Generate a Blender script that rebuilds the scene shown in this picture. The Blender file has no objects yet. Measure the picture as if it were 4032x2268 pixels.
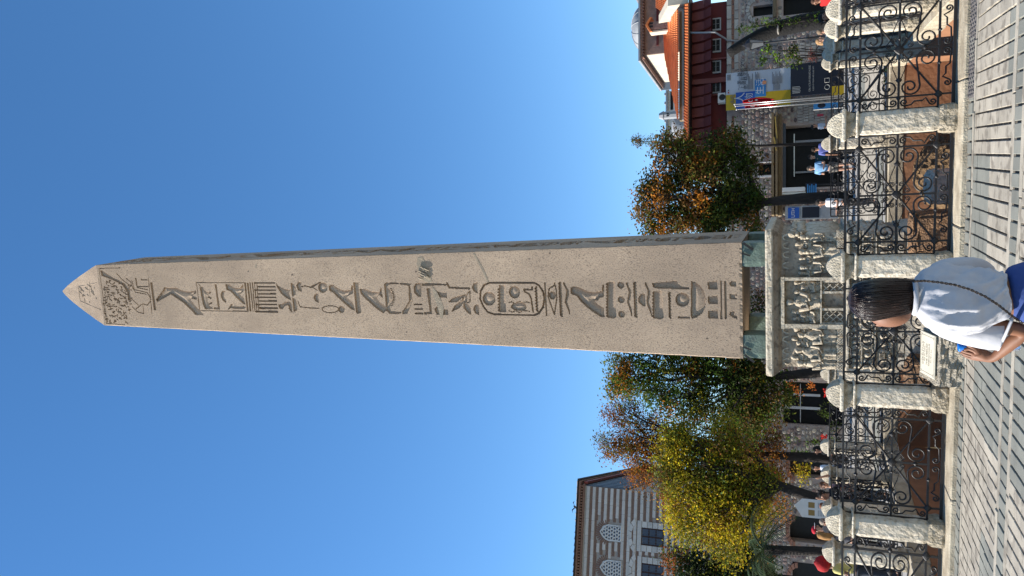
import bpy, bmesh, math, random
import numpy as np
from mathutils import Vector, Matrix
R = math.radians
random.seed(7)
RNG = np.random.RandomState(11)
SC = bpy.context.scene
COL = SC.collection

# ---------------------------------------------------------------- camera
# the photograph was taken with the phone on its side: world "up" points to the left of the frame
CAM_H, PITCH, FPX = 1.66, R(21.0), 3000.0
cam_d = bpy.data.cameras.new('camera')
cam = bpy.data.objects.new('camera', cam_d)
COL.objects.link(cam)
cam_d.sensor_width = 36.0
cam_d.sensor_fit = 'HORIZONTAL'
cam_d.lens = FPX / 4032.0 * 36.0
cam_d.clip_start = 0.05
cam_d.clip_end = 3000.0
cam.matrix_world = Matrix.Translation((0, 0, CAM_H)) @ Matrix.Rotation(R(90) + PITCH, 4, 'X') @ Matrix.Rotation(R(-90), 4, 'Z')
SC.camera = cam

# ---------------------------------------------------------------- daylight
PSI = R(9.5)                                   # the enclosure stands turned by this angle to the camera
SUN_EL, SUN_AZ = R(33.0), R(13.0)              # sun from the left, grazing the front faces
sun_flat = Vector((-math.cos(PSI), math.sin(PSI), 0)) * math.cos(SUN_AZ) + Vector((-math.sin(PSI), -math.cos(PSI), 0)) * math.sin(SUN_AZ)
SUN_DIR = (sun_flat * math.cos(SUN_EL) + Vector((0, 0, math.sin(SUN_EL)))).normalized()
W = bpy.data.worlds.new('World')
SC.world = W
W.use_nodes = True
wn = W.node_tree
bgn = wn.nodes['Background']
sky = wn.nodes.new('ShaderNodeTexSky')
sky.sky_type = 'NISHITA'
sky.sun_disc = False
sky.sun_elevation = SUN_EL
sky.sun_rotation = math.atan2(SUN_DIR.x, SUN_DIR.y)
sky.altitude = 40.0
sky.air_density = 1.0
sky.dust_density = 0.0
sky.ozone_density = 3.0
sat = wn.nodes.new('ShaderNodeHueSaturation')   # the phone's vivid colour rendering, the same over the whole sky
sat.inputs['Saturation'].default_value = 1.2
wn.links.new(sky.outputs['Color'], sat.inputs['Color'])
wn.links.new(sat.outputs['Color'], bgn.inputs['Color'])
bgn.inputs['Strength'].default_value = 0.10
sun_d = bpy.data.lights.new('sun', 'SUN')
sun_d.energy = 5.0
sun_d.angle = R(0.53)
sun_d.color = (1.0, 0.94, 0.85)
sun = bpy.data.objects.new('sun', sun_d)
COL.objects.link(sun)
sun.rotation_euler = (-SUN_DIR).to_track_quat('-Z', 'Y').to_euler()
sun.location = (-20, 10, 30)
SC.view_settings.view_transform = 'Standard'
SC.view_settings.look = 'None'
SC.view_settings.gamma = 1.0
SC.view_settings.exposure = 1.2
SC.view_settings.use_curve_mapping = False

# ---------------------------------------------------------------- measuring helpers
CT, ST = math.cos(PITCH), math.sin(PITCH)
def ray(x, y):                                  # direction of a measured point of the photograph (x to the right, y down)
    r = (1134.0 - y) / FPX
    u = -(x - 2016.0) / FPX
    return np.array([r, CT - u * ST, ST + u * CT])
CAMP = np.array([0, 0, CAM_H])
def at_z(x, y, z=0.0):
    d = ray(x, y)
    return d * ((z - CAM_H) / d[2]) + CAMP
def at_y(x, y, Y):
    d = ray(x, y)
    return d * (Y / d[1]) + CAMP
e1 = np.array([math.cos(PSI), -math.sin(PSI), 0.0])
e2 = np.array([math.sin(PSI), math.cos(PSI), 0.0])
O = np.array([0.279, 10.532, 0.0])              # foot of a front post: origin of the enclosure
def E(a, b, z=0.0):                             # along the front fence, towards the back, up
    return O + a * e1 + b * e2 + np.array([0, 0, z])
def at_b(x, y, b):                              # point of the photograph on the upright plane at depth b: (a, z)
    d = ray(x, y)
    P = d * (((O + b * e2) @ e2) / (d @ e2)) + CAMP
    return (P - O) @ e1, P[2]
def dist_of(P):
    return P[1] * CT + (P[2] - CAM_H) * ST

# ---------------------------------------------------------------- mesh helpers
class MB:
    def __init__(s):
        s.v, s.f = [], []
    def add(s, vs, fs):
        n = len(s.v)
        s.v.extend([tuple(map(float, q)) for q in vs])
        s.f.extend([tuple(i + n for i in q) for q in fs])
        return s
    def box(s, x0, x1, y0, y1, z0, z1):
        return s.add([(x0, y0, z0), (x1, y0, z0), (x1, y1, z0), (x0, y1, z0), (x0, y0, z1), (x1, y0, z1), (x1, y1, z1), (x0, y1, z1)],
                     [(0, 3, 2, 1), (4, 5, 6, 7), (0, 1, 5, 4), (1, 2, 6, 5), (2, 3, 7, 6), (3, 0, 4, 7)])
    def bbox(s, x0, x1, y0, y1, z0, z1, c=0.01):          # box with chamfered edges all round
        rings = []
        for z, k in ((z0, c), (z0 + c, 0), (z1 - c, 0), (z1, c)):
            xa, xb, ya, yb = x0 + k, x1 - k, y0 + k, y1 - k
            q = c
            rings.append([(xa + q, ya, z), (xb - q, ya, z), (xb, ya + q, z), (xb, yb - q, z), (xb - q, yb, z), (xa + q, yb, z), (xa, yb - q, z), (xa, ya + q, z)])
        return s.loft(rings)
    def loft(s, rings, caps=True, closed=True):
        n = len(rings[0])
        vs = [p for r in rings for p in r]
        fs = []
        for i in range(len(rings) - 1):
            for j in range(n if closed else n - 1):
                k = (j + 1) % n
                fs.append((i * n + j, i * n + k, (i + 1) * n + k, (i + 1) * n + j))
        if caps and closed:
            fs.append(tuple(range(n - 1, -1, -1)))
            fs.append(tuple(range((len(rings) - 1) * n, len(rings) * n)))
        return s.add(vs, fs)
    def tube(s, pts, r, n=6, caps=True, flat=1.0):
        P = [Vector(p) for p in pts]
        rs = r if hasattr(r, '__len__') else [r] * len(P)
        rings, up = [], Vector((0.13, 0.31, 0.94)).normalized()
        prev = None
        for i, p in enumerate(P):
            t = (P[min(i + 1, len(P) - 1)] - P[max(i - 1, 0)])
            t = t.normalized() if t.length > 1e-9 else Vector((0, 0, 1))
            if prev is None:
                a = t.cross(up)
                if a.length < 0.2:
                    a = t.cross(Vector((1, 0, 0)))
                a.normalize()
            else:
                a = prev - t * prev.dot(t)
                a = a.normalized() if a.length > 1e-6 else t.orthogonal().normalized()
            prev = a
            b = t.cross(a)
            rings.append([p + (a * math.cos(2 * math.pi * k / n) + b * math.sin(2 * math.pi * k / n) * flat) * rs[i] for k in range(n)])
        return s.loft(rings, caps)
    def lathe(s, prof, c=(0, 0, 0), n=16, sx=1.0, sy=1.0):
        rings = [[(c[0] + math.cos(2 * math.pi * k / n) * r * sx, c[1] + math.sin(2 * math.pi * k / n) * r * sy, c[2] + z) for k in range(n)] for r, z in prof]
        return s.loft(rings)
    def sqlathe(s, prof, c=(0, 0), ch=0.0):                # square section of half width r at height z
        rings = []
        for r, z in prof:
            q = min(ch, r * 0.4)
            if ch > 0:
                rings.append([(c[0] + u, c[1] + w, z) for u, w in ((-r + q, -r), (r - q, -r), (r, -r + q), (r, r - q), (r - q, r), (-r + q, r), (-r, r - q), (-r, -r + q))])
            else:
                rings.append([(c[0] + u, c[1] + w, z) for u, w in ((-r, -r), (r, -r), (r, r), (-r, r))])
        return s.loft(rings)
    def ball(s, c, rx, ry, rz, n=10, m=7):
        prof = [(max(1e-4, math.sin(math.pi * i / m)), -math.cos(math.pi * i / m)) for i in range(m + 1)]
        rings = [[(c[0] + math.cos(2 * math.pi * k / n) * r * rx, c[1] + math.sin(2 * math.pi * k / n) * r * ry, c[2] + z * rz) for k in range(n)] for r, z in prof]
        return s.loft(rings, False)
    def poly(s, pts, d):                                   # flat polygon pushed along the vector d
        P = [Vector(p) for p in pts]
        D = Vector(d)
        n = len(P)
        return s.add(P + [p + D for p in P], [tuple(range(n)), tuple(range(2 * n - 1, n - 1, -1))] + [(i, i + n, (i + 1) % n + n, (i + 1) % n) for i in range(n)])
    def jitter(s, k, sc=1.0):
        s.v = [(x + random.uniform(-k, k), y + random.uniform(-k, k), z + random.uniform(-k, k)) for x, y, z in s.v]
        return s
    def move(s, f):
        s.v = [tuple(f(p)) for p in s.v]
        return s
    def mesh(s, name, m=None, smooth=False, fix=False):
        me = bpy.data.meshes.new(name)
        me.from_pydata(s.v, [], s.f)
        if fix:
            bm = bmesh.new(); bm.from_mesh(me)
            bmesh.ops.recalc_face_normals(bm, faces=bm.faces)
            bm.to_mesh(me); bm.free()
        if m is not None:
            me.materials.append(m)
        if smooth:
            me.polygons.foreach_set('use_smooth', [True] * len(me.polygons))
        me.update()
        return me
    def obj(s, name, m=None, parent=None, smooth=False, fix=True):
        return link(name, s.mesh(name, m, smooth, fix), parent)
def link(name, data, parent=None):
    o = bpy.data.objects.new(name, data)
    COL.objects.link(o)
    if parent is not None:
        o.parent = parent
    return o
def tag(o, label=None, cat=None, group=None, kind=None):
    if label: o['label'] = label
    if cat: o['category'] = cat
    if group: o['group'] = group
    if kind: o['kind'] = kind
    return o
def thing(name, loc=(0, 0, 0), rz=0.0, label=None, cat=None, group=None):
    o = bpy.data.objects.new(name, None)
    COL.objects.link(o)
    o.empty_display_size = 0.2
    o.location = [float(q) for q in loc]
    o.rotation_euler = (0, 0, rz)
    return tag(o, label, cat, group)
def ething(name, a, b, z, label=None, cat=None, group=None):      # a thing that stands square to the enclosure
    return thing(name, E(a, b, z), -PSI, label, cat, group)
def copy_tree(o, parent=None):
    c = o.copy()
    COL.objects.link(c)
    c.parent = parent
    for ch in list(o.children):
        copy_tree(ch, c)
    return c

# ---------------------------------------------------------------- materials
ALB = 0.70                                      # overall scale of the base colours below
def mat(name, c1, c2=None, scale=6.0, rough=0.8, bump=0.25, bscale=40.0, spec=0.25, metal=0.0, rnd=0.0, var=0.18, speck=None, sscale=90.0, stretch=None, bdist=0.02, attr=None, coat=0.0, world=False):
    m = bpy.data.materials.new(name)
    m.use_nodes = True
    t = m.node_tree
    N, L = t.nodes, t.links
    b = N['Principled BSDF']
    b.inputs['Roughness'].default_value = rough
    b.inputs['Metallic'].default_value = metal
    b.inputs['Specular IOR Level'].default_value = spec
    if coat: b.inputs['Coat Weight'].default_value = coat
    c1 = tuple(q * ALB for q in c1)
    c2 = tuple(q * ALB for q in c2) if c2 is not None else None
    speck = tuple(q * ALB for q in speck) if speck else None
    if c2 is None:
        c2 = tuple(max(0.0, q * (1 - var)) for q in c1)
        c1 = tuple(min(1.0, q * (1 + var * 0.6)) for q in c1)
    tc = N.new('ShaderNodeTexCoord')
    co = N.new('ShaderNodeNewGeometry').outputs['Position'] if world else tc.outputs['Object']
    if stretch:
        mp = N.new('ShaderNodeMapping')
        mp.inputs['Scale'].default_value = stretch
        L.new(co, mp.inputs['Vector'])
        co = mp.outputs['Vector']
    n1 = N.new('ShaderNodeTexNoise')
    n1.inputs['Scale'].default_value = scale
    n1.inputs['Detail'].default_value = 6
    n1.inputs['Roughness'].default_value = 0.62
    L.new(co, n1.inputs['Vector'])
    mr = N.new('ShaderNodeMapRange')
    mr.inputs['From Min'].default_value = 0.33
    mr.inputs['From Max'].default_value = 0.67
    L.new(n1.outputs['Fac'], mr.inputs['Value'])
    mx = N.new('ShaderNodeMix')
    mx.data_type = 'RGBA'
    L.new(mr.outputs['Result'], mx.inputs['Factor'])
    mx.inputs['A'].default_value = (*c2, 1)
    mx.inputs['B'].default_value = (*c1, 1)
    col = mx.outputs['Result']
    if attr:
        at = N.new('ShaderNodeAttribute')
        at.attribute_name = attr
        m2 = N.new('ShaderNodeMix')
        m2.data_type = 'RGBA'
        m2.blend_type = 'MULTIPLY'
        m2.inputs['Factor'].default_value = 1.0
        L.new(at.outputs['Color'], m2.inputs['A'])
        L.new(col, m2.inputs['B'])
        col = m2.outputs['Result']
    n2 = N.new('ShaderNodeTexNoise')
    n2.inputs['Scale'].default_value = bscale
    n2.inputs['Detail'].default_value = 4
    L.new(co, n2.inputs['Vector'])
    if speck:
        n3 = N.new('ShaderNodeTexNoise')
        n3.inputs['Scale'].default_value = sscale
        n3.inputs['Detail'].default_value = 2
        L.new(co, n3.inputs['Vector'])
        r3 = N.new('ShaderNodeMapRange')
        r3.inputs['From Min'].default_value = 0.52
        r3.inputs['From Max'].default_value = 0.66
        L.new(n3.outputs['Fac'], r3.inputs['Value'])
        m3 = N.new('ShaderNodeMix')
        m3.data_type = 'RGBA'
        L.new(r3.outputs['Result'], m3.inputs['Factor'])
        L.new(col, m3.inputs['A'])
        m3.inputs['B'].default_value = (*speck, 1)
        col = m3.outputs['Result']
    if rnd:
        oi = N.new('ShaderNodeObjectInfo')
        r2 = N.new('ShaderNodeMapRange')
        r2.inputs['To Min'].default_value = 1 - rnd
        r2.inputs['To Max'].default_value = 1 + rnd
        L.new(oi.outputs['Random'], r2.inputs['Value'])
        hs = N.new('ShaderNodeHueSaturation')
        L.new(r2.outputs['Result'], hs.inputs['Value'])
        L.new(col, hs.inputs['Color'])
        col = hs.outputs['Color']
    L.new(col, b.inputs['Base Color'])
    if bump:
        bp = N.new('ShaderNodeBump')
        bp.inputs['Strength'].default_value = bump
        bp.inputs['Distance'].default_value = bdist
        L.new(n2.outputs['Fac'], bp.inputs['Height'])
        L.new(bp.outputs['Normal'], b.inputs['Normal'])
    return m
M = {}
M['granite'] = mat('weathered_granite', (0.60, 0.455, 0.325), (0.385, 0.29, 0.21), 0.55, 0.85, 0.5, 55, speck=(0.25, 0.19, 0.14), sscale=44, bdist=0.012, stretch=(1.5, 1.5, 0.8))
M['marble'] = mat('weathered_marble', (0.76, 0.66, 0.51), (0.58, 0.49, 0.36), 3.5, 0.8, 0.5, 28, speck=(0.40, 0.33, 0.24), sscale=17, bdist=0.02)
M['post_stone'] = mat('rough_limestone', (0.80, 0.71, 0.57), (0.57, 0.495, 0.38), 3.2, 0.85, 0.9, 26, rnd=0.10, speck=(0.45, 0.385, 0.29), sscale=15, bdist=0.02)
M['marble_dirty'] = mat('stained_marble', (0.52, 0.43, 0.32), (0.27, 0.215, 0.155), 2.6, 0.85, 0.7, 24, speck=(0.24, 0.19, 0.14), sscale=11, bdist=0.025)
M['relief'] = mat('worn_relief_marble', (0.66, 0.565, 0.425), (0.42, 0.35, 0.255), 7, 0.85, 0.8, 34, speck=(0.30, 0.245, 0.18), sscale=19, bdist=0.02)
M['dome_stone'] = mat('pitted_dome_stone', (0.70, 0.62, 0.48), (0.42, 0.365, 0.27), 13, 0.9, 1.0, 45, rnd=0.12, bdist=0.03)
M['base_stone'] = mat('pitted_stone', (0.62, 0.53, 0.40), (0.26, 0.22, 0.15), 14, 0.9, 1.0, 40, bdist=0.04)
M['kerb'] = mat('kerb_stone', (0.62, 0.54, 0.40), (0.34, 0.28, 0.195), 4, 0.9, 0.7, 50, rnd=0.12, world=True)
M['iron'] = mat('black_wrought_iron', (0.009, 0.010, 0.013), (0.016, 0.011, 0.009), 20, 0.45, 0.2, 120, spec=0.35)
M['paver'] = mat('grey_paving_stone', (0.52, 0.462, 0.365), (0.37, 0.328, 0.262), 1.9, 0.75, 0.4, 90, rnd=0.13, world=True, speck=(0.27, 0.235, 0.185), sscale=7, bdist=0.006)
M['paver_green'] = mat('greenish_paving_stone', (0.295, 0.292, 0.246), (0.205, 0.203, 0.172), 1.9, 0.75, 0.4, 90, rnd=0.13, world=True, bdist=0.006)
M['mortar'] = mat('pale_joint_mortar', (0.26, 0.225, 0.175), (0.14, 0.12, 0.095), 14, 0.9, 0.4, 90)
M['plaster'] = mat('brown_plaster', (0.38, 0.185, 0.095), (0.27, 0.13, 0.07), 1.6, 0.9, 0.4, 12, bdist=0.03)
M['earth'] = mat('dry_earth', (0.25, 0.155, 0.075), (0.13, 0.08, 0.04), 6, 0.95, 1.0, 22, bdist=0.06)
M['bronze'] = mat('green_bronze', (0.15, 0.215, 0.17), (0.085, 0.115, 0.10), 7, 0.55, 0.5, 30, spec=0.4)
M['brownstone'] = mat('brown_granite', (0.33, 0.19, 0.10), (0.19, 0.11, 0.06), 9, 0.85, 1.0, 30, bdist=0.04)
# ================================================================ the setting: ground, kerb, pit
AL, AR, BB = -5.75, 3.42, 9.0                   # left, right and back lines of the enclosure
GZ = -0.07
def equad(mb, a0, a1, b0, b1, z):
    mb.add([E(a0, b0, z), E(a1, b0, z), E(a1, b1, z), E(a0, b1, z)], [(0, 1, 2, 3)])
g = MB()
BIG = 900.0
ia0, ia1, ib0, ib1 = AL + 0.05, AR - 0.05, 0.05, BB - 0.05
equad(g, -BIG, BIG, -60, ib0, GZ)
equad(g, -BIG, ia0, ib0, ib1, GZ)
equad(g, ia1, BIG, ib0, ib1, GZ)
equad(g, -BIG, BIG, ib1, BIG, GZ)
M['square'] = mat('plaza_paving', (0.40, 0.385, 0.36), (0.31, 0.30, 0.285), 0.8, 0.8, 0.2, 8)
tag(g.obj('ground', M['square'], fix=False), kind='structure')
# the open square behind: long pale flags in rows
sq = thing('square_paving'); tag(sq, kind='structure')
fm = {}
for r in range(9):
    for c in range(-9, 8):
        key = random.randrange(4)
        if key not in fm:
            fm[key] = MB().bbox(-0.74, 0.74, -0.49, 0.49, 0, 0.025, 0.008).mesh('flagstone', M['paver'] if key else M['paver_green'], fix=True)
        o = link('flagstone', fm[key], sq)
        P = E(c * 1.5 + (0.75 if r % 2 else 0) , BB + 1.0 + r * 1.0, GZ + 0.004)
        o.location = P; o.rotation_euler = (0, 0, -PSI)

# front paving: raised setts between pale strips, joints along and across the fence
pv = thing('front_paving'); tag(pv, kind='structure')
bed = MB(); equad(bed, -4.6, 4.9, -4.2, -0.36, GZ + 0.004)
bed.obj('mortar_bed', M['mortar'], pv, fix=False)
SW = 0.142
rows = []
b = -0.52
rows.append((b - 0.20, b, 'g')); b -= 0.26
rows.append((b - 0.055, b, 's')); b -= 0.075
for k in range(8):
    rows.append((b - 0.193, b, 'm')); b -= 0.200
rows.append((b - 0.085, b, 's')); b -= 0.105
rows.append((b - 0.225, b, 'g')); b -= 0.245
rows.append((b - 0.085, b, 's')); b -= 0.105
for k in range(4):
    rows.append((b - 0.193, b, 'm')); b -= 0.200
setts = []
for (b0, b1, kd) in rows:
    if kd == 's':
        a = -4.5
        while a < 4.8:
            ln = random.uniform(0.7, 1.1)
            setts.append((a, a + ln - 0.012, b0, b1, 'strip')); a += ln
    else:
        a = -4.5 + random.uniform(-0.03, 0.03) * 0
        k = 0
        while a < 4.8:
            setts.append((a + 0.010, a + SW - 0.011, b0, b1, 'g' if kd == 'g' else 'm')); a += SW; k += 1
def in_view(P, pad=30):
    d = dist_of(P)
    X = 2016 - FPX * ((P[2] - CAM_H) * CT - P[1] * ST) / d
    Y = 1134 - FPX * P[0] / d
    return -pad < X < 4032 + pad and -pad < Y < 2268 + pad
scored = []
for s_ in setts:
    P = E((s_[0] + s_[1]) / 2, (s_[2] + s_[3]) / 2, GZ)
    scored.append((0 if in_view(P) else 1, dist_of(P), s_))
scored.sort(key=lambda q: (q[0], q[1]))
green_patch = lambda a, b: (a < -0.95 and a > -1.55 and b < -1.2) or (a > 3.0 and b < -1.2) or (a < -2.5 and b < -1.9) or (a > 0.1 and a < 1.3 and b < -0.95 and b > -1.7) or (a > -0.9 and a < -0.25 and b < -1.2) or (a > 1.9 and a < 2.6 and b < -2.2)
smesh, sett_rest, count = {}, {'paver': MB(), 'paver_green': MB()}, {}
for (o_, d_, (a0, a1, b0, b1, kd)) in scored:
    am, bm_ = (a0 + a1) / 2, (b0 + b1) / 2
    mk = 'paver_green' if kd == 'g' or (kd == 'm' and green_patch(am, bm_)) else 'paver'
    count[kd] = count.get(kd, 0) + 1
    lim = {'m': 210, 'g': 80, 'strip': 60}[kd]
    h = 0.022 + random.uniform(-0.003, 0.003)
    if o_ == 0 and count[kd] <= lim:
        key = (round(a1 - a0, 2), round(b1 - b0, 3), mk, random.randrange(2))
        if key not in smesh:
            w2, l2 = (a1 - a0) / 2, (b1 - b0) / 2
            smesh[key] = MB().bbox(-w2, w2, -l2, l2, 0.0, 0.030, 0.005).mesh('paving_stone', M[mk], fix=True)
        o = link('paving_stone', smesh[key], pv)
        o.location = E(am, bm_, GZ + h - 0.024)
        o.rotation_euler = (random.uniform(-.012, .012), random.uniform(-.016, .016), -PSI + random.uniform(-.012, .012))
    else:
        t = MB().box(a0, a1, b0, b1, GZ, GZ + h)
        t.move(lambda p: E(p[0], p[1], p[2]))
        sett_rest[mk].add(t.v, t.f)
for k, q in sett_rest.items():
    tag(q.obj('paving_stones_beyond', M[k], pv), kind='stuff')
# cast cover plate with a woven pattern, right end of the first row
cp = thing('drain_cover', E(2.55, -0.62, GZ + 0.012), -PSI, 'grey cast drain cover with woven pattern set in paving at right kerb', 'drain cover')
M['cast'] = mat('grey_cast_iron', (0.17, 0.155, 0.15), (0.11, 0.10, 0.095), 8, 0.7, 0.4, 60)
MB().bbox(-0.62, 0.55, -0.155, 0.155, 0, 0.016, 0.006).obj('plate', M['cast'], cp)
w = MB()
for i in range(26):
    for j in range(6):
        x, y = -0.59 + i * 0.044, -0.135 + j * 0.052
        q = MB().box(-0.018, 0.018, -0.006, 0.006, 0.0155, 0.024)
        an = 0.75 if (i + j) % 2 else -0.75
        q.move(lambda p: (x + p[0] * math.cos(an) - p[1] * math.sin(an), y + p[0] * math.sin(an) + p[1] * math.cos(an), p[2]))
        w.add(q.v, q.f)
w.obj('raised_pattern', M['cast'], cp)

# kerb of long stones under the fence, all round the pit
kb = thing('kerb'); tag(kb, kind='structure')
def kerb_row(p, q, wid0, wid1, nst, z0p, z1p):
    for i in range(nst):
        t0, t1 = i / nst, (i + 1) / nst
        A0 = (p[0] + (q[0] - p[0]) * t0, p[1] + (q[1] - p[1]) * t0)
        A1 = (p[0] + (q[0] - p[0]) * t1, p[1] + (q[1] - p[1]) * t1)
        dx, dy = A1[0] - A0[0], A1[1] - A0[1]
        ln = math.hypot(dx, dy); ux, uy = dx / ln, dy / ln; nx, ny = -uy, ux
        zt = z0p + (z1p - z0p) * (t0 + t1) / 2 + random.uniform(-.004, .004)
        mb = MB().bbox(0.004, ln - 0.004, -wid0, wid1, -0.30, 0.0, 0.014)
        mb.move(lambda v: E(A0[0] + ux * v[0] + nx * v[1], A0[1] + uy * v[0] + ny * v[1], zt + v[2]))
        mb.obj('kerb_stone', M['kerb'], kb)
kerb_row((AL - 0.4, 0), (AR + 0.4, 0), 0.44, 0.24, 6, 0, 0)
kerb_row((AR, 0.26), (AR, BB - 0.26), 0.28, 0.24, 6, 0, -0.1)
kerb_row((AR + 0.3, BB), (AL - 0.3, BB), 0.28, 0.24, 6, -0.1, -0.1)
kerb_row((AL, BB - 0.26), (AL, 0.26), 0.28, 0.24, 6, -0.1, 0)

# the sunken pit round the monument
pf = MB()
N_ = 40
for i in range(N_ + 1):
    for j in range(N_ + 1):
        a = AL + (AR - AL) * i / N_; bb_ = BB * j / N_
        z = -1.75 + 0.14 * math.sin(a * 2.1) * math.cos(bb_ * 1.7) + random.uniform(-.05, .05)
        pf.v.append(tuple(E(a, bb_, z)))
for i in range(N_):
    for j in range(N_):
        pf.f.append((i * (N_ + 1) + j, (i + 1) * (N_ + 1) + j, (i + 1) * (N_ + 1) + j + 1, i * (N_ + 1) + j + 1))
tag(pf.obj('pit_floor', M['earth'], smooth=True), kind='structure')
def pit_wall(name, p, q, zt0, zt1, label):
    mb = MB(); n = 24
    top, bot = [], []
    for i in range(n + 1):
        t = i / n
        a, b_ = p[0] + (q[0] - p[0]) * t, p[1] + (q[1] - p[1]) * t
        k = random.uniform(-.012, .012)
        top.append(E(a + k, b_ + k, zt0 + (zt1 - zt0) * t)); bot.append(E(a + k * 2, b_ - k * 2, -2.0))
    mid = [(x + y) / 2 + np.array([random.uniform(-.02, .02), random.uniform(-.02, .02), 0]) for x, y in zip(top, bot)]
    mb.loft([bot, mid, top], False, False)
    return tag(mb.obj(name, M['plaster'], smooth=True), label, 'wall')
pit_wall('retaining_wall', (AR - 0.22, 0.22), (AR - 0.22, BB - 0.22), -0.29, -0.39, 'brown plastered retaining wall along the right side of the pit')
pit_wall('retaining_wall', (AR - 0.22, BB - 0.22), (AL + 0.22, BB - 0.22), -0.39, -0.39, 'brown plastered retaining wall along the back of the pit')
pit_wall('retaining_wall', (AL + 0.22, BB - 0.22), (AL + 0.22, 0.22), -0.39, -0.29, 'brown plastered retaining wall along the left side of the pit')
pit_wall('retaining_wall', (AL + 0.22, 0.22), (AR - 0.22, 0.22), -0.29, -0.29, 'brown plastered retaining wall under the front fence')

def rock(name, a0, a1, b0, b1, z0, z1, m, label, cat='stone', rough=0.05, n=7):
    bm = bmesh.new()
    bmesh.ops.create_cube(bm, size=1.0)
    bmesh.ops.bevel(bm, geom=bm.edges[:], offset=0.16, segments=2, affect='EDGES', profile=0.6)
    bmesh.ops.subdivide_edges(bm, edges=bm.edges[:], cuts=2, use_grid_fill=True)
    sx, sy, sz = a1 - a0, b1 - b0, z1 - z0
    for v in bm.verts:
        v.co = Vector((v.co.x * sx, v.co.y * sy, v.co.z * sz)) + Vector((random.uniform(-rough, rough), random.uniform(-rough, rough), random.uniform(-rough, rough))) * 0.5
    me = bpy.data.meshes.new(name); bm.to_mesh(me); bm.free()
    me.materials.append(m)
    o = link(name, me)
    o.location = E((a0 + a1) / 2, (b0 + b1) / 2, (z0 + z1) / 2); o.rotation_euler = (0, 0, -PSI)
    return tag(o, label, cat)
# heap of dry earth in the pit in front of the back wall
hp = MB(); n = 36
for i in range(n + 1):
    for j in range(n + 1):
        u, v = i / n, j / n
        a, b_ = -0.25 + 2.2 * u, 6.3 + 2.3 * v
        hgt = (math.sin(math.pi * u) ** 0.45) * (math.sin(math.pi * min(1, v * 0.62 + 0.02)) ** 0.8)
        hp.v.append(tuple(E(a, b_, -1.9 + 1.36 * hgt + random.uniform(-.05, .05) * hgt)))
for i in range(n):
    for j in range(n):
        hp.f.append((i * (n + 1) + j, (i + 1) * (n + 1) + j, (i + 1) * (n + 1) + j + 1, i * (n + 1) + j + 1))
tag(hp.obj('earth_mound', M['earth']), 'heap of dry brown earth and grass in the pit right of pedestal', 'mound')
# ================================================================ fence posts
from mathutils import noise as mnoise
def nz(p, s=6.0, seed=0.0):
    return mnoise.fractal(Vector((p[0] * s + seed, p[1] * s, p[2] * s)), 0.9, 2.0, 4)
def rough_prism(h0, h1, z0, z1, nu=5, nzv=12, amp=0.006, seed=0.0, ch=0.012):
    mb = MB()
    rings = []
    for i in range(nzv + 1):
        t = i / nzv
        h = h0 + (h1 - h0) * t; z = z0 + (z1 - z0) * t
        if i in (0, nzv): h -= ch
        ring = []
        for sd in range(4):
            for k in range(nu):
                u = -h + 2 * h * k / nu
                p = [(u, -h), (h, u), (-u, h), (-h, -u)][sd]
                if k == 0: p = (p[0] * (1 - ch / h), p[1] * (1 - ch / h))
                d = amp * nz((p[0], p[1], z), 14, seed) + amp * 0.8 * nz((p[0], p[1], z), 5, seed + 9)
                q = Vector((p[0], p[1], 0)); q = q + q.normalized() * d
                ring.append((q.x, q.y, z))
        rings.append(ring)
    return mb.loft(rings)
def vault(h, z0, hz, n=9, seed=0.0):                       # four curved faces meeting in ridges
    mb = MB()
    for sd in range(4):
        rows_ = []
        for i in range(n + 1):
            t = i / n
            r = h * max(0.0, (1 - t ** 1.75)) ** 0.62 if i < n else 0.0
            z = z0 + hz * t
            row = []
            for k in range(7):
                u = -r + 2 * r * k / 6
                p = [(u, -r), (r, u), (-u, r), (-r, -u)][sd]
                d = 0.003 * nz((p[0], p[1], z), 20, seed)
                row.append((p[0] * (1 + d * 3), p[1] * (1 + d * 3), z + d))
            rows_.append(row)
        mb.loft(rows_, False, False)
    mb.add([(-h, -h, z0), (h, -h, z0), (h, h, z0), (-h, h, z0)], [(3, 2, 1, 0)])
    return mb
def make_post(seed):
    t = thing('fence_post')
    rough_prism(0.172, 0.160, 0.0, 0.185, 5, 5, 0.014, seed, 0.012).obj('base', M['base_stone'], t)
    rough_prism(0.142, 0.137, 0.185, 1.045, 5, 16, 0.006, seed + 3).obj('shaft', M['post_stone'], t)
    rough_prism(0.160, 0.160, 1.046, 1.078, 5, 3, 0.005, seed + 5, 0.008).obj('astragal', M['post_stone'], t)
    MB().sqlathe([(0.134, 1.079), (0.136, 1.11), (0.145, 1.145), (0.165, 1.172), (0.185, 1.188)], ch=0.006).obj('neck', M['base_stone'], t, fix=True)
    rough_prism(0.196, 0.196, 1.189, 1.236, 5, 3, 0.004, seed + 6, 0.007).obj('cap_slab', M['post_stone'], t)
    vault(0.150, 1.2365, 0.168, seed=seed).obj('dome', M['dome_stone'], t, smooth=True)
    return t
PV = [make_post(3.1 * k) for k in range(4)]
used = [False] * 4
def put_post(k, a, b, z, label, cat='post'):
    if not used[k]:
        o = PV[k]; used[k] = True
    else:
        o = copy_tree(PV[k])
    o.location = E(a, b, z); o.rotation_euler = (0, 0, -PSI)
    return tag(o, label, cat, 'stone fence posts round the monument')
FRONT = [AL, -3.45, -1.673, 0.0, 1.75, AR]
put_post(0, FRONT[3], 0, 0, 'square stone fence post with domed cap directly behind the woman in white')
put_post(1, FRONT[4], 0, 0, 'square stone fence post with domed cap, front row, right of the woman')
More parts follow.
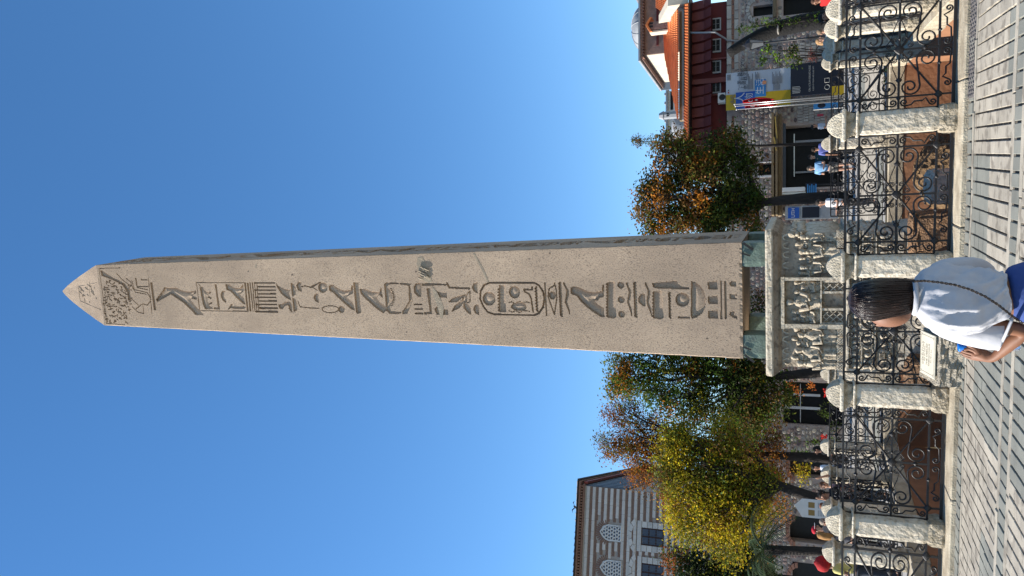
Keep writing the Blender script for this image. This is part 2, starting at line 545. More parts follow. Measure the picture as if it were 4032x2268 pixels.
put_post(2, FRONT[2], 0, 0, 'square stone fence post with domed cap beside the rough plaque block')
put_post(3, FRONT[1], 0, 0, 'cracked stone fence post with domed cap, leftmost of the front row')
SIDE_B = [1.8, 3.6, 5.4, 7.2]
rl = ['nearest', 'second', 'third', 'fourth']
for i, b_ in enumerate(SIDE_B):
    put_post(i, AR, b_, -0.1 * b_ / 9, 'domed stone post of the right side fence, %s from the camera%s' % (rl[i], ', in the obelisk\'s shadow' if i == 2 else ''))
ll = {3.6: 'leftmost domed stone post of the left side fence by the red-haired person', 5.4: 'domed stone post of the left side fence before the white information board', 7.2: 'domed stone post of the left side fence, last before the back corner'}
for i, b_ in enumerate(SIDE_B[1:]):
    put_post(i, AL, b_, -0.1 * b_ / 9, ll[b_])
BACK = [AR, 1.60, -0.22, -2.05, -3.90, AL]
put_post(1, AR, BB, -0.1, 'domed stone post at the far right corner of the enclosure')
put_post(2, BACK[1], BB, -0.1, 'domed stone post of the back fence in front of the dark museum door')
put_post(0, BACK[4], BB, -0.1, 'domed stone post of the back fence half hidden by the pedestal\'s left edge')
put_post(3, AL, BB, -0.1, 'domed stone post at the far left corner of the enclosure')

# ================================================================ wrought iron panels
def s_scroll(p1, p2, kind='S', flip=False, rad=None, turns=1.55):
    """two coils joined by a tangent bar: S goes over to the other side, C stays on one side"""
    c1, c2 = complex(*p1), complex(*p2)
    d = abs(c2 - c1); th = math.atan2((c2 - c1).imag, (c2 - c1).real)
    r_ = rad or d * 0.31
    s_ = -1 if flip else 1
    if kind == 'S':
        al = math.acos(min(1, 2 * r_ / d)); a1 = th + s_ * al; a2 = a1 + math.pi; w1, w2 = s_, s_
    else:
        a1 = a2 = th + s_ * math.pi / 2; w1, w2 = s_, -s_
    def coil(c, a, w):                                     # from the eye outwards, ending at angle a
        out = []
        n = 26
        for k in range(n + 1):
            t = k / n
            an = a + w * (1 - t) * 2 * math.pi * turns
            out.append(c + (0.12 + 0.88 * t ** 0.8) * r_ * complex(math.cos(an), math.sin(an)))
        return out
    z = coil(c1, a1, w1) + coil(c2, a2, w2)[::-1]
    return [(w.real, 0.0, w.imag) for w in z]
ZC = 0.607
def rail(mb, x0, x1, z, w=0.011, d=0.012): mb.box(x0, x1, -d, d, z - w, z + w)
def bar(mb, x, z0, z1, w=0.011, d=0.009): mb.box(x - w, x + w, -d, d, z0, z1)
def node(mb, x, z, r): mb.lathe([(r * 0.5, -0.022), (r, -0.016), (r, 0.016), (r * 0.5, 0.022)], n=10).move(lambda p: p)
def rosette(x, z, r):
    mb = MB()
    rings = []
    for y, k in ((-0.028, 0.25), (-0.022, 0.8), (-0.012, 1.0), (0.012, 1.0), (0.022, 0.8), (0.028, 0.25)):
        rings.append([(x + math.cos(2 * math.pi * j / 12) * r * k * (1.12 if j % 3 == 0 else 0.9), y, z + math.sin(2 * math.pi * j / 12) * r * k * (1.12 if j % 3 == 0 else 0.9)) for j in range(12)])
    return mb.loft(rings)
def jog(sx, sz, vert):                                     # border ornament between outer and inner frame, one half
    L0 = 0.52 if not vert else 0.44
    def m(u, v): return (sx * (ZW(u, v, vert)[0]), 0, ZC + sz * (ZW(u, v, vert)[1]))
    pts = []
    for k in range(22):                                    # coil by the corner
        th = k / 21 * 2 * math.pi * 1.35
        r = 0.007 + 0.034 * k / 21
        pts.append((L0 - 0.075 + r * math.cos(th + 0.6), 0.005 + r * math.sin(th + 0.6)))
    pts += [(L0 - 0.15, -0.045), (L0 - 0.185, -0.012), (L0 - 0.27, -0.012), (L0 - 0.305, 0.03)]
    for k in range(24):                                    # coil by the middle
        th = k / 23 * 2 * math.pi * 1.3
        r = 0.044 - 0.036 * k / 23
        pts.append((0.062 + r * math.cos(1.3 + th), -0.005 + r * math.sin(1.3 + th)))
    return [m(u, v) for u, v in pts]
def ZW(u, v, vert):
    return (u, 0.505 + v) if not vert else (0.657 + v, u)
def panel_shapes():
    sh = []
    for z in (0.030, 0.187, ZC, 1.030, 1.184):
        mb = MB(); rail(mb, -0.745, 0.745, z, 0.0125 if z not in (0.030,) else 0.018); sh.append(('rail', mb))
    for x, z0, z1, w in ((-0.738, 0.0, 1.184, 0.013), (0.738, 0.0, 1.184, 0.013), (-0.58, 0.03, 1.184, 0.011), (0.58, 0.03, 1.184, 0.011), (0, 0.187, 1.03, 0.012)):
        mb = MB(); bar(mb, x, z0, z1, w); sh.append(('upright', mb))
    for sx in (-1, 1):
        for sz in (-1, 1):
            sh.append(('diagonal', MB().tube([(0, 0, ZC), (sx * 0.58, 0, ZC + sz * 0.423)], 0.0125, 6)))
            sh.append(('scroll', MB().tube(s_scroll((sx * 0.462, ZC + sz * 0.118), (sx * 0.128, ZC + sz * 0.292), 'S', sx * sz > 0, 0.108), 0.0115, 6)))
            sh.append(('border_scroll', MB().tube(jog(sx, sz, False), 0.0105, 5)))
            sh.append(('border_scroll', MB().tube(jog(sx, sz, True), 0.0105, 5)))
            sh.append(('curl', MB().tube(s_scroll((sx * 0.052, ZC + sz * 0.115), (sx * 0.125, ZC + sz * 0.052), 'C', sx * sz < 0), 0.0062, 5)))
            sh.append(('wire', MB().tube([(sx * 0.045, 0, ZC + sz * 0.15), (sx * 0.15, 0, ZC + sz * 0.085), (sx * 0.24, 0, ZC + sz * 0.065), (sx * 0.36, 0, ZC + sz * 0.02)], 0.0055, 5)))
            sh.append(('rosette', rosette(sx * 0.58, ZC + sz * 0.423, 0.044)))
            sh.append(('collar', rosette(sx * 0.20, ZC + sz * 0.423, 0.022)))
    sh.append(('rosette', rosette(0, ZC, 0.056)))
    for sx in (-1, 1):
        sh.append(('collar', rosette(sx * 0.372, ZC, 0.034)))
        sh.append(('collar', rosette(sx * 0.60, ZC, 0.024)))
        sh.append(('collar', rosette(0, ZC + sx * 0.27, 0.026)))
        sh.append(('collar', rosette(sx * 0.13, ZC, 0.016)))
    return sh
PSH = panel_shapes()
pmesh = [(n, mb.mesh(n, M['iron'], smooth=(n in ('scroll', 'border_scroll', 'curl', 'wire')), fix=True)) for n, mb in PSH]
joined = MB()
for n, mb in PSH: joined.add(mb.v, mb.f)
far_panel_mesh = joined.mesh('iron_railing', M['iron'], fix=True)
def put_panel(p, q, z, label, near=True):
    cx, cy = (p[0] + q[0]) / 2, (p[1] + q[1]) / 2
    ln = math.hypot(q[0] - p[0], q[1] - p[1]) - 0.27
    an = math.atan2(q[1] - p[1], q[0] - p[0])
    if near:
        t = thing('iron_railing')
        for n, me in pmesh: link(n, me, t)
    else:
        t = link('iron_railing', far_panel_mesh)
    t.location = E(cx, cy, z); t.rotation_euler = (0, 0, -PSI + an); t.scale = (ln / 1.49, 1, 1)
    return tag(t, label, 'railing', 'wrought iron fence panels')
fl = ['black wrought iron scroll panel, front row, left of the cracked leftmost post', 'black wrought iron scroll panel, front row, between the two left front posts',
      'black wrought iron scroll panel behind the plaque block and the woman', 'black wrought iron scroll panel, front row, just right of the woman',
      'black wrought iron scroll panel at the right end of the front row']
for i in range(5):
    put_panel((FRONT[i], 0), (FRONT[i + 1], 0), 0.0, fl[i])
sb = [0.0] + SIDE_B + [BB]
nm = ['nearest', 'second', 'third', 'fourth', 'farthest']
for i in range(5):
    put_panel((AR, sb[i]), (AR, sb[i + 1]), -0.1 * (sb[i] + sb[i + 1]) / 18, 'iron scroll panel of the right side fence seen edge on, %s from camera' % nm[i], False)
for i in range(2, 5):
    put_panel((AL, sb[i]), (AL, sb[i + 1]), -0.1 * (sb[i] + sb[i + 1]) / 18, 'iron scroll panel of the left side fence, %s from camera' % nm[i - 1], False)
bl = ['rightmost', 'second from right', None, None, 'leftmost']
for i in (0, 1, 4):
    put_panel((BACK[i + 1], BB), (BACK[i], BB), -0.1, 'iron scroll panel of the back fence, %s' % bl[i], False)
# ================================================================ plaque block
pb = ething('plaque_block', -1.02, -0.40, 0.0, 'rough stone block with engraved marble plaque on its sloping top', 'plaque stone')
mb = MB(); rings = []
nx_, ny_ = 14, 8
def blk(u, v, w):      # u across -1..1, v 0 front..1 back, w 0 bottom..1 top
    x = u * 0.34; y = -0.24 + 0.46 * v
    zt = 0.19 + (0.34 - 0.19) * v
    z = GZ + (zt - GZ) * w
    return x, y, z
gridv = {}
bm = bmesh.new()
bmesh.ops.create_cube(bm, size=2.0)
bmesh.ops.subdivide_edges(bm, edges=bm.edges[:], cuts=11, use_grid_fill=True)
for v in bm.verts:
    x, y, z = blk(v.co.x, (v.co.y + 1) / 2, (v.co.z + 1) / 2)
    k = 0.030 if v.co.z < 0.95 else 0.012
    d = k * nz((x, y * 1.2, z), 13, 4.0) + 0.012 * random.uniform(-1, 1) * (1 if v.co.z < 0.95 else 0.25)
    n = Vector((v.co.x ** 3, v.co.y ** 3, v.co.z ** 3)).normalized()
    v.co = Vector((x, y, z)) + n * (d - 0.01)
me = bpy.data.meshes.new('block'); bm.to_mesh(me); bm.free()
me.materials.append(mat('hammered_stone', (0.52, 0.46, 0.36), (0.30, 0.26, 0.20), 12, 0.9, 1.0, 50, bdist=0.03))
link('block', me, pb)
slope = math.atan2(0.15, 0.46)
pl = MB().bbox(-0.262, 0.262, -0.175, 0.175, 0, 0.016, 0.004).obj('plaque', mat('cream_marble', (0.78, 0.72, 0.58), (0.68, 0.62, 0.49), 8, 0.6, 0.1, 40), pb)
pl.location = (0.0, -0.012, 0.272); pl.rotation_euler = (slope, 0, 0)
M['engraving'] = mat('engraved_letter', (0.30, 0.27, 0.20), (0.24, 0.21, 0.16), 20, 0.9, 0)
def text(name, body, size, loc, rot, m, parent, ext=0.001, sx=1.0, align='CENTER'):
    cu = bpy.data.curves.new(name, 'FONT')
    cu.body = body; cu.size = size; cu.align_x = align; cu.align_y = 'CENTER'; cu.extrude = ext; cu.resolution_u = 3
    to = bpy.data.objects.new(name, cu); COL.objects.link(to)
    dg = bpy.context.evaluated_depsgraph_get()
    me_ = bpy.data.meshes.new_from_object(to.evaluated_get(dg))
    bpy.data.objects.remove(to); bpy.data.curves.remove(cu)
    me_.materials.clear(); me_.materials.append(m)
    o = link(name, me_, parent)
    o.location = loc; o.rotation_euler = rot; o.scale = (sx, 1, 1)
    return o
text('engraved_line', 'DİKİLİTAŞ', 0.056, (0, 0.105, 0.0165), (0, 0, 0), M['engraving'], pl)
text('engraved_line', 'M.Ö. XV. YÜZYIL', 0.026, (0, 0.062, 0.0165), (0, 0, 0), M['engraving'], pl)
text('engraved_line', 'THE OBELISK', 0.046, (0, 0.012, 0.0165), (0, 0, 0), M['engraving'], pl)
text('engraved_line', 'THEODOSIUS', 0.046, (0, -0.042, 0.0165), (0, 0, 0), M['engraving'], pl)
text('engraved_line', 'XV. CENT. B.C.', 0.026, (0, -0.088, 0.0165), (0, 0, 0), M['engraving'], pl)
for x0, y0, x1, y1 in ((-.225, .14, -.225, -.14), (.225, .14, .225, -.14), (-.2, .158, .2, .158), (-.2, -.158, .2, -.158)):
    MB().box(min(x0, x1) - .002, max(x0, x1) + .002, min(y0, y1) - .002, max(y0, y1) + .002, 0.0162, 0.0175).obj('engraved_border', M['engraving'], pl)
for x in (-.225, .225):
    for y in (-.15, .15):
        MB().tube([(x + .016 * math.cos(k * math.pi / 6), y + .016 * math.sin(k * math.pi / 6), 0.0165) for k in range(13)], 0.0022, 4).obj('engraved_ring', M['engraving'], pl)

# ================================================================ the obelisk
OA, OB, H0, Z0, H1, Z1, ZT = -1.182, 4.976, 1.088, 2.744, 0.808, 18.956, 21.344
ob = ething('obelisk', OA, OB, 0.0, 'tall tapering pink granite obelisk carved with hieroglyphs under blue sky', 'obelisk')
SL = math.hypot(Z1 - Z0, H0 - H1)               # length of a face up its slope
def half_at(s): return H0 + (H1 - H0) * s / SL
def fpt(s, t, d=0.0, seed=None):                # point on the front face: s up the slope, t across, d depth inwards
    k = s / SL
    ny, nzv_ = (Z1 - Z0) / SL, -(H0 - H1) / SL
    return (t, -half_at(s) + d * ny, Z0 + (Z1 - Z0) * k + d * nzv_)
# face coordinates of a measured point of the photograph
_o = E(OA, OB, 0.0)
_p0 = _o - H0 * e2 + np.array([0, 0, Z0]); _up = ((H0 - H1) * e2 + np.array([0, 0, Z1 - Z0])) / SL
_n = np.cross(e1, _up)
def face(x, y):
    d = ray(x, y)
    P = CAMP + d * (((_p0 - CAMP) @ _n) / (d @ _n)) - _p0
    return P @ _up, P @ e1
CROPS = {1: (360, 1000, .3663), 2: (740, 1060, .3434), 3: (1220, 1080, .3434), 4: (1680, 1080, .3709), 5: (2180, 1080, .3571), 6: (2560, 1080, .2747), 0: (0, 0, 1.0)}
def fc(c, pts):
    ox, oy, k = CROPS[c]
    return np.array([face(ox + k * px, oy + k * py) for px, py in pts])
def ell(cx, cy, rx, ry, n=20, a0=0, a1=360):
    return [(cx + rx * math.cos(R(a0 + (a1 - a0) * k / n)), cy + ry * math.sin(R(a0 + (a1 - a0) * k / n))) for k in range(n + (0 if a1 - a0 >= 360 else 1))]
# carved signs: (name, sheet, kind, points, width, depth, roundness)
G = []
def P_(n, c, pts, d=0.055, r=0.0): G.append((n, c, 'poly', pts, 0, d * 0.78, min(0.9, r * 1.15)))
def L_(n, c, pts, w, d=0.035): G.append((n, c, 'line', pts, w * 1.1, d * 1.1, 0))
# --- top: bar, great falcon
P_('carved_bar', 1, [(632, 308), (656, 308), (694, 602), (672, 602)], 0.05)
P_('carved_falcon', 1, [(695, 490), (715, 465), (775, 385), (780, 360), (850, 365), (905, 362), (975, 395), (1050, 405), (1121, 396), (1125, 420), (1080, 440), (1132, 470), (1128, 490), (1075, 480), (1060, 490), (1201, 650), (1190, 690), (1158, 712), (1089, 620), (983, 520), (866, 442), (850, 432), (705, 515)], 0.06, 0.6)
# --- palace facade with bull, angle, loaf and falcon
L_('carved_frame', 2, [(96, 152), (655, 155)], 7, 0.025); L_('carved_frame', 2, [(96, 152), (135, 474)], 7, 0.025); L_('carved_frame', 2, [(135, 474), (690, 482)], 8, 0.03)
P_('carved_bull', 2, [(140, 215), (165, 200), (185, 235), (215, 265), (262, 258), (262, 272), (222, 290), (272, 330), (262, 340), (218, 320), (228, 395), (278, 378), (278, 390), (235, 412), (285, 445), (275, 455), (195, 455), (172, 400), (150, 290)], 0.05, 0.5)
L_('carved_bull', 2, [(125, 172), (140, 190), (140, 240)], 6, 0.025)
P_('carved_angle', 2, [(308, 175), (328, 172), (366, 460), (298, 458), (298, 438), (345, 436)], 0.045)
P_('carved_loaf', 2, [(425, 250), (398, 246), (378, 280), (378, 320), (398, 360), (435, 388), (436, 350), (415, 330), (408, 290)], 0.05, 0.4)
P_('carved_small_falcon', 2, [(432, 172), (470, 172), (520, 208), (600, 218), (632, 175), (636, 250), (610, 275), (590, 285), (640, 335), (658, 405), (630, 395), (560, 330), (490, 255), (440, 235)], 0.055, 0.5)
P_('carved_arm', 2, [(460, 462), (495, 400), (515, 395), (505, 425), (600, 430), (640, 422), (662, 438), (640, 452), (520, 450), (495, 440)], 0.04, 0.3)
for k in range(2): P_('carved_upright_bar', 2, [(645 + 32 * k, 155), (662 + 32 * k, 155), (694 + 32 * k, 482), (678 + 32 * k, 482)], 0.05)
for k in range(4): L_('carved_facade', 2, [(712 + 26 * k, 155), (746 + 22 * k, 482)], 11 if k < 2 else 8, 0.04)
for k in range(9): L_('carved_facade', 2, [(760 + (40 if k % 2 else 0) + k * 3, 159 + 41 * k), (994 + 4 * k, 159 + 41 * k)], 13 if k < 7 else 20, 0.05)
# --- reed, loaves, twist, disc
P_('carved_reed', 2, [(1012, 158), (1030, 190), (1100, 225), (1175, 240), (1150, 265), (1185, 355), (1120, 325), (1065, 275), (1018, 195)], 0.05, 0.4)
P_('carved_half_loaf', 2, [(1178, 155), (1215, 175), (1238, 225), (1232, 285), (1198, 315), (1188, 250)], 0.05, 0.35)
P_('carved_half_loaf', 2, [(1196, 325), (1230, 345), (1252, 400), (1250, 470), (1215, 485), (1205, 420)], 0.05, 0.35)
P_('carved_snake', 2, [(1036, 405), (1080, 400), (1120, 375), (1165, 372), (1190, 400), (1196, 500), (1165, 470), (1150, 410), (1110, 420), (1085, 458), (1050, 450)], 0.05, 0.4)
P_('carved_loop_sign', 2, [(1300, 145), (1262, 150), (1242, 190), (1262, 240), (1300, 258), (1305, 225), (1285, 200)], 0.05, 0.3)
L_('carved_loop_sign', 2, [(1300, 200), (1345, 190), (1400, 205), (1450, 180), (1520, 150)], 9, 0.035)
L_('carved_stroke', 2, [(1262, 370), (1285, 430), (1400, 444), (1500, 448)], 9, 0.03)
P_('carved_disc', 3, ell(148, 152, 52, 60), 0.055, 0.55)
L_('carved_crossed_cord', 3, [(0, 150), (40, 140), (82, 112)], 8, 0.03); L_('carved_crossed_cord', 3, [(0, 148), (40, 155), (84, 182)], 8, 0.03)
P_('carved_small_loaf', 3, [(92, 218), (60, 230), (42, 265), (60, 305), (102, 328)], 0.05, 0.2)
L_('carved_noose', 3, ell(235, 400, 95, 40, 22), 8, 0.03)
P_('carved_noose', 3, ell(362, 402, 35, 40), 0.05, 0.4)
P_('carved_falcon', 3, [(215, 135), (262, 118), (330, 165), (400, 190), (470, 178), (482, 125), (494, 130), (494, 215), (430, 250), (415, 260), (495, 330), (514, 410), (480, 405), (380, 320), (300, 245), (262, 205), (225, 190)], 0.06, 0.55)
P_('carved_pole', 3, [(500, 95), (552, 95), (585, 440), (545, 452), (532, 440)], 0.06, 0.15)
P_('carved_vulture', 3, [(568, 170), (640, 172), (710, 200), (800, 205), (820, 140), (832, 270), (790, 230), (762, 265), (800, 320), (878, 380), (872, 415), (840, 445), (760, 390), (660, 300), (590, 230)], 0.055, 0.5)
P_('carved_sickle', 3, [(850, 115), (885, 92), (1018, 98), (1018, 112), (905, 115), (880, 145), (930, 205), (948, 290), (915, 370), (930, 425), (1046, 430), (1046, 450), (920, 455), (880, 420), (862, 250)], 0.055, 0.3)
for k in range(12): L_('carved_fringe', 3, [(908 + 48 * math.sin(k * .27), 170 + k * 17), (938 + 40 * math.sin(k * .27), 163 + k * 17.5)], 6, 0.025)
P_('carved_bent_rod', 3, [(1026, 98), (1110, 100), (1170, 110), (1145, 120), (1178, 300), (1115, 450), (1062, 455), (1062, 430), (1140, 310), (1132, 130), (1040, 115)], 0.045, 0.2)
# --- lower: loaf, axe, strokes, bee
P_('carved_basket', 3, [(1262, 100), (1218, 105), (1190, 150), (1200, 215), (1240, 255), (1276, 258), (1275, 105)], 0.055, 0.4)
P_('carved_axe', 3, [(1282, 105), (1400, 100), (1480, 108), (1480, 122), (1400, 130), (1288, 130)], 0.045)
P_('carved_angle', 3, [(1340, 165), (1375, 160), (1398, 455), (1312, 458), (1312, 436), (1378, 430)], 0.05)
for k in range(3): L_('carved_stroke', 3, [(1200 + 5 * k, 346 + 52 * k), (1284 + 5 * k, 346 + 52 * k)], 14, 0.045)
L_('carved_axe', 4, [(0, 108), (200, 110)], 16, 0.04)
for k in range(2): P_('carved_hand', 4, [(70 + 14 * k, 190 + 178 * k), (95 + 14 * k, 165 + 178 * k), (120 + 14 * k, 190 + 180 * k), (208 + 14 * k, 195 + 180 * k), (212 + 14 * k, 248 + 180 * k), (95 + 12 * k, 245 + 180 * k)], 0.05)
L_('carved_lintel', 4, [(218, 95), (240, 140), (455, 150)], 18, 0.04)
P_('carved_bee_wing', 4, [(228, 298), (280, 250), (378, 220), (385, 238), (320, 295)], 0.045, 0.3); P_('carved_bee_wing', 4, [(268, 395), (300, 330), (388, 270), (392, 290), (350, 355)], 0.05, 0.3)
P_('carved_bee_wing', 4, [(388, 312), (428, 310), (468, 360), (472, 430), (430, 405), (395, 360)], 0.05, 0.3); P_('carved_bee', 4, ell(404, 258, 26, 45), 0.045, 0.5)
L_('carved_bee', 4, [(420, 225), (460, 175), (460, 295), (430, 300)], 7, 0.025)
P_('carved_half_loaf', 4, [(535, 88), (498, 100), (482, 140), (500, 182), (540, 202)], 0.05, 0.3); P_('carved_half_loaf', 4, [(550, 318), (512, 330), (496, 370), (515, 412), (556, 434)], 0.05, 0.3)
# --- cartouche
cart = [(700, 90), (1140, 90), (1190, 115), (1235, 180), (1250, 262), (1235, 350), (1190, 415), (1140, 435), (850, 430), (720, 425), (650, 402), (600, 340), (568, 262), (572, 180), (610, 115), (660, 92)]
L_('carved_cartouche', 4, cart + [cart[0]], 15, 0.05)
P_('carved_sun_disc', 4, ell(662, 260, 66, 72), 0.06, 0.6)
P_('carved_comb', 4, [(768, 118), (830, 118), (842, 400), (780, 402)] + [(780 - (28 if k % 2 else 8), 400 - k * 16) for k in range(1, 17)], 0.055)
P_('carved_sun_disc', 4, ell(932, 190, 57, 65), 0.055, 0.55)
P_('carved_scarab', 4, [(892, 350), (920, 305), (990, 298), (1045, 310), (1058, 350), (1040, 382), (980, 388), (925, 378)], 0.05, 0.55)
for q in ([(872, 302), (900, 290), (930, 305)], [(955, 298), (985, 286), (1015, 298)], [(1030, 298), (1065, 292), (1092, 304)], [(875, 388), (905, 402), (935, 390)], [(950, 390), (980, 405), (1010, 395)], [(1025, 390), (1060, 385), (1095, 394)]): L_('carved_scarab', 4, q, 6, 0.025)
L_('carved_staff', 4, [(1120, 135), (1118, 165), (1035, 160), (1040, 185), (1090, 210), (1110, 260), (1130, 400)], 14, 0.04)
def zig(c, x, y0, y1, n, w=14, dx=0.0): L_('carved_water', c, [(x + (-7 if k % 2 else 7) + dx * k / n, y0 + (y1 - y0) * k / n) for k in range(n + 1)], w, 0.045)
zig(4, 1160, 138, 392, 16, 14, 14)
P_('carved_end_bar', 4, [(1246, 85), (1260, 85), (1278, 440), (1266, 442)], 0.045)
# --- mouth, water, viper
L_('carved_eye', 4, [(1360, 90), (1352, 120), (1300, 150), (1290, 240), (1356, 430), (1382, 250), (1375, 160), (1358, 100)], 8, 0.03)
P_('carved_eye', 4, ell(1335, 225, 34, 42), 0.05, 0.5)
zig(4, 1412, 90, 445, 26, 17, 18)
P_('carved_viper', 5, [(108, 90), (122, 95), (135, 130), (165, 175), (165, 230), (145, 300), (175, 390), (180, 460), (170, 420), (125, 310), (140, 215), (138, 170), (110, 115)], 0.045, 0.2)
# --- owl, comb, three dots
P_('carved_owl', 5, [(188, 150), (235, 132), (290, 150), (370, 190), (450, 200), (535, 185), (540, 115), (552, 120), (552, 245), (495, 262), (490, 285), (440, 285), (480, 330), (550, 375), (558, 470), (520, 470), (400, 390), (300, 300), (255, 240), (190, 215)], 0.065, 0.55)
P_('carved_comb', 5, [(590, 90), (672, 82), (685, 470), (655, 484), (600, 478)] + [(600 - (24 if k % 2 else 6), 478 - k * 16) for k in range(1, 25)], 0.06)
for k in range(3): P_('carved_dot', 5, ell(741 + 4 * k, 120 + 160 * k, 35, 37), 0.05, 0.45)
P_('carved_viper', 5, [(800, 90), (815, 95), (825, 130), (855, 180), (850, 240), (830, 300), (862, 390), (864, 470), (850, 420), (812, 310), (828, 215), (825, 170), (803, 115)], 0.045, 0.2)
zig(5, 893, 92, 470, 24, 18, 14)
P_('carved_basket', 5, [(1006, 212), (965, 220), (934, 265), (940, 310), (975, 345), (1008, 352)], 0.055, 0.3)
P_('carved_viper', 5, [(1008, 90), (1022, 95), (1040, 140), (1065, 190), (1060, 250), (1045, 300), (1078, 390), (1084, 470), (1070, 430), (1025, 310), (1040, 215), (1035, 170), (1010, 115)], 0.045, 0.2)
# --- lower group
P_('carved_comb', 6, [(55, 245), (165, 240), (190, 620), (150, 645), (50, 630)] + [(52 - (22 if k % 2 else 4), 630 - k * 24) for k in range(1, 16)], 0.06)
P_('carved_knife', 6, [(30, 130), (110, 118), (380, 90), (400, 140), (455, 180), (560, 190), (562, 216), (400, 210), (130, 205), (45, 185)], 0.055, 0.15)
zig(6, 275, 262, 625, 18, 18, 8)
P_('carved_disc', 6, ell(462, 365, 98, 98, 26), 0.06, 0.6)
P_('carved_stroke', 6, [(398, 605), (566, 605), (566, 632), (400, 632)], 0.045)
P_('carved_basket', 6, [(590, 102), (640, 110), (715, 165), (770, 245), (800, 350), (790, 460), (740, 560), (660, 615), (600, 635), (585, 600)], 0.065, 0.35)
for k in range(3): P_('carved_box', 6, [(828 + 3 * k, 118 + 205 * k), (960 + 3 * k, 95 + 210 * k), (968 + 3 * k, 215 + 208 * k), (835 + 2 * k, 215 + 208 * k)], 0.055)
P_('carved_upright_bar', 6, [(1008, 95), (1030, 95), (1036, 640), (1012, 640)], 0.04)
P_('carved_upright_bar', 6, [(1068, 105), (1095, 105), (1102, 635), (1075, 640)], 0.055)
P_('carved_broken_sign', 6, [(1232, 100), (1165, 102), (1138, 135), (1160, 175), (1230, 172)], 0.05)
P_('carved_broken_sign', 6, [(1140, 285), (1245, 285), (1245, 300), (1215, 305), (1215, 340), (1245, 345), (1245, 355), (1140, 352)], 0.04)
P_('carved_broken_sign', 6, [(1215, 530), (1150, 540), (1140, 580), (1180, 615), (1245, 640), (1245, 600), (1195, 585)], 0.045, 0.2)
# --- offering scene at the top
for q in ([(82, 155), (598, 138)], [(598, 138), (665, 775)], [(82, 155), (165, 745)], [(165, 745), (400, 765)], [(405, 758), (680, 768)]): L_('carved_scene', 1, q, 6, 0.02)
for q in ([(320, 175), (330, 225), (420, 300), (450, 380), (600, 415), (640, 490)], [(400, 210), (465, 225), (490, 360), (605, 385)], [(470, 200), (600, 200)], [(530, 205), (535, 278), (600, 278)], [(470, 205), (490, 350), (610, 350)], [(435, 290), (470, 410), (590, 432)], [(430, 480), (505, 550)], [(440, 570), (500, 625), (565, 640), (550, 535), (600, 550), (635, 505)], [(400, 660), (420, 715), (490, 740), (520, 700), (655, 690)], [(480, 590), (540, 540)], [(270, 210), (325, 270), (400, 330), (420, 490)]): L_('carved_scene', 1, q, 8, 0.028)
P_('carved_scene', 1, [(95, 175), (115, 180), (240, 260), (360, 320), (410, 400), (415, 500), (395, 500), (385, 410), (330, 330), (220, 275), (110, 235)], 0.05, 0.3)
rs = random.Random(5)
for k in range(230):
    px = 118 + rs.random() * 300; py = 265 + rs.random() * 480
    if py < 330 and px > 300: continue
    a_ = rs.choice([0, 0, 1.57, 0.6, -0.6]); ln = 8 + rs.random() * 20
    L_('carved_scene', 1, [(px, py), (px + ln * math.cos(a_), py + ln * math.sin(a_) + 2)], 7 + rs.random() * 4, 0.022 + rs.random() * 0.015)

def seg_dist(px, py, A, B):
    d = B - A; L2 = max(1e-12, d @ d)
    t = np.clip(((px - A[0]) * d[0] + (py - A[1]) * d[1]) / L2, 0, 1)
    return np.hypot(px - A[0] - t * d[0], py - A[1] - t * d[1])
def carve(s0, s1, t0, t1, ds, signs):
    ns, nt = int(round((s1 - s0) / ds)) + 1, int(round((t1 - t0) / ds)) + 1
    S = np.linspace(s0, s1, ns); T = np.linspace(t0, t1, nt)
    D = np.zeros((ns, nt)); ID = -np.ones((ns, nt), int)
    for gi, (n, c, kd, pts, w, dep, rnd_) in enumerate(signs):
        Q = fc(c, pts)
        wf = w * CROPS[c][2] * 0.0052 * 0.5 if kd == 'line' else 0.0
        pad = wf + ds
        i0, i1 = np.searchsorted(S, Q[:, 0].min() - pad), np.searchsorted(S, Q[:, 0].max() + pad)
        j0, j1 = np.searchsorted(T, Q[:, 1].min() - pad), np.searchsorted(T, Q[:, 1].max() + pad)
        if i1 <= i0 or j1 <= j0: continue
        i0, j0 = max(1, i0), max(1, j0); i1, j1 = min(ns - 1, i1), min(nt - 1, j1)
        if i1 <= i0 or j1 <= j0: continue
        ss, tt = np.meshgrid(S[i0:i1], T[j0:j1], indexing='ij')
        if kd == 'line':
            dist = np.min([seg_dist(ss, tt, Q[k], Q[k + 1]) for k in range(len(Q) - 1)], axis=0)
            wl = max(wf, ds * 0.62)
            dd = np.where(dist < wl, dep, 0)
        else:
            ins = np.zeros(ss.shape, bool)
            n_ = len(Q)
            for k in range(n_):
                A, B = Q[k], Q[(k + 1) % n_]
                if A[1] == B[1]: continue
                cr = ((A[1] > tt) != (B[1] > tt)) & (ss < (B[0] - A[0]) * (tt - A[1]) / (B[1] - A[1]) + A[0])
                ins ^= cr
            dist = np.min([seg_dist(ss, tt, Q[k], Q[(k + 1) % n_]) for k in range(n_)], axis=0)
            mxd = max(1e-6, (dist * ins).max())
            prof = dep * (1 - rnd_ * np.clip((dist - 0.012) / max(0.02, mxd * 0.8), 0, 1) ** 0.7)
            dd = np.where(ins, prof, 0)
        blk_ = D[i0:i1, j0:j1]; idb = ID[i0:i1, j0:j1]
        up_ = dd > blk_
        blk_[up_] = dd[up_]; idb[up_] = gi
    return S, T, D, ID
gd = 0.0115
STRIP_T = 0.47; S_TOP = face(497, 1170)[0] + 0.06
s_lo = 0.035
strips = [carve(s_lo, S_TOP, -STRIP_T, STRIP_T, gd, G), carve(S_TOP, SL - 0.03, -0.775, 0.775, gd, G)]
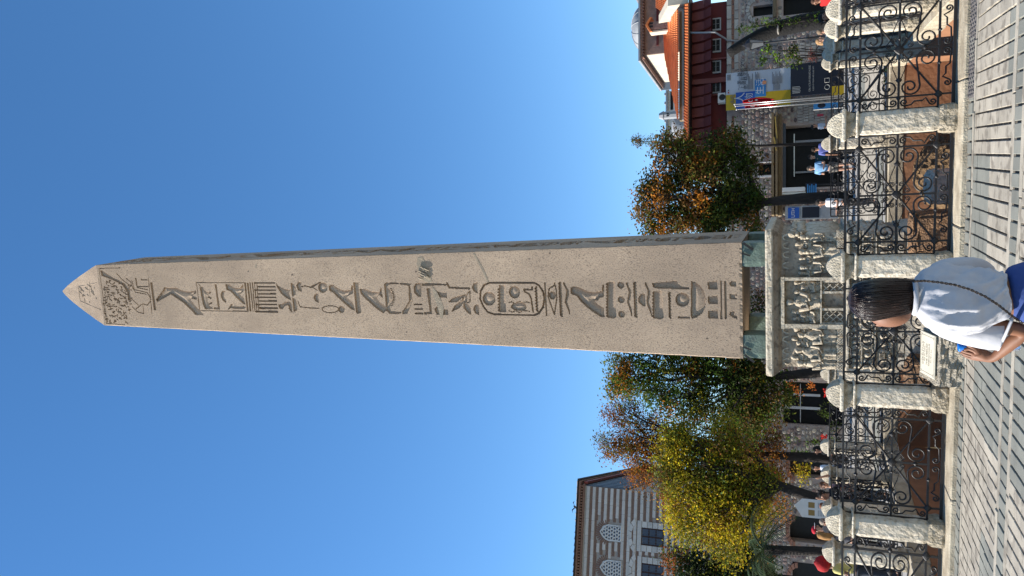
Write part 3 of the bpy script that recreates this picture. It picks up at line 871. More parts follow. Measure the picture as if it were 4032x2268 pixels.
shaft = MB(); sign_mb = {}; side = MB()
for (S, T, D, ID) in strips:
    ns, nt = D.shape
    dep = D + 0.0
    verts = [fpt(S[i], T[j], dep[i, j]) for i in range(ns) for j in range(nt)]
    cellmax = np.maximum(np.maximum(D[:-1, :-1], D[1:, :-1]), np.maximum(D[:-1, 1:], D[1:, 1:]))
    cid = np.maximum(np.maximum(ID[:-1, :-1], ID[1:, :-1]), np.maximum(ID[:-1, 1:], ID[1:, 1:]))
    remap = {}
    # plain cells merged into runs along the height to keep the mesh light
    for j in range(nt - 1):
        i = 0
        while i < ns - 1:
            if cellmax[i, j] > 0:
                gi = int(cid[i, j])
                key = gi
                mbx = sign_mb.setdefault(key, ({}, [], []))
                idx = []
                for (ii, jj) in ((i, j), (i, j + 1), (i + 1, j + 1), (i + 1, j)):
                    kk = (id(D), ii, jj)
                    if kk not in mbx[0]:
                        mbx[0][kk] = len(mbx[1]); mbx[1].append(verts[ii * nt + jj])
                    idx.append(mbx[0][kk])
                mbx[2].append(tuple(idx))
                i += 1
            else:
                i2 = i
                while i2 < ns - 1 and cellmax[i2, j] == 0 and i2 - i < 40: i2 += 1
                shaft.add([verts[i * nt + j], verts[i * nt + j + 1], verts[i2 * nt + j + 1], verts[i2 * nt + j]], [(0, 1, 2, 3)])
                i = i2
def edge_half(s): return half_at(s) + 0.006 * nz((0, 0, s), 3.0, 2) - 0.004
def chip(s): return 0.016 + 0.014 * abs(nz((0, 3, s), 4.0, 2))
# plain margins beside the carved strip
def margin(s0, s1, tin, sgn, n):
    for k in range(n):
        sa, sb_ = s0 + (s1 - s0) * k / n, s0 + (s1 - s0) * (k + 1) / n
        ca, cb_ = (chip(sa), chip(sb_)) if sgn < 0 else (0.0, 0.0)
        q = [fpt(sa, sgn * tin), fpt(sa, sgn * (edge_half(sa) - ca)), fpt(sb_, sgn * (edge_half(sb_) - cb_)), fpt(sb_, sgn * tin)]
        shaft.add(q, [(0, 1, 2, 3)] if sgn > 0 else [(3, 2, 1, 0)])
        if sgn < 0:                                        # worn left edge
            shaft.add([q[1], q[2], (-edge_half(sb_), -half_at(sb_) + cb_, q[2][2]), (-edge_half(sa), -half_at(sa) + ca, q[1][2])], [(0, 1, 2, 3)])
for sg in (-1, 1):
    margin(s_lo, S_TOP, STRIP_T, sg, 150); margin(S_TOP, SL - 0.03, 0.775, sg, 14)
def full(s0, s1):
    shaft.add([fpt(s0, -edge_half(s0)), fpt(s0, edge_half(s0)), fpt(s1, edge_half(s1)), fpt(s1, -edge_half(s1))], [(0, 1, 2, 3)])
full(SL - 0.03, SL)
# ragged lower edge
nb = 60
for k in range(nb):
    t0, t1 = -edge_half(0) + 2 * edge_half(0) * k / nb, -edge_half(0) + 2 * edge_half(0) * (k + 1) / nb
    r0, r1 = 0.05 * abs(nz((t0, 0, 0), 5, 8)) , 0.05 * abs(nz((t1, 0, 0), 5, 8))
    shaft.add([fpt(s_lo, t0), fpt(s_lo, t1), fpt(min(0, -0.02) + 0, t1, r1), fpt(-0.02, t0, r0)], [(3, 2, 1, 0)])
# back, left, right faces (the right one carries its own inscription)
nseg = 90
def side_pt(s, ax, u):                                  # ax: +1 right, -1 left
    h = edge_half(s); return (ax * h, u * h, Z0 + (Z1 - Z0) * s / SL)
for k in range(nseg):
    sa, sb_ = -0.02 + (SL + 0.02) * k / nseg, -0.02 + (SL + 0.02) * (k + 1) / nseg
    for ax in (-1,):
        q = [side_pt(sa, ax, -1 + 0.012), side_pt(sa, ax, 1), side_pt(sb_, ax, 1), side_pt(sb_, ax, -1 + 0.012)]
        shaft.add(q, [(3, 2, 1, 0)])
    h0, h1 = edge_half(sa), edge_half(sb_)
    za, zb = Z0 + (Z1 - Z0) * sa / SL, Z0 + (Z1 - Z0) * sb_ / SL
    shaft.add([(h0, h0, za), (-h0, h0, za), (-h1, h1, zb), (h1, h1, zb)], [(0, 1, 2, 3)])
shaft.add([(-H0, -H0 + 0.03, Z0 - 0.02), (H0, -H0 + 0.03, Z0 - 0.02), (H0, H0, Z0 - 0.02), (-H0, H0, Z0 - 0.02)], [(3, 2, 1, 0)])
# right face: same strip turned a quarter
rot = lambda p: (-p[1], p[0], p[2])
rs_face = MB()
S, T, D, ID = carve(s_lo, SL - 0.03, -0.5, 0.5, 0.03, G)
ns, nt = D.shape
for i in range(ns):
    for j in range(nt): rs_face.v.append(rot(fpt(S[i], T[j], D[i, j] * 4.0)))
for i in range(ns - 1):
    for j in range(nt - 1): rs_face.f.append((i * nt + j, i * nt + j + 1, (i + 1) * nt + j + 1, (i + 1) * nt + j))
for k in range(nseg):
    sa, sb_ = s_lo + (SL - 0.03 - s_lo) * k / nseg, s_lo + (SL - 0.03 - s_lo) * (k + 1) / nseg
    for sg in (-1, 1):
        q = [rot(fpt(sa, sg * 0.5)), rot(fpt(sa, sg * edge_half(sa))), rot(fpt(sb_, sg * edge_half(sb_))), rot(fpt(sb_, sg * 0.5))]
        rs_face.add(q, [(0, 1, 2, 3)] if sg > 0 else [(3, 2, 1, 0)])
rs_face.obj('side_face', M['granite'], ob, fix=False)
for s0_, s1_ in ((-0.02, s_lo), (SL - 0.03, SL)):
    shaft.add([rot(fpt(s0_, -edge_half(s0_))), rot(fpt(s0_, edge_half(s0_))), rot(fpt(s1_, edge_half(s1_))), rot(fpt(s1_, -edge_half(s1_)))], [(0, 1, 2, 3)])
shaft.obj('shaft', M['granite'], ob, fix=False)
for gi, (vm, vv, ff) in sign_mb.items():
    pass
merged = {}
prev_key, cur = None, None
order = sorted(sign_mb)
groups = []
for gi in order:                                           # strokes of one sign that follow each other become one part
    n = G[gi][0]
    if groups and G[groups[-1][-1]][0] == n and n in ('carved_frame', 'carved_bull', 'carved_facade', 'carved_scene', 'carved_fringe', 'carved_noose', 'carved_crossed_cord', 'carved_scarab', 'carved_eye', 'carved_loop_sign', 'carved_bee', 'carved_axe', 'carved_sickle'):
        groups[-1].append(gi)
    else:
        groups.append([gi])
for gr in groups:
    mb = MB()
    for gi in gr: mb.add(sign_mb[gi][1], sign_mb[gi][2])
    mb.obj(G[gr[0]][0], M['granite'], ob, fix=False)
# pyramidion
py_ = MB(); n = 10
tipx, tipy = -0.033, -0.006
def pyr(k, u, w):
    h = H1 * (1 - k) ** 0.93
    return (tipx * k + u * h, tipy * k + w * h, Z1 + (ZT - Z1) * (1 - (1 - k) ** 1.04))
for sd in range(4):
    rows_ = []
    for i in range(n + 1):
        k = i / n * 0.985
        rows_.append([pyr(k, *[(u, -1), (1, u), (-u, 1), (-1, -u)][sd]) for u in np.linspace(-1, 1, 9)])
    rows_ = [[(p[0] + 0.008 * nz(p, 5, 1), p[1] + 0.008 * nz(p, 5, 3), p[2]) for p in r] for r in rows_]
    py_.loft(rows_, False, False)
py_.add([pyr(0.985, -1, -1), pyr(0.985, 1, -1), pyr(0.985, 1, 1), pyr(0.985, -1, 1)], [(0, 1, 2, 3)])
pyo = py_.obj('pyramidion', M['granite'], ob)
sc = MB()
for k in range(26):
    kk = 0.06 + rs.random() * 0.42; u0 = -0.45 + rs.random() * 0.8
    a_ = rs.choice([0, 1.57, 0.7, -0.7]); l_ = 0.05 + rs.random() * 0.16
    p0 = Vector(pyr(kk, u0, -1)); p1 = Vector(pyr(min(0.6, kk + l_ * 0.5 * abs(math.sin(a_))), u0 + l_ * math.cos(a_), -1))
    sc.tube([p0, p1], 0.010, 4)
for q in (((.04, -.5), (.5, -.5)), ((.04, .42), (.5, .42)), ((.5, -.5), (.5, .42))):
    sc.tube([pyr(q[0][0], q[0][1], -1), pyr(q[1][0], q[1][1], -1)], 0.008, 4)
sc.obj('carved_tip_scene', M['granite'], pyo)
# stone patch and chipped hollow on the front face
M['patch'] = mat('grey_repair', (0.44, 0.365, 0.265), (0.32, 0.265, 0.20), 6, 0.9, 0.5, 40)
def patch(pts, name, d=0.004):
    q = [face(*p) for p in pts]
    mb = MB(); mb.add([fpt(s, t, -d) for s, t in q] + [fpt(s, t, 0.02) for s, t in q], [tuple(range(len(q)))] + [(i, (i + 1) % len(q), (i + 1) % len(q) + len(q), i + len(q)) for i in range(len(q))])
    mb.obj(name, M['patch'], ob)
patch([(1645, 1015), (1662, 1012), (1685, 1050), (1695, 1085), (1702, 1112), (1690, 1114), (1665, 1105), (1650, 1070), (1640, 1040)], 'repair_patch')
patch([(1702, 1128), (1722, 1152), (1738, 1185), (1748, 1215), (1742, 1255), (1735, 1252), (1722, 1205), (1706, 1165)], 'repair_patch', 0.003)
patch([(1862, 998), (1868, 998), (1905, 1060), (1925, 1112), (1918, 1112), (1895, 1060)], 'repair_patch', 0.003)
patch([(1003, 1046), (1008, 1040), (1012, 1046), (1009, 1055), (1004, 1053)], 'repair_patch', 0.003)
for k in range(34):                                        # small chips scattered over the face
    px_, py_ = 520 + rs.random() * 2350, 0
    py_ = (1046 + 366 * (px_ - 376) / 2540 * -0.26) + rs.random() * (237 + 225 * (px_ - 376) / 2540)
    if 1085 < py_ < 1290: continue
    rr0 = 1.6 + rs.random() * 2.6
    s0c, t0c = face(px_, py_)
    if abs(t0c) > half_at(s0c) - 0.08: continue
    M.setdefault('chip', mat('chip_hollow', (0.20, 0.15, 0.115), (0.13, 0.10, 0.08), 9, 0.95, 0.3, 40))
    MB().poly([fpt(s0c + rr0 * .005 * math.sin(q) * rs.uniform(.7, 1.6), t0c + rr0 * .005 * math.cos(q), -0.002) for q in np.linspace(0, 5.4, 7)], (0, 0.012, 0)).obj('chip', M['chip'], ob)
cr = MB()
for k in range(9):
    x0 = 1640 + rs.random() * 30; y0 = 1046 + k * 5.2
    q = [face(x0 + 9 * j, y0 + 4 * j + rs.random() * 5) for j in range(4)]
    cr.tube([fpt(s, t, -0.010 - 0.02 * rs.random()) for s, t in q], [0.006, 0.02, 0.018, 0.006], 5)
cr.obj('broken_ridges', M['patch'], ob)
# ================================================================ bronze cubes and marble pedestal
for (sx, sy, lab) in ((-1, -1, 'green bronze cube under the front left corner of the obelisk'), (1, -1, 'green bronze cube under the front right corner of the obelisk'),
                      (-1, 1, 'dark bronze cube under the back left corner of the obelisk'), (1, 1, 'dark bronze cube under the back right corner of the obelisk')):
    cu = ething('bronze_cube', OA + sx * (H0 - 0.235), OB + sy * (H0 - 0.235), 2.312, lab, 'bronze block', 'bronze cubes carrying the obelisk')
    rough_prism(0.225, 0.225, 0.0, 0.405, 4, 5, 0.004, sx * 3 + sy, 0.008).obj('cube_body', M['bronze'], cu)
    if sy < 0:
        cl = MB().box(-0.02, 0.02, -0.012, 0.0, -0.16, 0.06).obj('clamp', M['iron'], cu); cl.location = (sx * 0.19, -0.232, 0.34); cl.rotation_euler = (0, R(38), 0)
        cl = MB().box(-0.015, 0.015, -0.012, 0.0, -0.1, 0.05).obj('clamp', M['iron'], cu); cl.location = (sx * 0.02, -0.232, 0.36); cl.rotation_euler = (0, R(20), 0)
ped = ething('marble_pedestal', OA, OB, 0.0, 'carved white marble pedestal with rows of relief figures under the obelisk', 'pedestal')
BH = 1.245
BF = 1.185                                        # recessed background of the reliefs
def rough_slab(h, z0, z1, amp, seed): return rough_prism(h, h, z0, z1, 26, 5, amp, seed, 0.014)
rough_slab(1.345, 2.178, 2.310, 0.008, 2).obj('top_slab', M['marble'], ped)
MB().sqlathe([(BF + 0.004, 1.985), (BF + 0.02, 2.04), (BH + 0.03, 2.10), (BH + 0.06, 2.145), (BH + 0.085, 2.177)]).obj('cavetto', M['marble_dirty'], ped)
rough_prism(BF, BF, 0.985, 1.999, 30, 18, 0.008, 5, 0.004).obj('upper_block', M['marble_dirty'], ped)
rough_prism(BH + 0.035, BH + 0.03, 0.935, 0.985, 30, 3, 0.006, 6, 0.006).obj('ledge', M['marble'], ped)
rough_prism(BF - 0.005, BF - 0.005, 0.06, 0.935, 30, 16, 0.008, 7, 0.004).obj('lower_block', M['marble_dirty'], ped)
FB = OB - BH                                      # front plane of the block
def pz(x, y):
    a, z = at_b(x, y, FB)
    return a - OA, z
def limb(mb, pts, rs, n=7): mb.tube(pts, rs, n)
def bust(head, hr, body=None, hw=None, side=False, seed=0, turn=0.0):
    """one carved figure standing out of the front face: head centre (photo), head radius, body box (x0,x1,y0,y1)"""
    mb = MB()
    hx, hz = pz(*head)
    y0 = -BF
    hr = hr * 1.12
    mb.ball((hx, y0 - hr * 0.55, hz), hr * 0.92, hr * 0.95, hr * 1.25, 10, 7)
    mb.ball((hx - hr * 0.15, y0 - hr * 1.35, hz - hr * 0.2), hr * 0.25, hr * 0.35, hr * 0.45, 6, 5)       # nose
    mb.ball((hx, y0 - hr * 0.5, hz + hr * 0.45), hr * 1.02, hr * 1.0, hr * 0.85, 10, 6)                    # hair cap
    mb.tube([(hx, y0 - hr * 0.5, hz - hr * 0.8), (hx, y0 - hr * 0.5, hz - hr * 1.7)], hr * 0.72, 7)
    if body is None:
        body = (head[0] + 13, head[0] + 52, head[1] - 12, head[1] + 12)
    if body:
        bx0, bx1, by0, by1 = body
        bx0 = min(bx0, head[0] + 13)
        by0, by1 = by0 - 3, by1 + 3
        xl, zt = pz(bx0, by1); xr, zb = pz(bx1, by0)
        xm, wv = (xl + xr) / 2, abs(xr - xl) / 2
        rings = []
        nrow = 9
        for i in range(nrow + 1):
            t = i / nrow
            z = zt + (zb - zt) * t
            k = math.sin(min(1, 0.28 + t * 1.1) * math.pi / 2) if t < 0.6 else 1.0 - 0.12 * (t - 0.6)
            ring = []
            for j in range(15):
                an = math.pi * j / 14
                fold = 1 + 0.17 * math.sin(j * 1.9 + seed + t * 1.5) * (0.35 + t) + 0.08 * math.sin(j * 3.7 - t * 4 + seed)
                ring.append((xm + math.cos(an) * wv * k * (1 + 0.03 * math.sin(7 * t + seed)), y0 + 0.02 - math.sin(an) * wv * (0.66 if i else 0.3) * fold, z))
            rings.append(ring)
        mb.loft(rings, False, False)
        mb.add(rings[0], [tuple(range(14, -1, -1))])
        # forearm laid across the body, with a hand
        limb(mb, [(xm - wv * 0.85, y0 - wv * 0.35, zt + (zb - zt) * 0.25), (xm - wv * 0.7, y0 - wv * 0.62, zt + (zb - zt) * 0.55), (xm + wv * 0.15, y0 - wv * 0.78, zt + (zb - zt) * 0.47)], [wv * 0.22, wv * 0.2, wv * 0.13])
        limb(mb, [(xm + wv * 0.85, y0 - wv * 0.35, zt + (zb - zt) * 0.25), (xm + wv * 0.75, y0 - wv * 0.6, zt + (zb - zt) * 0.5), (xm + wv * 0.2, y0 - wv * 0.72, zt + (zb - zt) * 0.6)], [wv * 0.2, wv * 0.18, wv * 0.12])
        mb.ball((xm + wv * 0.2, y0 - wv * 0.82, zt + (zb - zt) * 0.49), wv * 0.14, wv * 0.12, wv * 0.12, 6, 4)
    mb.v = [(p[0] + 0.020 * nz(p, 12, seed), p[1] + 0.022 * nz(p, 11, seed + 4), p[2] + 0.020 * nz(p, 12, seed + 8)) for p in mb.v]   # wear
    return mb
figs = [((3165, 935), .045, (3187, 3292, 918, 952)), ((3143, 962), .036, None), ((3163, 992), .050, (3186, 3292, 962, 1014)), ((3157, 1019), .032, None),
        ((3161, 1056), .045, (3190, 3290, 1034, 1074)), ((3154, 1078), .036, None), ((3120, 922), .055, None),
        ((3135, 1114), .036, None), ((3165, 1133), .046, (3188, 3228, 1110, 1150)), ((3137, 1151), .036, None),
        ((3113, 1191), .052, (3139, 3229, 1154, 1222)), ((3128, 1230), .040, None), ((3132, 1257), .038, None), ((3165, 1246), .046, (3186, 3230, 1228, 1272)),
        ((3135, 1297), .038, None), ((3157, 1319), .050, (3183, 3292, 1292, 1352)), ((3126, 1336), .036, None), ((3148, 1352), .042, None),
        ((3146, 1380), .054, (3180, 3292, 1364, 1418)), ((3128, 1410), .040, None), ((3154, 1432), .050, (3182, 3292, 1418, 1452))]
for i, (h, r, b_) in enumerate(figs):
    bust(h, r, b_, seed=i * 1.7).obj('carved_figure', M['relief'], ped, smooth=True)
# framed box of the emperor
def pbox(x0, x1, y0, y1, d0, d1):
    xl, zt = pz(x0, y1); xr, zb = pz(x1, y0)
    return MB().box(xl, xr, -BF - d1 - 0.02, -BF + 0.02, zb, zt)
fr = pbox(3075, 3088, 1090, 1292, -0.02, 0.085).obj('box_frame', M['marble'], ped)
pbox(3088, 3326, 1278, 1291, -0.02, 0.08).obj('frame_jamb', M['marble'], ped)
pbox(3088, 3326, 1091, 1104, -0.02, 0.08).obj('frame_jamb', M['marble'], ped)
pbox(3229, 3236, 1104, 1278, -0.02, 0.075).obj('box_sill', M['marble'], ped)
for y0, y1 in ((1104, 1112), (1147, 1155), (1214, 1222), (1270, 1278)):
    pbox(3236, 3326, y0, y1, -0.02, 0.06).obj('baluster_pier', M['marble'], ped)
def lattice(x0, x1, y0, y1, n, d=0.03):
    xl, zt = pz(x0, y1); xr, zb = pz(x1, y0)
    mb = MB()
    hgt = zt - zb; m_ = max(1, int((xr - xl) / hgt * n))
    for s_ in (1, -1):
        for k in range(-n, m_ + n):
            xa = xl + k * hgt / n; xb = xa + hgt
            if s_ < 0: xa, xb = xb, xa
            pts = []
            for t in np.linspace(0, 1, 9):
                x = xa + (xb - xa) * t
                if xl <= x <= xr: pts.append((x, -BF - d * 0.5 - 0.045, zb + hgt * t))
            if len(pts) > 1: mb.tube([pts[0], pts[-1]], 0.009, 4)
    return mb
lattice(3240, 3322, 1112, 1147, 3).obj('carved_lattice', M['marble'], ped)
lattice(3240, 3322, 1222, 1270, 3).obj('carved_lattice', M['marble'], ped)
for (y0, y1) in ((905, 1090), (1292, 1460)):
    n = 5
    for k in range(n):
        ya = y0 + (y1 - y0) * k / n; yb = y0 + (y1 - y0) * (k + 1) / n
        pbox(3294, 3322, ya + 1, yb - 3, -0.01, 0.025 if k % 2 else 0.05).obj('parapet_panel', M['marble'], ped)
        lattice(3297, 3320, ya + 3, yb - 4, 2, 0.075).obj('carved_lattice', M['marble'], ped)
# little arches along the top of the upper register
for y in (936, 968, 1004, 1046, 1302, 1338, 1384, 1425):
    x_, z_ = pz(3098, y)
    MB().tube([(x_ + .052 * math.cos(math.pi * k / 8), -BF - 0.012, z_ - 0.03 + .095 * math.sin(math.pi * k / 8)) for k in range(9)], 0.013, 5).obj('carved_arch', M['marble'], ped)
# lower register: rows of spectators, dancers and musicians
hseed = random.Random(3)
for row, (vx, r, sp, bd) in enumerate(((3368, .034, 25, 30), (3412, .036, 26, 34), (3478, .034, 30, 46))):
    y = 920 + row * 9
    while y < 1455:
        if not (row == 2 and 1080 < y < 1120):
            jx = hseed.uniform(-3, 3)
            bust((vx + jx, y + hseed.uniform(-3, 3)), r, (vx + jx + 9, vx + jx + bd, y - 10, y + 10), seed=y).obj('carved_spectator', M['relief'], ped, smooth=True)
        y += sp
for x0, x1 in ((3394, 3397), (3446, 3450), (3518, 3530)):
    pbox(x0, x1, 908, 1458, -0.02, 0.03).obj('moulding', M['marble'], ped)
for k in range(7): pbox(3470 + k * 5, 3472 + k * 5, 946, 972, -0.01, 0.045).obj('organ_pipe', M['marble'], ped)
for k in range(5): pbox(3462 + k * 5, 3464 + k * 5, 1392, 1420, -0.01, 0.045).obj('organ_pipe', M['marble'], ped)
for k in range(10): pbox(3536, 3560, 915 + k * 55, 950 + k * 55, -0.015, 0.02).obj('carved_panel', M['marble'], ped)
# weathered figures on the shaded right side
sdm = MB()
for row, (z, hr, sp) in enumerate(((1.72, .07, .26), (1.84, .055, .31), (0.80, .05, .2), (0.62, .05, .2), (0.40, .05, .22))):
    b_ = -1.1
    while b_ < 1.15:
        zz = z + hseed.uniform(-.03, .03)
        fg = MB()
        fg.ball((BF + 0.03, b_, zz), hr * 0.9, hr, hr * 1.2, 8, 6)
        bl_ = (0.58 if row == 0 else 0.0 if row == 1 else 0.1)
        if bl_: fg.lathe([(hr * 0.6, 0), (hr * 1.5, -hr * 0.6), (hr * 1.6, -bl_ * 0.6), (hr * 1.4, -bl_)], (BF, b_, zz - hr), 9, 0.6, 1)
        fg.obj('weathered_figure', M['marble'], ped, smooth=True)
        b_ += sp
# socle under the marble, with brown granite corner stones
so = ething('socle', OA, OB, 0.0, 'low pale stone socle under the marble pedestal in the pit', 'socle')
rough_prism(1.30, 1.22, -2.0, 0.055, 24, 14, 0.03, 11, 0.01).obj('socle_block', M['marble'], so)
for sx in (-1, 1):
    rock('granite_block', OA + sx * 1.22 - 0.36, OA + sx * 1.22 + 0.36, OB - 1.62, OB - 1.05, -0.62, 0.05, M['brownstone'], 'rounded brown granite corner stone below the pedestal, %s' % ('left' if sx < 0 else 'right'))
rock('fallen_block', 0.42, 1.02, 4.4, 5.3, -1.2, -0.36, M['marble'], 'pale marble block in shade right of the pedestal')
rock('fallen_slab', 0.15, 0.95, 3.5, 3.95, -1.9, -0.78, M['marble'], 'white marble slab lying low behind the railing right of pedestal')
rock('fallen_block', -3.35, -2.85, 2.2, 2.75, -1.9, -0.42, M['marble'], 'white marble block low in the pit behind the plaque stone')
# ================================================================ the museum behind (facade 40 m away)
YM = 40.0
M['rubble_bed'] = mat('rubble_mortar', (0.52, 0.42, 0.36), (0.38, 0.30, 0.26), 2.5, 0.95, 0.6, 18, bdist=0.04)
M['ashlar'] = mat('pale_ashlar', (0.50, 0.46, 0.40), (0.38, 0.34, 0.30), 2.2, 0.9, 0.4, 14, rnd=0.14)
M['rub1'] = mat('grey_rubble', (0.42, 0.38, 0.34), (0.30, 0.27, 0.24), 5, 0.9, 0.4, 20, rnd=0.22)
M['rub2'] = mat('pink_rubble', (0.40, 0.29, 0.25), (0.29, 0.20, 0.17), 5, 0.9, 0.4, 20, rnd=0.22)
M['rub3'] = mat('dark_rubble', (0.14, 0.105, 0.10), (0.09, 0.07, 0.07), 5, 0.9, 0.4, 20, rnd=0.25)
M['rub4'] = mat('cream_rubble', (0.52, 0.46, 0.37), (0.40, 0.35, 0.28), 5, 0.9, 0.4, 20, rnd=0.16)
M['brick'] = mat('thin_red_brick', (0.34, 0.17, 0.115), (0.22, 0.11, 0.08), 6, 0.9, 0.4, 22, rnd=0.2)
M['maroon'] = mat('maroon_cladding', (0.20, 0.055, 0.05), (0.155, 0.042, 0.04), 2, 0.55, 0.1, 10)
M['redwall'] = mat('dark_red_plaster', (0.13, 0.022, 0.022), (0.10, 0.017, 0.018), 2, 0.8, 0.1, 10)
M['tile'] = mat('orange_roof_tile', (0.80, 0.25, 0.08), (0.62, 0.18, 0.055), 3.0, 0.85, 0.3, 30, rnd=0.1)
M['lead'] = mat('grey_lead_sheet', (0.36, 0.37, 0.38), (0.27, 0.28, 0.30), 1.5, 0.6, 0.2, 12)
M['lead_dark'] = mat('dark_lead_sheet', (0.10, 0.125, 0.17), (0.07, 0.09, 0.125), 1.2, 0.6, 0.2, 8)  # darker blue copy of the lead; on the side cladding it paints in shade
M['cream'] = mat('cream_plaster_lit_stone', (0.66, 0.58, 0.46), (0.55, 0.47, 0.37), 1.5, 0.9, 0.2, 12)  # gable plaster, and the sunlit tone painted on two stone sides
M['pinkstone'] = mat('pink_rubble_wall', (0.36, 0.22, 0.18), (0.25, 0.15, 0.125), 3.0, 0.9, 0.5, 9, bdist=0.05)
M['white'] = mat('white_paint', (0.74, 0.73, 0.71), (0.66, 0.65, 0.63), 4, 0.6, 0.05, 30)
M['glass'] = mat('dark_glass', (0.010, 0.011, 0.013), (0.016, 0.017, 0.02), 3, 0.3, 0, spec=0.08)
M['wood'] = mat('weathered_wood', (0.25, 0.18, 0.10), (0.16, 0.115, 0.065), 4, 0.8, 0.4, 20, stretch=(1, 1, 6))
M['black'] = mat('black_metal', (0.012, 0.012, 0.014), (0.02, 0.02, 0.022), 6, 0.5, 0.05)
M['steel'] = mat('bright_steel', (0.6, 0.6, 0.6), (0.5, 0.5, 0.5), 6, 0.35, 0, metal=0.8)
M['yellow'] = mat('yellow_paint', (0.68, 0.52, 0.16), (0.60, 0.45, 0.13), 4, 0.6, 0.05)
mus = thing('museum_building', (0, YM, 0), 0, 'long rubble stone museum with red upper storey and orange tile roof behind the trees', 'building')
def mp(x, y, Y=YM):
    P = at_y(x, y, Y)
    return P[0], P[2]
def mbox(x0, x1, y0, y1, f0, f1, Y=YM):           # photo box -> box on the facade standing f0..f1 proud of it (towards the camera)
    xl, zt = mp(x0, y1, Y); xr, zb = mp(x1, y0, Y)
    return MB().box(min(xl, xr), max(xl, xr), Y - YM - f1, Y - YM - f0, min(zb, zt), max(zb, zt))
WT = mp(2862, 300)[1]
XR, XL = mp(3000, -160)[0], mp(3000, 2700)[0]
# wall with openings: built from slabs between the openings
openings = [(3084, 3330, 480, 742), (2966, 3042, 14, 66), (3084, 3330, -60, 62), (3084, 3330, 1512, 1668), (2987, 3040, 642, 690), (3110, 3330, 1800, 1872), (3120, 3330, 2236, 2330), (3110, 3330, 2052, 2130)]
ops = []
for x0, x1, y0, y1 in openings:
    xl, zt = mp(x0, y1); xr, zb = mp(x1, y0)
    ops.append((xl, xr, max(0, zb) if x1 < 3300 else -0.1, zt))
xs = sorted({XL, XR} | {q for o_ in ops for q in o_[:2]})
wall = MB()
for i in range(len(xs) - 1):
    xa, xb = xs[i], xs[i + 1]; xm = (xa + xb) / 2
    cuts = sorted([(o_[2], o_[3]) for o_ in ops if o_[0] < xm < o_[1]])
    z = -0.1
    for c0, c1 in cuts:
        if c0 > z + 1e-3: wall.box(xa, xb, 0, 0.7, z, c0)
        z = c1
    wall.box(xa, xb, 0, 0.7, z, WT)
wall.obj('wall', M['rubble_bed'], mus)
# individual rubble stones
rr = random.Random(21)
stone_list = []
z = 0.05
while z < mp(2922, 300)[1]:
    hgt = rr.uniform(0.13, 0.25)
    x = XL + rr.uniform(0, 0.2)
    while x < XR:
        wv = rr.uniform(0.12, 0.32)
        xc, zc = x + wv / 2, z + hgt / 2 + rr.uniform(-.02, .02)
        blocked = any(o_[0] - wv / 2 - 0.05 < xc < o_[1] + wv / 2 + 0.05 and o_[2] - 0.1 < zc < o_[3] + 0.14 for o_ in ops)
        if not blocked: stone_list.append((xc, zc, wv * 0.92, hgt * rr.uniform(0.75, 0.98)))
        x += wv + rr.uniform(0.0, 0.05)
    z += hgt * 0.98
def pebble(w_, h_, t=0.038):
    n = 8
    out = [(math.cos(2 * math.pi * k / n + 0.39) * w_ * 0.53 * rr.uniform(0.82, 1.05), math.sin(2 * math.pi * k / n + 0.39) * h_ * 0.53 * rr.uniform(0.82, 1.05)) for k in range(n)]
    mb = MB()
    mb.loft([[(u, 0.0, v) for u, v in out], [(u, -t * 0.7, v) for u, v in out], [(u * 0.72, -t, v * 0.72) for u, v in out]], True)
    return mb
def shown(xc, zc):                                 # open stretch of the wall, not behind trees or the banner
    P = np.array([xc, YM, zc]); d = dist_of(P)
    y = 1134 - FPX * xc / d; v = 2016 - FPX * ((zc - CAM_H) * CT - YM * ST) / d
    return ((185 < y < 268 or 395 < y < 640 or 60 < y < 120) and 2925 < v < 3290) or (1660 < y < 1800 and 3060 < v < 3260) or (690 < y < 800 and 2990 < v < 3060)
peb = {}
for k_, c_b, c_d in (('rub1b', (0.30, 0.275, 0.25), (0.22, 0.20, 0.18)), ('rub2b', (0.29, 0.20, 0.17), (0.21, 0.14, 0.12)), ('rub3b', (0.20, 0.15, 0.14), (0.13, 0.10, 0.09)), ('rub4b', (0.60, 0.54, 0.44), (0.48, 0.43, 0.35))):
    M[k_] = mat('rubble_' + k_, c_b, c_d, 5, 0.9, 0.4, 20)
rest = {k: MB() for k in ('rub1', 'rub2', 'rub3', 'rub4', 'rub1b', 'rub2b', 'rub3b', 'rub4b')}
stone_list.sort(key=lambda q: (0 if shown(q[0], q[1]) else 1, -q[2] * q[3]))
for i, (xc, zc, w_, h_) in enumerate(stone_list):
    mk = rr.choices(['rub1', 'rub2', 'rub3', 'rub4'], [5, 4, 1.6, 3])[0]
    if i < 300 and shown(xc, zc):
        key = (round(w_ / 0.06), round(h_ / 0.05), mk)
        if key not in peb: peb[key] = pebble(key[0] * 0.06, key[1] * 0.05).mesh('wall_stone', M[mk], fix=True)
        o = link('wall_stone', peb[key], mus); o.location = (xc, 0, zc); o.rotation_euler = (0, rr.uniform(-.2, .2), 0)
    else:
        pbm = pebble(w_, h_); pbm.move(lambda p: (p[0] + xc, p[1], p[2] + zc)); rest[mk + rr.choice(['', 'b'])].add(pbm.v, pbm.f)
for mk, q in rest.items(): tag(q.obj('wall_stones', M[mk], mus), kind='stuff')
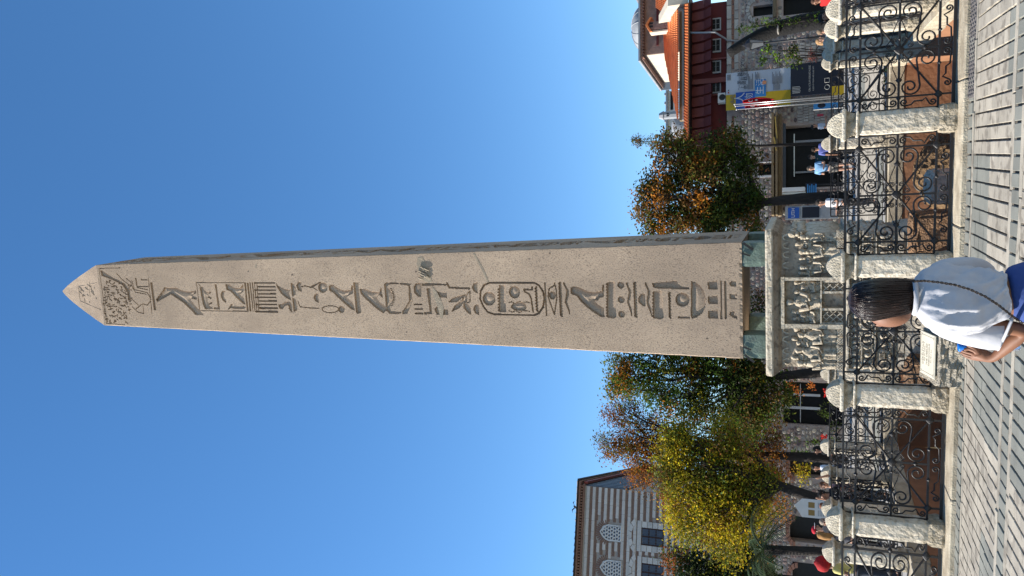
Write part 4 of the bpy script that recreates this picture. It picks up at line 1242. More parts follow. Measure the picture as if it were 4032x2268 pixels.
# pale courses along the top of the wall
for (v0, v1, k, mk) in ((2862, 2880, 1.0, 'ashlar'), (2882, 2890, 0.7, 'brick'), (2892, 2908, 0.9, 'ashlar')):
    y = -120
    while y < 900:
        st = rr.uniform(28, 60) * k
        if not (262 < y < 440): mbox(v0, v1, y + 1.2, y + st - 1.2, 0, 0.05).obj('course_stone', M[mk], mus)
        y += st
# red storey
mbox(2722, 2860, 2, 700, -0.5, -0.1).obj('red_wall', M['redwall'], mus)
for k, (y0, y1) in enumerate(((68, 121), (150, 207), (236, 289), (320, 368))):
    wd = mbox(2806, 2839, y0, y1, -0.12, 0.0).obj('window', M['lead'], mus)
    mbox(2806, 2834, y0 + 6, y1 - 6, 0.001, 0.006).obj('pane', M['glass'], wd)
    mbox(2818, 2820, y0 + 6, y1 - 6, 0.007, 0.03).obj('glazing_bar', M['lead'], wd)
    ym = (y0 + y1) / 2
    mbox(2807, 2833, ym - 1.2, ym + 1.2, 0.007, 0.03).obj('glazing_bar', M['lead'], wd)
yv = 6
for k in range(15):
    y1 = yv + 42
    if k not in (7,):
        xl, zt = mp(2726, y1 - 2); xr, z2 = mp(2775, yv + 2); _, z3 = mp(2806, yv)
        m1 = MB(); m1.loft([[(xl, -0.15, zt), (xr, -0.15, zt), (xr, -0.09, zt), (xl, -0.09, zt)], [(xl, -0.35, z2), (xr, -0.35, z2), (xr, -0.29, z2), (xl, -0.29, z2)]])
        m1.obj('cladding_panel', M['maroon'], mus)
        m2 = MB(); m2.loft([[(xl, -0.37, z2 - 0.01), (xr, -0.37, z2 - 0.01), (xr, -0.31, z2 - 0.01), (xl, -0.31, z2 - 0.01)], [(xl, -0.75, z3), (xr, -0.75, z3), (xr, -0.69, z3), (xl, -0.69, z3)]])
        m2.obj('cladding_panel', M['maroon'], mus)
    else:
        mbox(2726, 2860, yv + 4, y1 - 6, -0.3, 0.12).obj('pilaster', M['maroon'], mus)
    yv = y1
for y in (232, 372): mbox(2722, 2860, y, y + 9, -0.4, 0.1).obj('pilaster', M['maroon'], mus)
dp = MB().tube([(mp(2717, 148)[0], -0.8, mp(2717, 148)[1]), (mp(2780, 149)[0], -0.85, mp(2780, 149)[1]), (mp(2822, 148)[0], -0.9, mp(2822, 148)[1]), (mp(2850, 154)[0], -0.3, mp(2850, 154)[1]), (mp(2864, 160)[0], -0.12, mp(2864, 160)[1]), (mp(3060, 178)[0], -0.12, mp(3060, 178)[1])], 0.045, 8)
dp.obj('downpipe', M['lead'], mus, smooth=True)
ac = mbox(2829, 2858, 370, 410, -0.3, 0.3).obj('air_conditioner', M['white'], mus)
cx, cz = mp(2846, 388)
q = MB().lathe([(0.16, -0.02), (0.16, 0.0), (0.10, 0.005)], (0, 0, 0), 14); q.move(lambda p: (cx + p[0], -0.301 - p[2], cz + p[1])); q.obj('fan_grille', M['black'], ac)
mbox(2722, 2726, 0, 720, -0.2, 1.0).obj('gutter', M['black'], mus)
# tiled roofs: rows of half-round tiles
def tile_field(quad, nc, name, parent, nr=8, amp=0.055):
    A, B, C, D = [Vector(p) for p in quad]           # bottom left, bottom right, top right, top left
    nrm = (B - A).cross(D - A).normalized()
    if nrm.y > 0: nrm = -nrm
    mb = MB(); per = 6
    cols = nc * per
    for r in range(nr):
        t0, t1 = r / nr, (r + 1) / nr
        ra, rb = [], []
        for c in range(cols + 1):
            u = c / cols
            hgt = amp * abs(math.sin(math.pi * c / per))
            p0 = (A.lerp(B, u)).lerp(D.lerp(C, u), t0) + nrm * (hgt + 0.03)
            p1 = (A.lerp(B, u)).lerp(D.lerp(C, u), t1) + nrm * hgt
            ra.append(p0); rb.append(p1)
        base = [(p - nrm * 0.06) for p in ra]
        mb.loft([base, ra, rb], False, False)
    return mb.obj(name, M['tile'], parent)
def m3(x, y, dy, Y=YM):
    xx, zz = mp(x, y, Y + dy); return (xx, Y + dy - YM, zz)
tile_field([m3(2713, 760, -1.0), m3(2713, 10, -1.0), m3(2696, 14, 0.2), m3(2696, 740, 0.2)], 64, 'lower_tile_row', mus, 3)
mbox(2672, 2697, 36, 470, -0.6, -0.25).obj('clerestory', M['wood'], mus)
mbox(2684, 2692, 36, 470, -0.24, -0.1).obj('lead_flashing', M['lead'], mus)
tile_field([m3(2671, 470, -0.2), m3(2671, 34, -0.2), m3(2613, 112, 5.0), m3(2619, 215, 5.0)], 46, 'upper_tile_roof', mus, 9)
tile_field([m3(2632, 62, 4.5), m3(2632, -90, 4.5), m3(2584, -90, 7.5), m3(2584, 30, 7.5)], 18, 'rear_tile_roof', mus, 6)
# white gable wall on the right, with a sloping coping
xg0 = mp(2707, 13)[0]
def on_x(x, y, X0):                                   # point of the photograph on the upright plane X = X0
    d = ray(x, y); P = CAMP + d * (X0 / d[0]); return (P[0], P[1] - YM, P[2])
gq = [on_x(x, y, xg0) for x, y in ((2710, 12), (2700, 27), (2674, 34), (2661, 48), (2641, 84), (2594, 92), (2630, 24))]
MB().poly(gq, (0.45, 0, 0)).obj('gable_wall', M['cream'], mus)
MB().tube([(p[0] - 0.03, p[1], p[2]) for p in gq[1:5]], 0.10, 6).obj('coping', M['lead'], mus)
# chimney with a little tiled roof and two vents
ch_ = thing('chimney', (0, 0, 0)); ch_.parent = mus
def cbox(x0, x1, y0, y1, f0, f1, Y): return mbox(x0, x1, y0, y1, f0, f1, Y)
cbox(2556, 2642, 76, 118, -0.6, 0.0, YM + 3).obj('chimney_shaft', M['pinkstone'], ch_)
cbox(2557, 2641, 118.2, 122, -0.59, -0.01, YM + 3).obj('sunlit_tone_side', M['cream'], ch_)  # pale slab: sunlight on the chimney's left side put into the colour
c0, c1_, c2_ = m3(2558, 124, 3 - 0.15), m3(2540, 98, 3 - 0.15), m3(2558, 68, 3 - 0.15)
MB().poly([c0, c1_, c2_, (c2_[0], c2_[1], c2_[2] - 0.12), (c1_[0], c1_[1], c1_[2] - 0.14), (c0[0], c0[1], c0[2] - 0.12)], (0, 0.8, 0)).obj('chimney_cap', M['tile'], ch_)
for y in (88, 100): cbox(2558, 2571, y, y + 8, 0.001, 0.02, YM + 3).obj('vent', M['black'], ch_)
# tall stone block behind with its lead dome
YB = YM + 9
xr0, zt0 = mp(2534, -140, YB); xl0, zb0 = mp(2640, 205, YB)
MB().box(xl0, xr0, 9, 16, zb0, zt0).obj('rear_block', M['pinkstone'], mus)
MB().box(xl0 - 0.35, xr0 + 0.3, 8.65, 16.4, zt0, zt0 + 0.12).obj('cornice', M['pinkstone'], mus)
MB().box(xl0 - 0.5, xr0 + 0.3, 8.5, 16.5, zt0 + 0.121, zt0 + 0.24).obj('cornice', M['lead'], mus)
for k in range(34):
    xk = xl0 - 0.3 + k * 0.19
    if xk < xr0: MB().box(xk, xk + 0.09, 8.56, 8.9, zt0 - 0.10, zt0 - 0.005).obj('cornice_tooth', M['brick'], mus)
MB().box(xl0 - 0.03, xl0 - 0.004, 9.05, 15.9, zb0 - 1, zt0 - 0.15).obj('sunlit_tone_wall', M['cream'], mus)  # cream sheet over the pink stone paints in its sunlit left face
MB().box(xl0 + 0.5, xr0, 8.9, 8.99, (zt0 + zb0) / 2 - 0.12, (zt0 + zb0) / 2 + 0.02).obj('red_string_course', M['redwall'], mus)
def lead_dome(name, xc, yc, zb, rad, hgt, parent):
    o = MB().lathe([(rad, 0)] + [(rad * math.cos(math.pi / 2 * k / 9), hgt * math.sin(math.pi / 2 * k / 9)) for k in range(10)], (xc, yc, zb), 28).obj(name, M['lead'], parent, smooth=True)
    for k in range(12):
        an = 2 * math.pi * k / 12
        MB().tube([(xc + rad * 1.01 * math.cos(an) * math.cos(math.pi / 2 * j / 7), yc + rad * 1.01 * math.sin(an) * math.cos(math.pi / 2 * j / 7), zb + hgt * 1.01 * math.sin(math.pi / 2 * j / 7)) for j in range(8)], 0.03, 4).obj('rib', M['lead'], o)
    return o
Yd = YB + 3.5
xd0, zd = mp(2526, 202, Yd); xd1, _ = mp(2526, 30, Yd); _, zdt = mp(2490, 116, Yd)
lead_dome('lead_dome', (xd0 + xd1) / 2, Yd - YM, zd - 0.2, abs(xd1 - xd0) / 2, zdt - zd + 0.2, mus)
xq, zq = mp(2526, -22, Yd)
lead_dome('lead_dome', xq, Yd - YM, zq - 0.2, 0.8, 0.6, mus)
# entrance: dark glazing, rails, wooden canopy
mbox(3074, 3340, 470, 750, -1.2, -0.7).obj('entrance_recess', M['glass'], mus)
mbox(3082, 3094, 478, 745, -0.3, 0.02).obj('lintel', M['lead_dark'], mus)
mbox(3125, 3129, 522, 692, -0.4, -0.3).obj('handrail', M['steel'], mus)
mbox(3131, 3320, 545, 548, -0.5, -0.42).obj('door_frame', M['lead'], mus)
mbox(3131, 3320, 668, 671, -0.5, -0.42).obj('door_frame', M['lead'], mus)
mbox(3040, 3050, 458, 852, 0, 0.9).obj('canopy_beam', M['wood'], mus)
mbox(3056, 3064, 458, 852, 0, 1.0).obj('canopy_beam', M['wood'], mus)
mbox(3066, 3078, 458, 852, 0, 0.6).obj('canopy_board', M['wood'], mus)
for y0, y1, v in ((460, 545, 3052), (540, 590, 3048)):
    MB().tube([m3(v, y0, -1.05), m3(v + 8, y1, -1.02)], 0.06, 4, flat=0.4).obj('yellow_bracket', M['yellow'], mus)
mbox(2985, 3042, 636, 642, -0.1, 0.06).obj('window_surround', M['white'], mus)
mbox(2985, 3042, 690, 700, -0.1, 0.06).obj('window_surround', M['white'], mus)
mbox(2980, 3042, 636, 696, -0.6, -0.4).obj('window_pane', M['glass'], mus)
mbox(2962, 3044, 10, 70, -0.6, -0.35).obj('window_pane', M['glass'], mus)
mbox(3080, 3330, -70, 66, -0.9, -0.6).obj('doorway_dark', M['glass'], mus)  # flat dark sheet stands for the unlit inside of the doorway
mbox(3080, 3330, 1508, 1672, -0.5, -0.35).obj('shop_glazing', M['glass'], mus)
for y in (1556, 1608): mbox(3086, 3230, y, y + 2.5, -0.34, -0.26).obj('glazing_bar', M['white'], mus)
mbox(3150, 3153, 1514, 1666, -0.33, -0.25).obj('glazing_bar', M['white'], mus)
for (y0, y1, v) in ((1798, 1874, 3106), (2234, 2335, 3116), (2050, 2132, 3106)):
    mbox(v, 3330, y0, y1, -1.0, -0.65).obj('doorway_dark', M['black'], mus)  # black sheet behind the arch paints in the darkness of the opening
    xa, za = mp(v + 26, y1); xb, _ = mp(v + 26, y0)
    xm_, rw = (xa + xb) / 2, abs(xb - xa) / 2
    for k in range(9):
        an0, an1 = math.pi * k / 9 + 0.03, math.pi * (k + 1) / 9 - 0.03
        pts = [(xm_ + r_ * math.cos(a_), -0.09, za + r_ * 0.6 * math.sin(a_)) for r_, a_ in ((rw, an0), (rw + 0.26, an0), (rw + 0.26, an1), (rw, an1))]
        MB().poly(pts, (0, 0.2, 0)).obj('arch_brick', M['brick'], mus)
for k in range(9):                                   # stone arch over the right window
    xm_, za = mp(2975, 40); rw = 0.40
    an0, an1 = math.pi * k / 9 + 0.03, math.pi * (k + 1) / 9 - 0.03
    pts = [(xm_ + r_ * math.cos(a_), -0.07, za + r_ * 0.75 * math.sin(a_)) for r_, a_ in ((rw, an0), (rw + 0.22, an0), (rw + 0.22, an1), (rw, an1))]
    MB().poly(pts, (0, 0.2, 0)).obj('arch_stone', M['ashlar'], mus)
mbox(3044, 3058, -40, 72, 0, 0.3).obj('wood_lintel', M['wood'], mus)
# squared blocks by the wall's foot
for r in range(5):
    for y in range(0, 9):
        y0 = 398 + y * 11 + (5 if r % 2 else 0)
        if y0 < 476: mbox(3142 + r * 22, 3161 + r * 22, y0, y0 + 10, 0, 0.055).obj('squared_stone', M['ashlar'], mus)
        y1 = 168 + y * 12 + (5 if r % 2 else 0)
        if y1 < 262: mbox(3150 + r * 22, 3169 + r * 22, y1, y1 + 11, 0, 0.055).obj('squared_stone', M['ashlar'], mus)

# ================================================================ roofscape far behind the museum
fb = thing('far_white_building', (0, 90, 0), 0, 'low white building strip with turret far behind the museum roof', 'building')
def fbox(x0, x1, y0, y1, Y, dy=2.0):
    xl, zt = mp(x0, y1, Y); xr, zb = mp(x1, y0, Y)
    return MB().box(xl, xr, Y - 90, Y - 90 + dy, min(zb, zt), max(zb, zt))
fbox(2625, 2720, 350, 640, 90).obj('wall', M['white'], fb)
fbox(2621, 2628, 345, 645, 89.5, 3).obj('parapet', M['lead'], fb)
fbox(2640, 2650, 360, 432, 89.9, 0.3).obj('window_band', M['glass'], fb)
for y in (365, 400, 470, 560): fbox(2616, 2622, y, y + 10, 89.6, 0.6).obj('roof_vent', M['lead'], fb)
tw = thing('stone_turret', (0, 70, 0), 0, 'grey octagonal stone turret with two small openings behind the tile roof', 'turret')
xt, zt1 = mp(2655, 452, 70); _, zt2 = mp(2614, 452, 70); _, zt3 = mp(2596, 452, 70)
MB().lathe([(0.36, zt1 - 3), (0.36, zt2), (0.42, zt2), (0.42, zt2 + 0.06), (0.24, zt3)], (xt, 0, 0), 8).obj('turret_body', M['lead'], tw)
for dx in (-0.12, 0.1): MB().lathe([(0.06, 0), (0.06, 0.2)], (xt + dx, -0.36, zt2 - 0.5), 8).obj('opening', M['black'], tw)
xt2, ztb = mp(2663, 490, 70); _, ztt = mp(2634, 490, 70)
sd_ = thing('small_lead_dome', (0, 70, 0), 0, 'small pale lead dome between the turret and the tree', 'dome')
MB().lathe([(1.25, -3)] + [(1.25 * math.cos(math.pi / 2 * k / 8), (ztt - ztb) * math.sin(math.pi / 2 * k / 8)) for k in range(9)], (xt2, 1.5, ztb), 20).obj('dome_shell', M['lead'], sd_, smooth=True)
sg = thing('rooftop_sign', (0, 85, 0), 0, 'dark rooftop lettering half hidden behind the gable cornice', 'sign')
M['maroon_letter'] = mat('dark_red_letter', (0.10, 0.03, 0.035), (0.09, 0.028, 0.03), 4, 0.6, 0)
sx_, sz_ = mp(2599, 346, 85); text('lettering', 'GOLDEN', 0.50, (sx_, 0, sz_), (R(90), 0, 0), M['maroon_letter'], sg, 0.03, align='LEFT')
sx_, sz_ = mp(2613, 348, 85); text('lettering', 'TERRACE', 0.50, (sx_, 0, sz_), (R(90), 0, 0), M['maroon_letter'], sg, 0.03, align='LEFT')
xa_, za_ = mp(2640, 330, 85); MB().box(xa_ - 0.6, xa_ + 0.8, 0.1, 0.16, za_ - 2.5, mp(2594, 330, 85)[1]).obj('sign_frame', M['lead'], sg)

# ================================================================ striped building on the left
CX, CY = -13.4, 50.0
ANG = math.atan2(0.175, 0.985)
sb_ = thing('striped_building', (CX, CY, 0), ANG, 'tall building of alternating white stone and thin red brick courses at left', 'building')
u_ = np.array([math.cos(ANG), math.sin(ANG), 0]); n_ = np.array([math.sin(ANG), -math.cos(ANG), 0]); c_ = np.array([CX, CY, 0])
def sp(x, y, off=0.0):
    d = ray(x, y); P = CAMP + d * (((c_ + n_ * off - CAMP) @ n_) / (d @ n_)) - c_
    return P @ u_, P[2]
M['bandstone'] = mat('white_course_stone', (0.66, 0.62, 0.57), (0.54, 0.505, 0.465), 2.5, 0.85, 0.4, 14, rnd=0.09)
M['brickband'] = mat('brick_course', (0.30, 0.18, 0.135), (0.20, 0.12, 0.095), 5, 0.9, 0.4, 30, stretch=(1, 1, 4))
M['band_mortar'] = mat('pale_brick_mortar', (0.42, 0.38, 0.34), (0.34, 0.30, 0.27), 3, 0.9, 0.2, 20)
ZE = sp(2304, 1930)[1]; LW = -13.0
MB().box(LW, 0, 0, 27, -0.1, ZE).obj('wall', M['band_mortar'], sb_)
wins = []
for (v0, v1, y0, y1) in ((2363, 2446, 2072, 2122), (2363, 2446, 2212, 2262), (2526, 2612, 2088, 2143), (2526, 2612, 2229, 2284)):
    xl, zt = sp(v0, y1); xr, zb = sp(v1, y0); wins.append((xl, xr, min(zb, zt), max(zb, zt)))
rq = random.Random(9)
z = ZE - 0.24; pitch = 0.405
smesh2 = {}
ns_ = 0
while z > 5.0:
    x = 0.0 - 0.02
    while x > -8.2:
        ln = rq.uniform(0.45, 1.25)
        x0, x1 = max(-8.3, x - ln), x
        skip = any(w_[0] - 0.02 < x1 and x0 < w_[1] + 0.02 and w_[2] - 0.1 < z < w_[3] + (0.02 if i > 1 else 0.30) for i, w_ in enumerate(wins))
        if not skip:
            key = round(ln, 1)
            if key not in smesh2: smesh2[key] = MB().bbox(-key + 0.012, 0, -0.045, 0.0, -0.10, 0.10, 0.012).mesh('course_stone', M['bandstone'], fix=True)
            o = link('course_stone', smesh2[key], sb_); o.location = (x, 0, z); ns_ += 1
            x -= key
        else:
            x -= 0.3
    if z - 0.13 > 5.2:
        for k in range(3):
            zz = z - 0.135 - k * 0.067
            q = MB(); x = -0.02
            segs = []
            while x > -8.3:
                ln = 0.31
                if not any(w_[0] - 0.03 < x and x - ln < w_[1] + 0.03 and w_[2] - 0.1 < zz < w_[3] + (0.02 if i > 1 else 0.30) for i, w_ in enumerate(wins)):
                    q.box(x - ln + 0.014, x, -0.03 - rq.uniform(0, .012), 0, zz - 0.048, zz - 0.002)
                x -= ln
            tag(q.obj('brick_course', M['brickband'], sb_), kind='stuff')
    z -= pitch
    if ns_ > 285: pass
# cornice of brick teeth, eaves and lead roof
MB().box(LW, 0.12, -0.12, 27, ZE + 0.001, ZE + 0.12).obj('cornice', M['brickband'], sb_)
for k in range(46): MB().box(-8.4 + k * 0.185, -8.4 + k * 0.185 + 0.10, -0.24, -0.1, ZE + 0.122, ZE + 0.24).obj('cornice_tooth', M['brickband'], sb_)
MB().box(LW, 0.3, -0.34, 27, ZE + 0.245, ZE + 0.36).obj('cornice', M['brickband'], sb_)
MB().box(LW, 0.42, -0.46, 27, ZE + 0.362, ZE + 0.43).obj('eaves_board', M['black'], sb_)
rf = MB().loft([[(LW, -0.5, ZE + 0.432), (0.46, -0.5, ZE + 0.432), (0.46, 27, ZE + 0.432), (LW, 27, ZE + 0.432)], [(LW, 4.5, ZE + 1.75), (-3.5, 4.5, ZE + 1.75), (-3.5, 22, ZE + 1.75), (LW, 22, ZE + 1.75)]]).obj('roof', M['lead'], sb_)
for k in range(22):
    x = 0.3 - k * 0.42
    MB().tube([(x, -0.48, ZE + 0.45), (min(x, -3.5) if x < -3.5 else x - (x + 3.5) * 0.6, 2.5, ZE + 1.2)], 0.03, 4).obj('seam', M['lead'], rf)
# side wall clad in lead, red fascia
zsd = sp(2466, 1925)[1]
MB().box(0.001, 0.06, 0.05, 27, zsd, ZE - 0.02).obj('lead_cladding', M['lead_dark'], sb_)  # shade of this side, turned from the sun, is put into the colour
for k in range(21): MB().tube([(0.075, 0.6 + k * 1.2, zsd), (0.075, 0.6 + k * 1.2, ZE - 0.1)], 0.02, 4).obj('seam', M['lead_dark'], sb_)
MB().box(0.125, 0.28, 0.05, 27, ZE - 0.12, ZE + 0.1).obj('fascia', mat('red_fascia', (0.30, 0.07, 0.05), (0.22, 0.05, 0.04), 3, 0.7, 0.1), sb_)
MB().box(0.001, 0.1, 0.03, 27, zsd - 0.16, zsd - 0.001).obj('lead_drip', M['black'], sb_)
# windows
for i, (xl, xr, zb, zt) in enumerate(wins):
    xm_, hw = (xl + xr) / 2, (xr - xl) / 2
    if i < 2:
        w_ = thing('lattice_window'); w_.parent = sb_
        def arch(x, k=1.0): return zb + (zt - zb) * (0.62 + 0.38 * (max(0.0, 1 - abs(x - xm_) / (hw * k)) ** 0.62))
        pts = [(xl, 0.0, zb)] + [(xl + (xr - xl) * t, 0.0, arch(xl + (xr - xl) * t)) for t in np.linspace(0, 1, 15)] + [(xr, 0.0, zb)]
        MB().poly([(p[0], -0.012, p[2]) for p in pts], (0, 0.01, 0)).obj('pane', M['lead_dark'], w_)
        MB().tube([(p[0], -0.04, p[2]) for p in pts] + [(xl, -0.04, zb)], 0.05, 5).obj('frame', M['white'], w_)
        rows_n = 8; hh = (zt - zb) / rows_n
        la = MB()
        for r in range(rows_n + 1):
            for c in range(4):
                x = xl + hw * 2 * (c + (0.5 if r % 2 else 0.25) + 0.12) / 4.25; zc_ = zb + hh * (r + 0.5)
                if zc_ > arch(x) - 0.03: continue
                la.tube([(x + 0.118 * math.cos(math.pi * j / 3 + .52), -0.03, zc_ + 0.118 * math.sin(math.pi * j / 3 + .52)) for j in range(7)], 0.036, 4)
        la.obj('lattice', M['white'], w_)
        for k in range(17):
            t = (k + 0.5) / 17; an = math.pi * t
            x0_, z0_ = xm_ - math.cos(an) * hw * 1.08, zb + (zt - zb) * 0.62 + math.sin(an) * (zt - zb) * 0.40
            d_ = Vector((-math.cos(an) * 1.0, 0, math.sin(an))).normalized()
            tt_ = Vector((d_.z, 0, -d_.x)) * 0.035
            p = Vector((x0_, -0.05, z0_))
            MB().poly([p - tt_, p + tt_, p + tt_ + d_ * 0.3, p - tt_ + d_ * 0.3], (0, 0.05, 0)).obj('voussoir', M['brickband'], w_)
    else:
        w_ = thing('barred_window'); w_.parent = sb_
        MB().box(xl, xr, -0.02, -0.004, zb, zt).obj('pane', M['lead_dark'], w_)
        fm_ = MB()
        for x in (xl, xm_, xr): fm_.box(x - 0.035, x + 0.035, -0.06, -0.021, zb, zt)
        fr_o = fm_.obj('frame', mat('brown_frame', (0.05, 0.02, 0.015), (0.04, 0.017, 0.012), 5, 0.6, 0), w_)
        for k in range(4): MB().box(xl - 0.03, xr + 0.03, -0.065, -0.0215, zb + (zt - zb) * k / 3 - 0.03, zb + (zt - zb) * k / 3 + 0.03).obj('glazing_bar', fr_o.data.materials[0], w_)
        for k in range(6): MB().box(xl + (xr - xl) * (k + 0.5) / 6 - 0.012, xl + (xr - xl) * (k + 0.5) / 6 + 0.012, -0.075, -0.066, zb, zt).obj('iron_bar', M['lead_dark'], w_)
        for x0_, x1_ in ((xl - 0.42, xl - 0.04), (xr + 0.04, xr + 0.42)):
            for k in range(4): MB().bbox(x0_, x1_, -0.075, -0.046, zb + (zt - zb) * k / 4 + 0.01, zb + (zt - zb) * (k + 1) / 4 - 0.01, 0.012).obj('jamb_stone', M['bandstone'], w_)
        MB().bbox(xl - 0.45, xr + 0.45, -0.075, -0.046, zt + 0.03, zt + 0.30, 0.012).obj('lintel_stone', M['bandstone'], w_)
        for k in range(5):
            an0, an1 = math.pi * (0.12 + 0.76 * k / 5) + 0.02, math.pi * (0.12 + 0.76 * (k + 1) / 5) - 0.02
            pts = [(xm_ + r_ * math.cos(a_) * 1.1, -0.08, zt + 0.22 + r_ * 0.62 * math.sin(a_)) for r_, a_ in ((0.72, an0), (1.08, an0), (1.08, an1), (0.72, an1))]
            MB().poly(pts, (0, 0.035, 0)).obj('arch_stone', M['bandstone'], w_)
# a pigeon in flight above the eaves
bd = thing('bird', at_y(2264, 1996, 46), R(30), 'small dark pigeon flying just above the striped building\'s roof', 'bird')
q = MB(); q.ball((0, 0, 0), 0.07, 0.17, 0.06, 8, 6); q.ball((0, -0.19, 0.03), 0.035, 0.05, 0.035, 6, 5); q.tube([(0, 0.13, 0), (0, 0.30, -0.01)], [0.05, 0.06], 6, flat=0.25)
for s_ in (-1, 1): q.loft([[(s_ * 0.05, -0.08, 0.02), (s_ * 0.05, 0.08, 0.02), (s_ * 0.05, 0.08, 0.0), (s_ * 0.05, -0.08, 0.0)], [(s_ * 0.22, -0.08, 0.16), (s_ * 0.22, 0.06, 0.15), (s_ * 0.22, 0.06, 0.14), (s_ * 0.22, -0.08, 0.15)], [(s_ * 0.36, 0.02, 0.12), (s_ * 0.36, 0.08, 0.12), (s_ * 0.36, 0.08, 0.115), (s_ * 0.36, 0.02, 0.115)]])
q.obj('body', mat('grey_feathers', (0.06, 0.06, 0.07), (0.04, 0.04, 0.05), 8, 0.8, 0), bd, smooth=True)
# ================================================================ trees and plants
def leaf_material(name):
    m = bpy.data.materials.new(name); m.use_nodes = True
    t = m.node_tree; N, L = t.nodes, t.links
    b = N['Principled BSDF']; b.inputs['Roughness'].default_value = 0.65; b.inputs['Specular IOR Level'].default_value = 0.15
    at = N.new('ShaderNodeAttribute'); at.attribute_name = 'leaf'
    L.new(at.outputs['Color'], b.inputs['Base Color'])
    tr = N.new('ShaderNodeBsdfTranslucent'); L.new(at.outputs['Color'], tr.inputs['Color'])
    mx = N.new('ShaderNodeMixShader'); mx.inputs['Fac'].default_value = 0.40
    L.new(b.outputs['BSDF'], mx.inputs[1]); L.new(tr.outputs['BSDF'], mx.inputs[2])
    L.new(mx.outputs['Shader'], N['Material Output'].inputs['Surface'])
    return m
M['leaf'] = leaf_material('leaves')
M['bark'] = mat('dark_bark', (0.042, 0.034, 0.030), (0.022, 0.018, 0.016), 9, 0.95, 0.9, 18, bdist=0.05, stretch=(1, 1, 0.3))
LR = np.random.RandomState(5)
def leaf_cloud(name, centers, cols, parent, size=0.13, per=24, spread=0.26, aspect=0.5, wcol=None, droop=0.0):
    """centers (n,3) world; cols (n,3): colour of each tuft; one mesh of folded leaf quads"""
    n = len(centers) * per
    C = np.repeat(np.asarray(centers), per, axis=0) + LR.normal(0, 1, (n, 3)) * spread * np.array([1, 1, 0.8])
    base = np.repeat(np.asarray(cols), per, axis=0)
    d = LR.normal(0, 1, (n, 3)); d[:, 2] = d[:, 2] * 0.7 - droop; d /= np.linalg.norm(d, axis=1)[:, None]
    r = LR.normal(0, 1, (n, 3)); s_ = np.cross(d, r); s_ /= np.linalg.norm(s_, axis=1)[:, None]
    nn = np.cross(d, s_)
    L_ = size * LR.uniform(0.6, 1.35, n)[:, None]; Wd = L_ * aspect
    p0 = C; p1 = C + d * L_ * 0.5 + s_ * Wd * 0.5 + nn * L_ * 0.10; p2 = C + d * L_; p3 = C + d * L_ * 0.5 - s_ * Wd * 0.5 + nn * L_ * 0.10
    V = np.stack([p0, p1, p2, p3], 1).reshape(-1, 3)
    me = bpy.data.meshes.new(name)
    me.vertices.add(n * 4); me.vertices.foreach_set('co', V.ravel())
    tri = (np.arange(n)[:, None] * 4 + np.array([0, 1, 2, 0, 2, 3])[None]).ravel()
    me.loops.add(n * 6); me.loops.foreach_set('vertex_index', tri)
    me.polygons.add(n * 2); me.polygons.foreach_set('loop_start', np.arange(n * 2) * 3)
    me.update(calc_edges=True)
    ca = me.color_attributes.new('leaf', 'FLOAT_COLOR', 'POINT')
    k = LR.uniform(0.72, 1.28, n)[:, None] * np.repeat(LR.uniform(0.75, 1.25, len(centers)), per)[:, None]
    tint = 1 + LR.normal(0, 0.10, (n, 3))
    col = np.clip(base * k * tint, 0.004, 0.9)
    col = np.repeat(np.concatenate([col, np.ones((n, 1))], 1), 4, axis=0)
    ca.data.foreach_set('color', col.ravel())
    me.materials.append(M['leaf'])
    o = link(name, me, None)
    if parent is not None:
        o.parent = parent; o.matrix_parent_inverse = parent.matrix_world.inverted() if False else Matrix.Translation(-Vector(parent.location))
    return o
def blob_centers(ells, Y, dens, depth=0.9, yj=0.0):
    out, src = [], []
    for i, (x, y, rx, ry) in enumerate(ells):
        P = at_y(x, y, Y + LR.uniform(-yj, yj)); k = dist_of(P) / FPX
        a, c = ry * k, rx * k; b = (a + c) / 2 * depth
        n = max(6, int(dens * (a * c + a * b + b * c)))
        q = LR.normal(0, 1, (n, 3)); q /= np.linalg.norm(q, axis=1)[:, None]
        q *= LR.uniform(0.25, 1.0, n)[:, None] ** 0.5
        out.append(P + q * np.array([a, b, c])); src += [i] * n
    return np.concatenate(out), src
def pick(pal, n, wts=None):
    pal = np.array(pal); return pal[LR.choice(len(pal), n, p=wts)]
def branch_pts(p, q, n=6, k=0.12):
    p, q = np.array(p), np.array(q); L0 = np.linalg.norm(q - p)
    pts = [p + (q - p) * t + LR.normal(0, 1, 3) * L0 * k * 0.35 * math.sin(math.pi * t) + np.array([0, 0, L0 * 0.08 * math.sin(math.pi * t)]) for t in np.linspace(0, 1, n)]
    return [tuple(v) for v in pts]
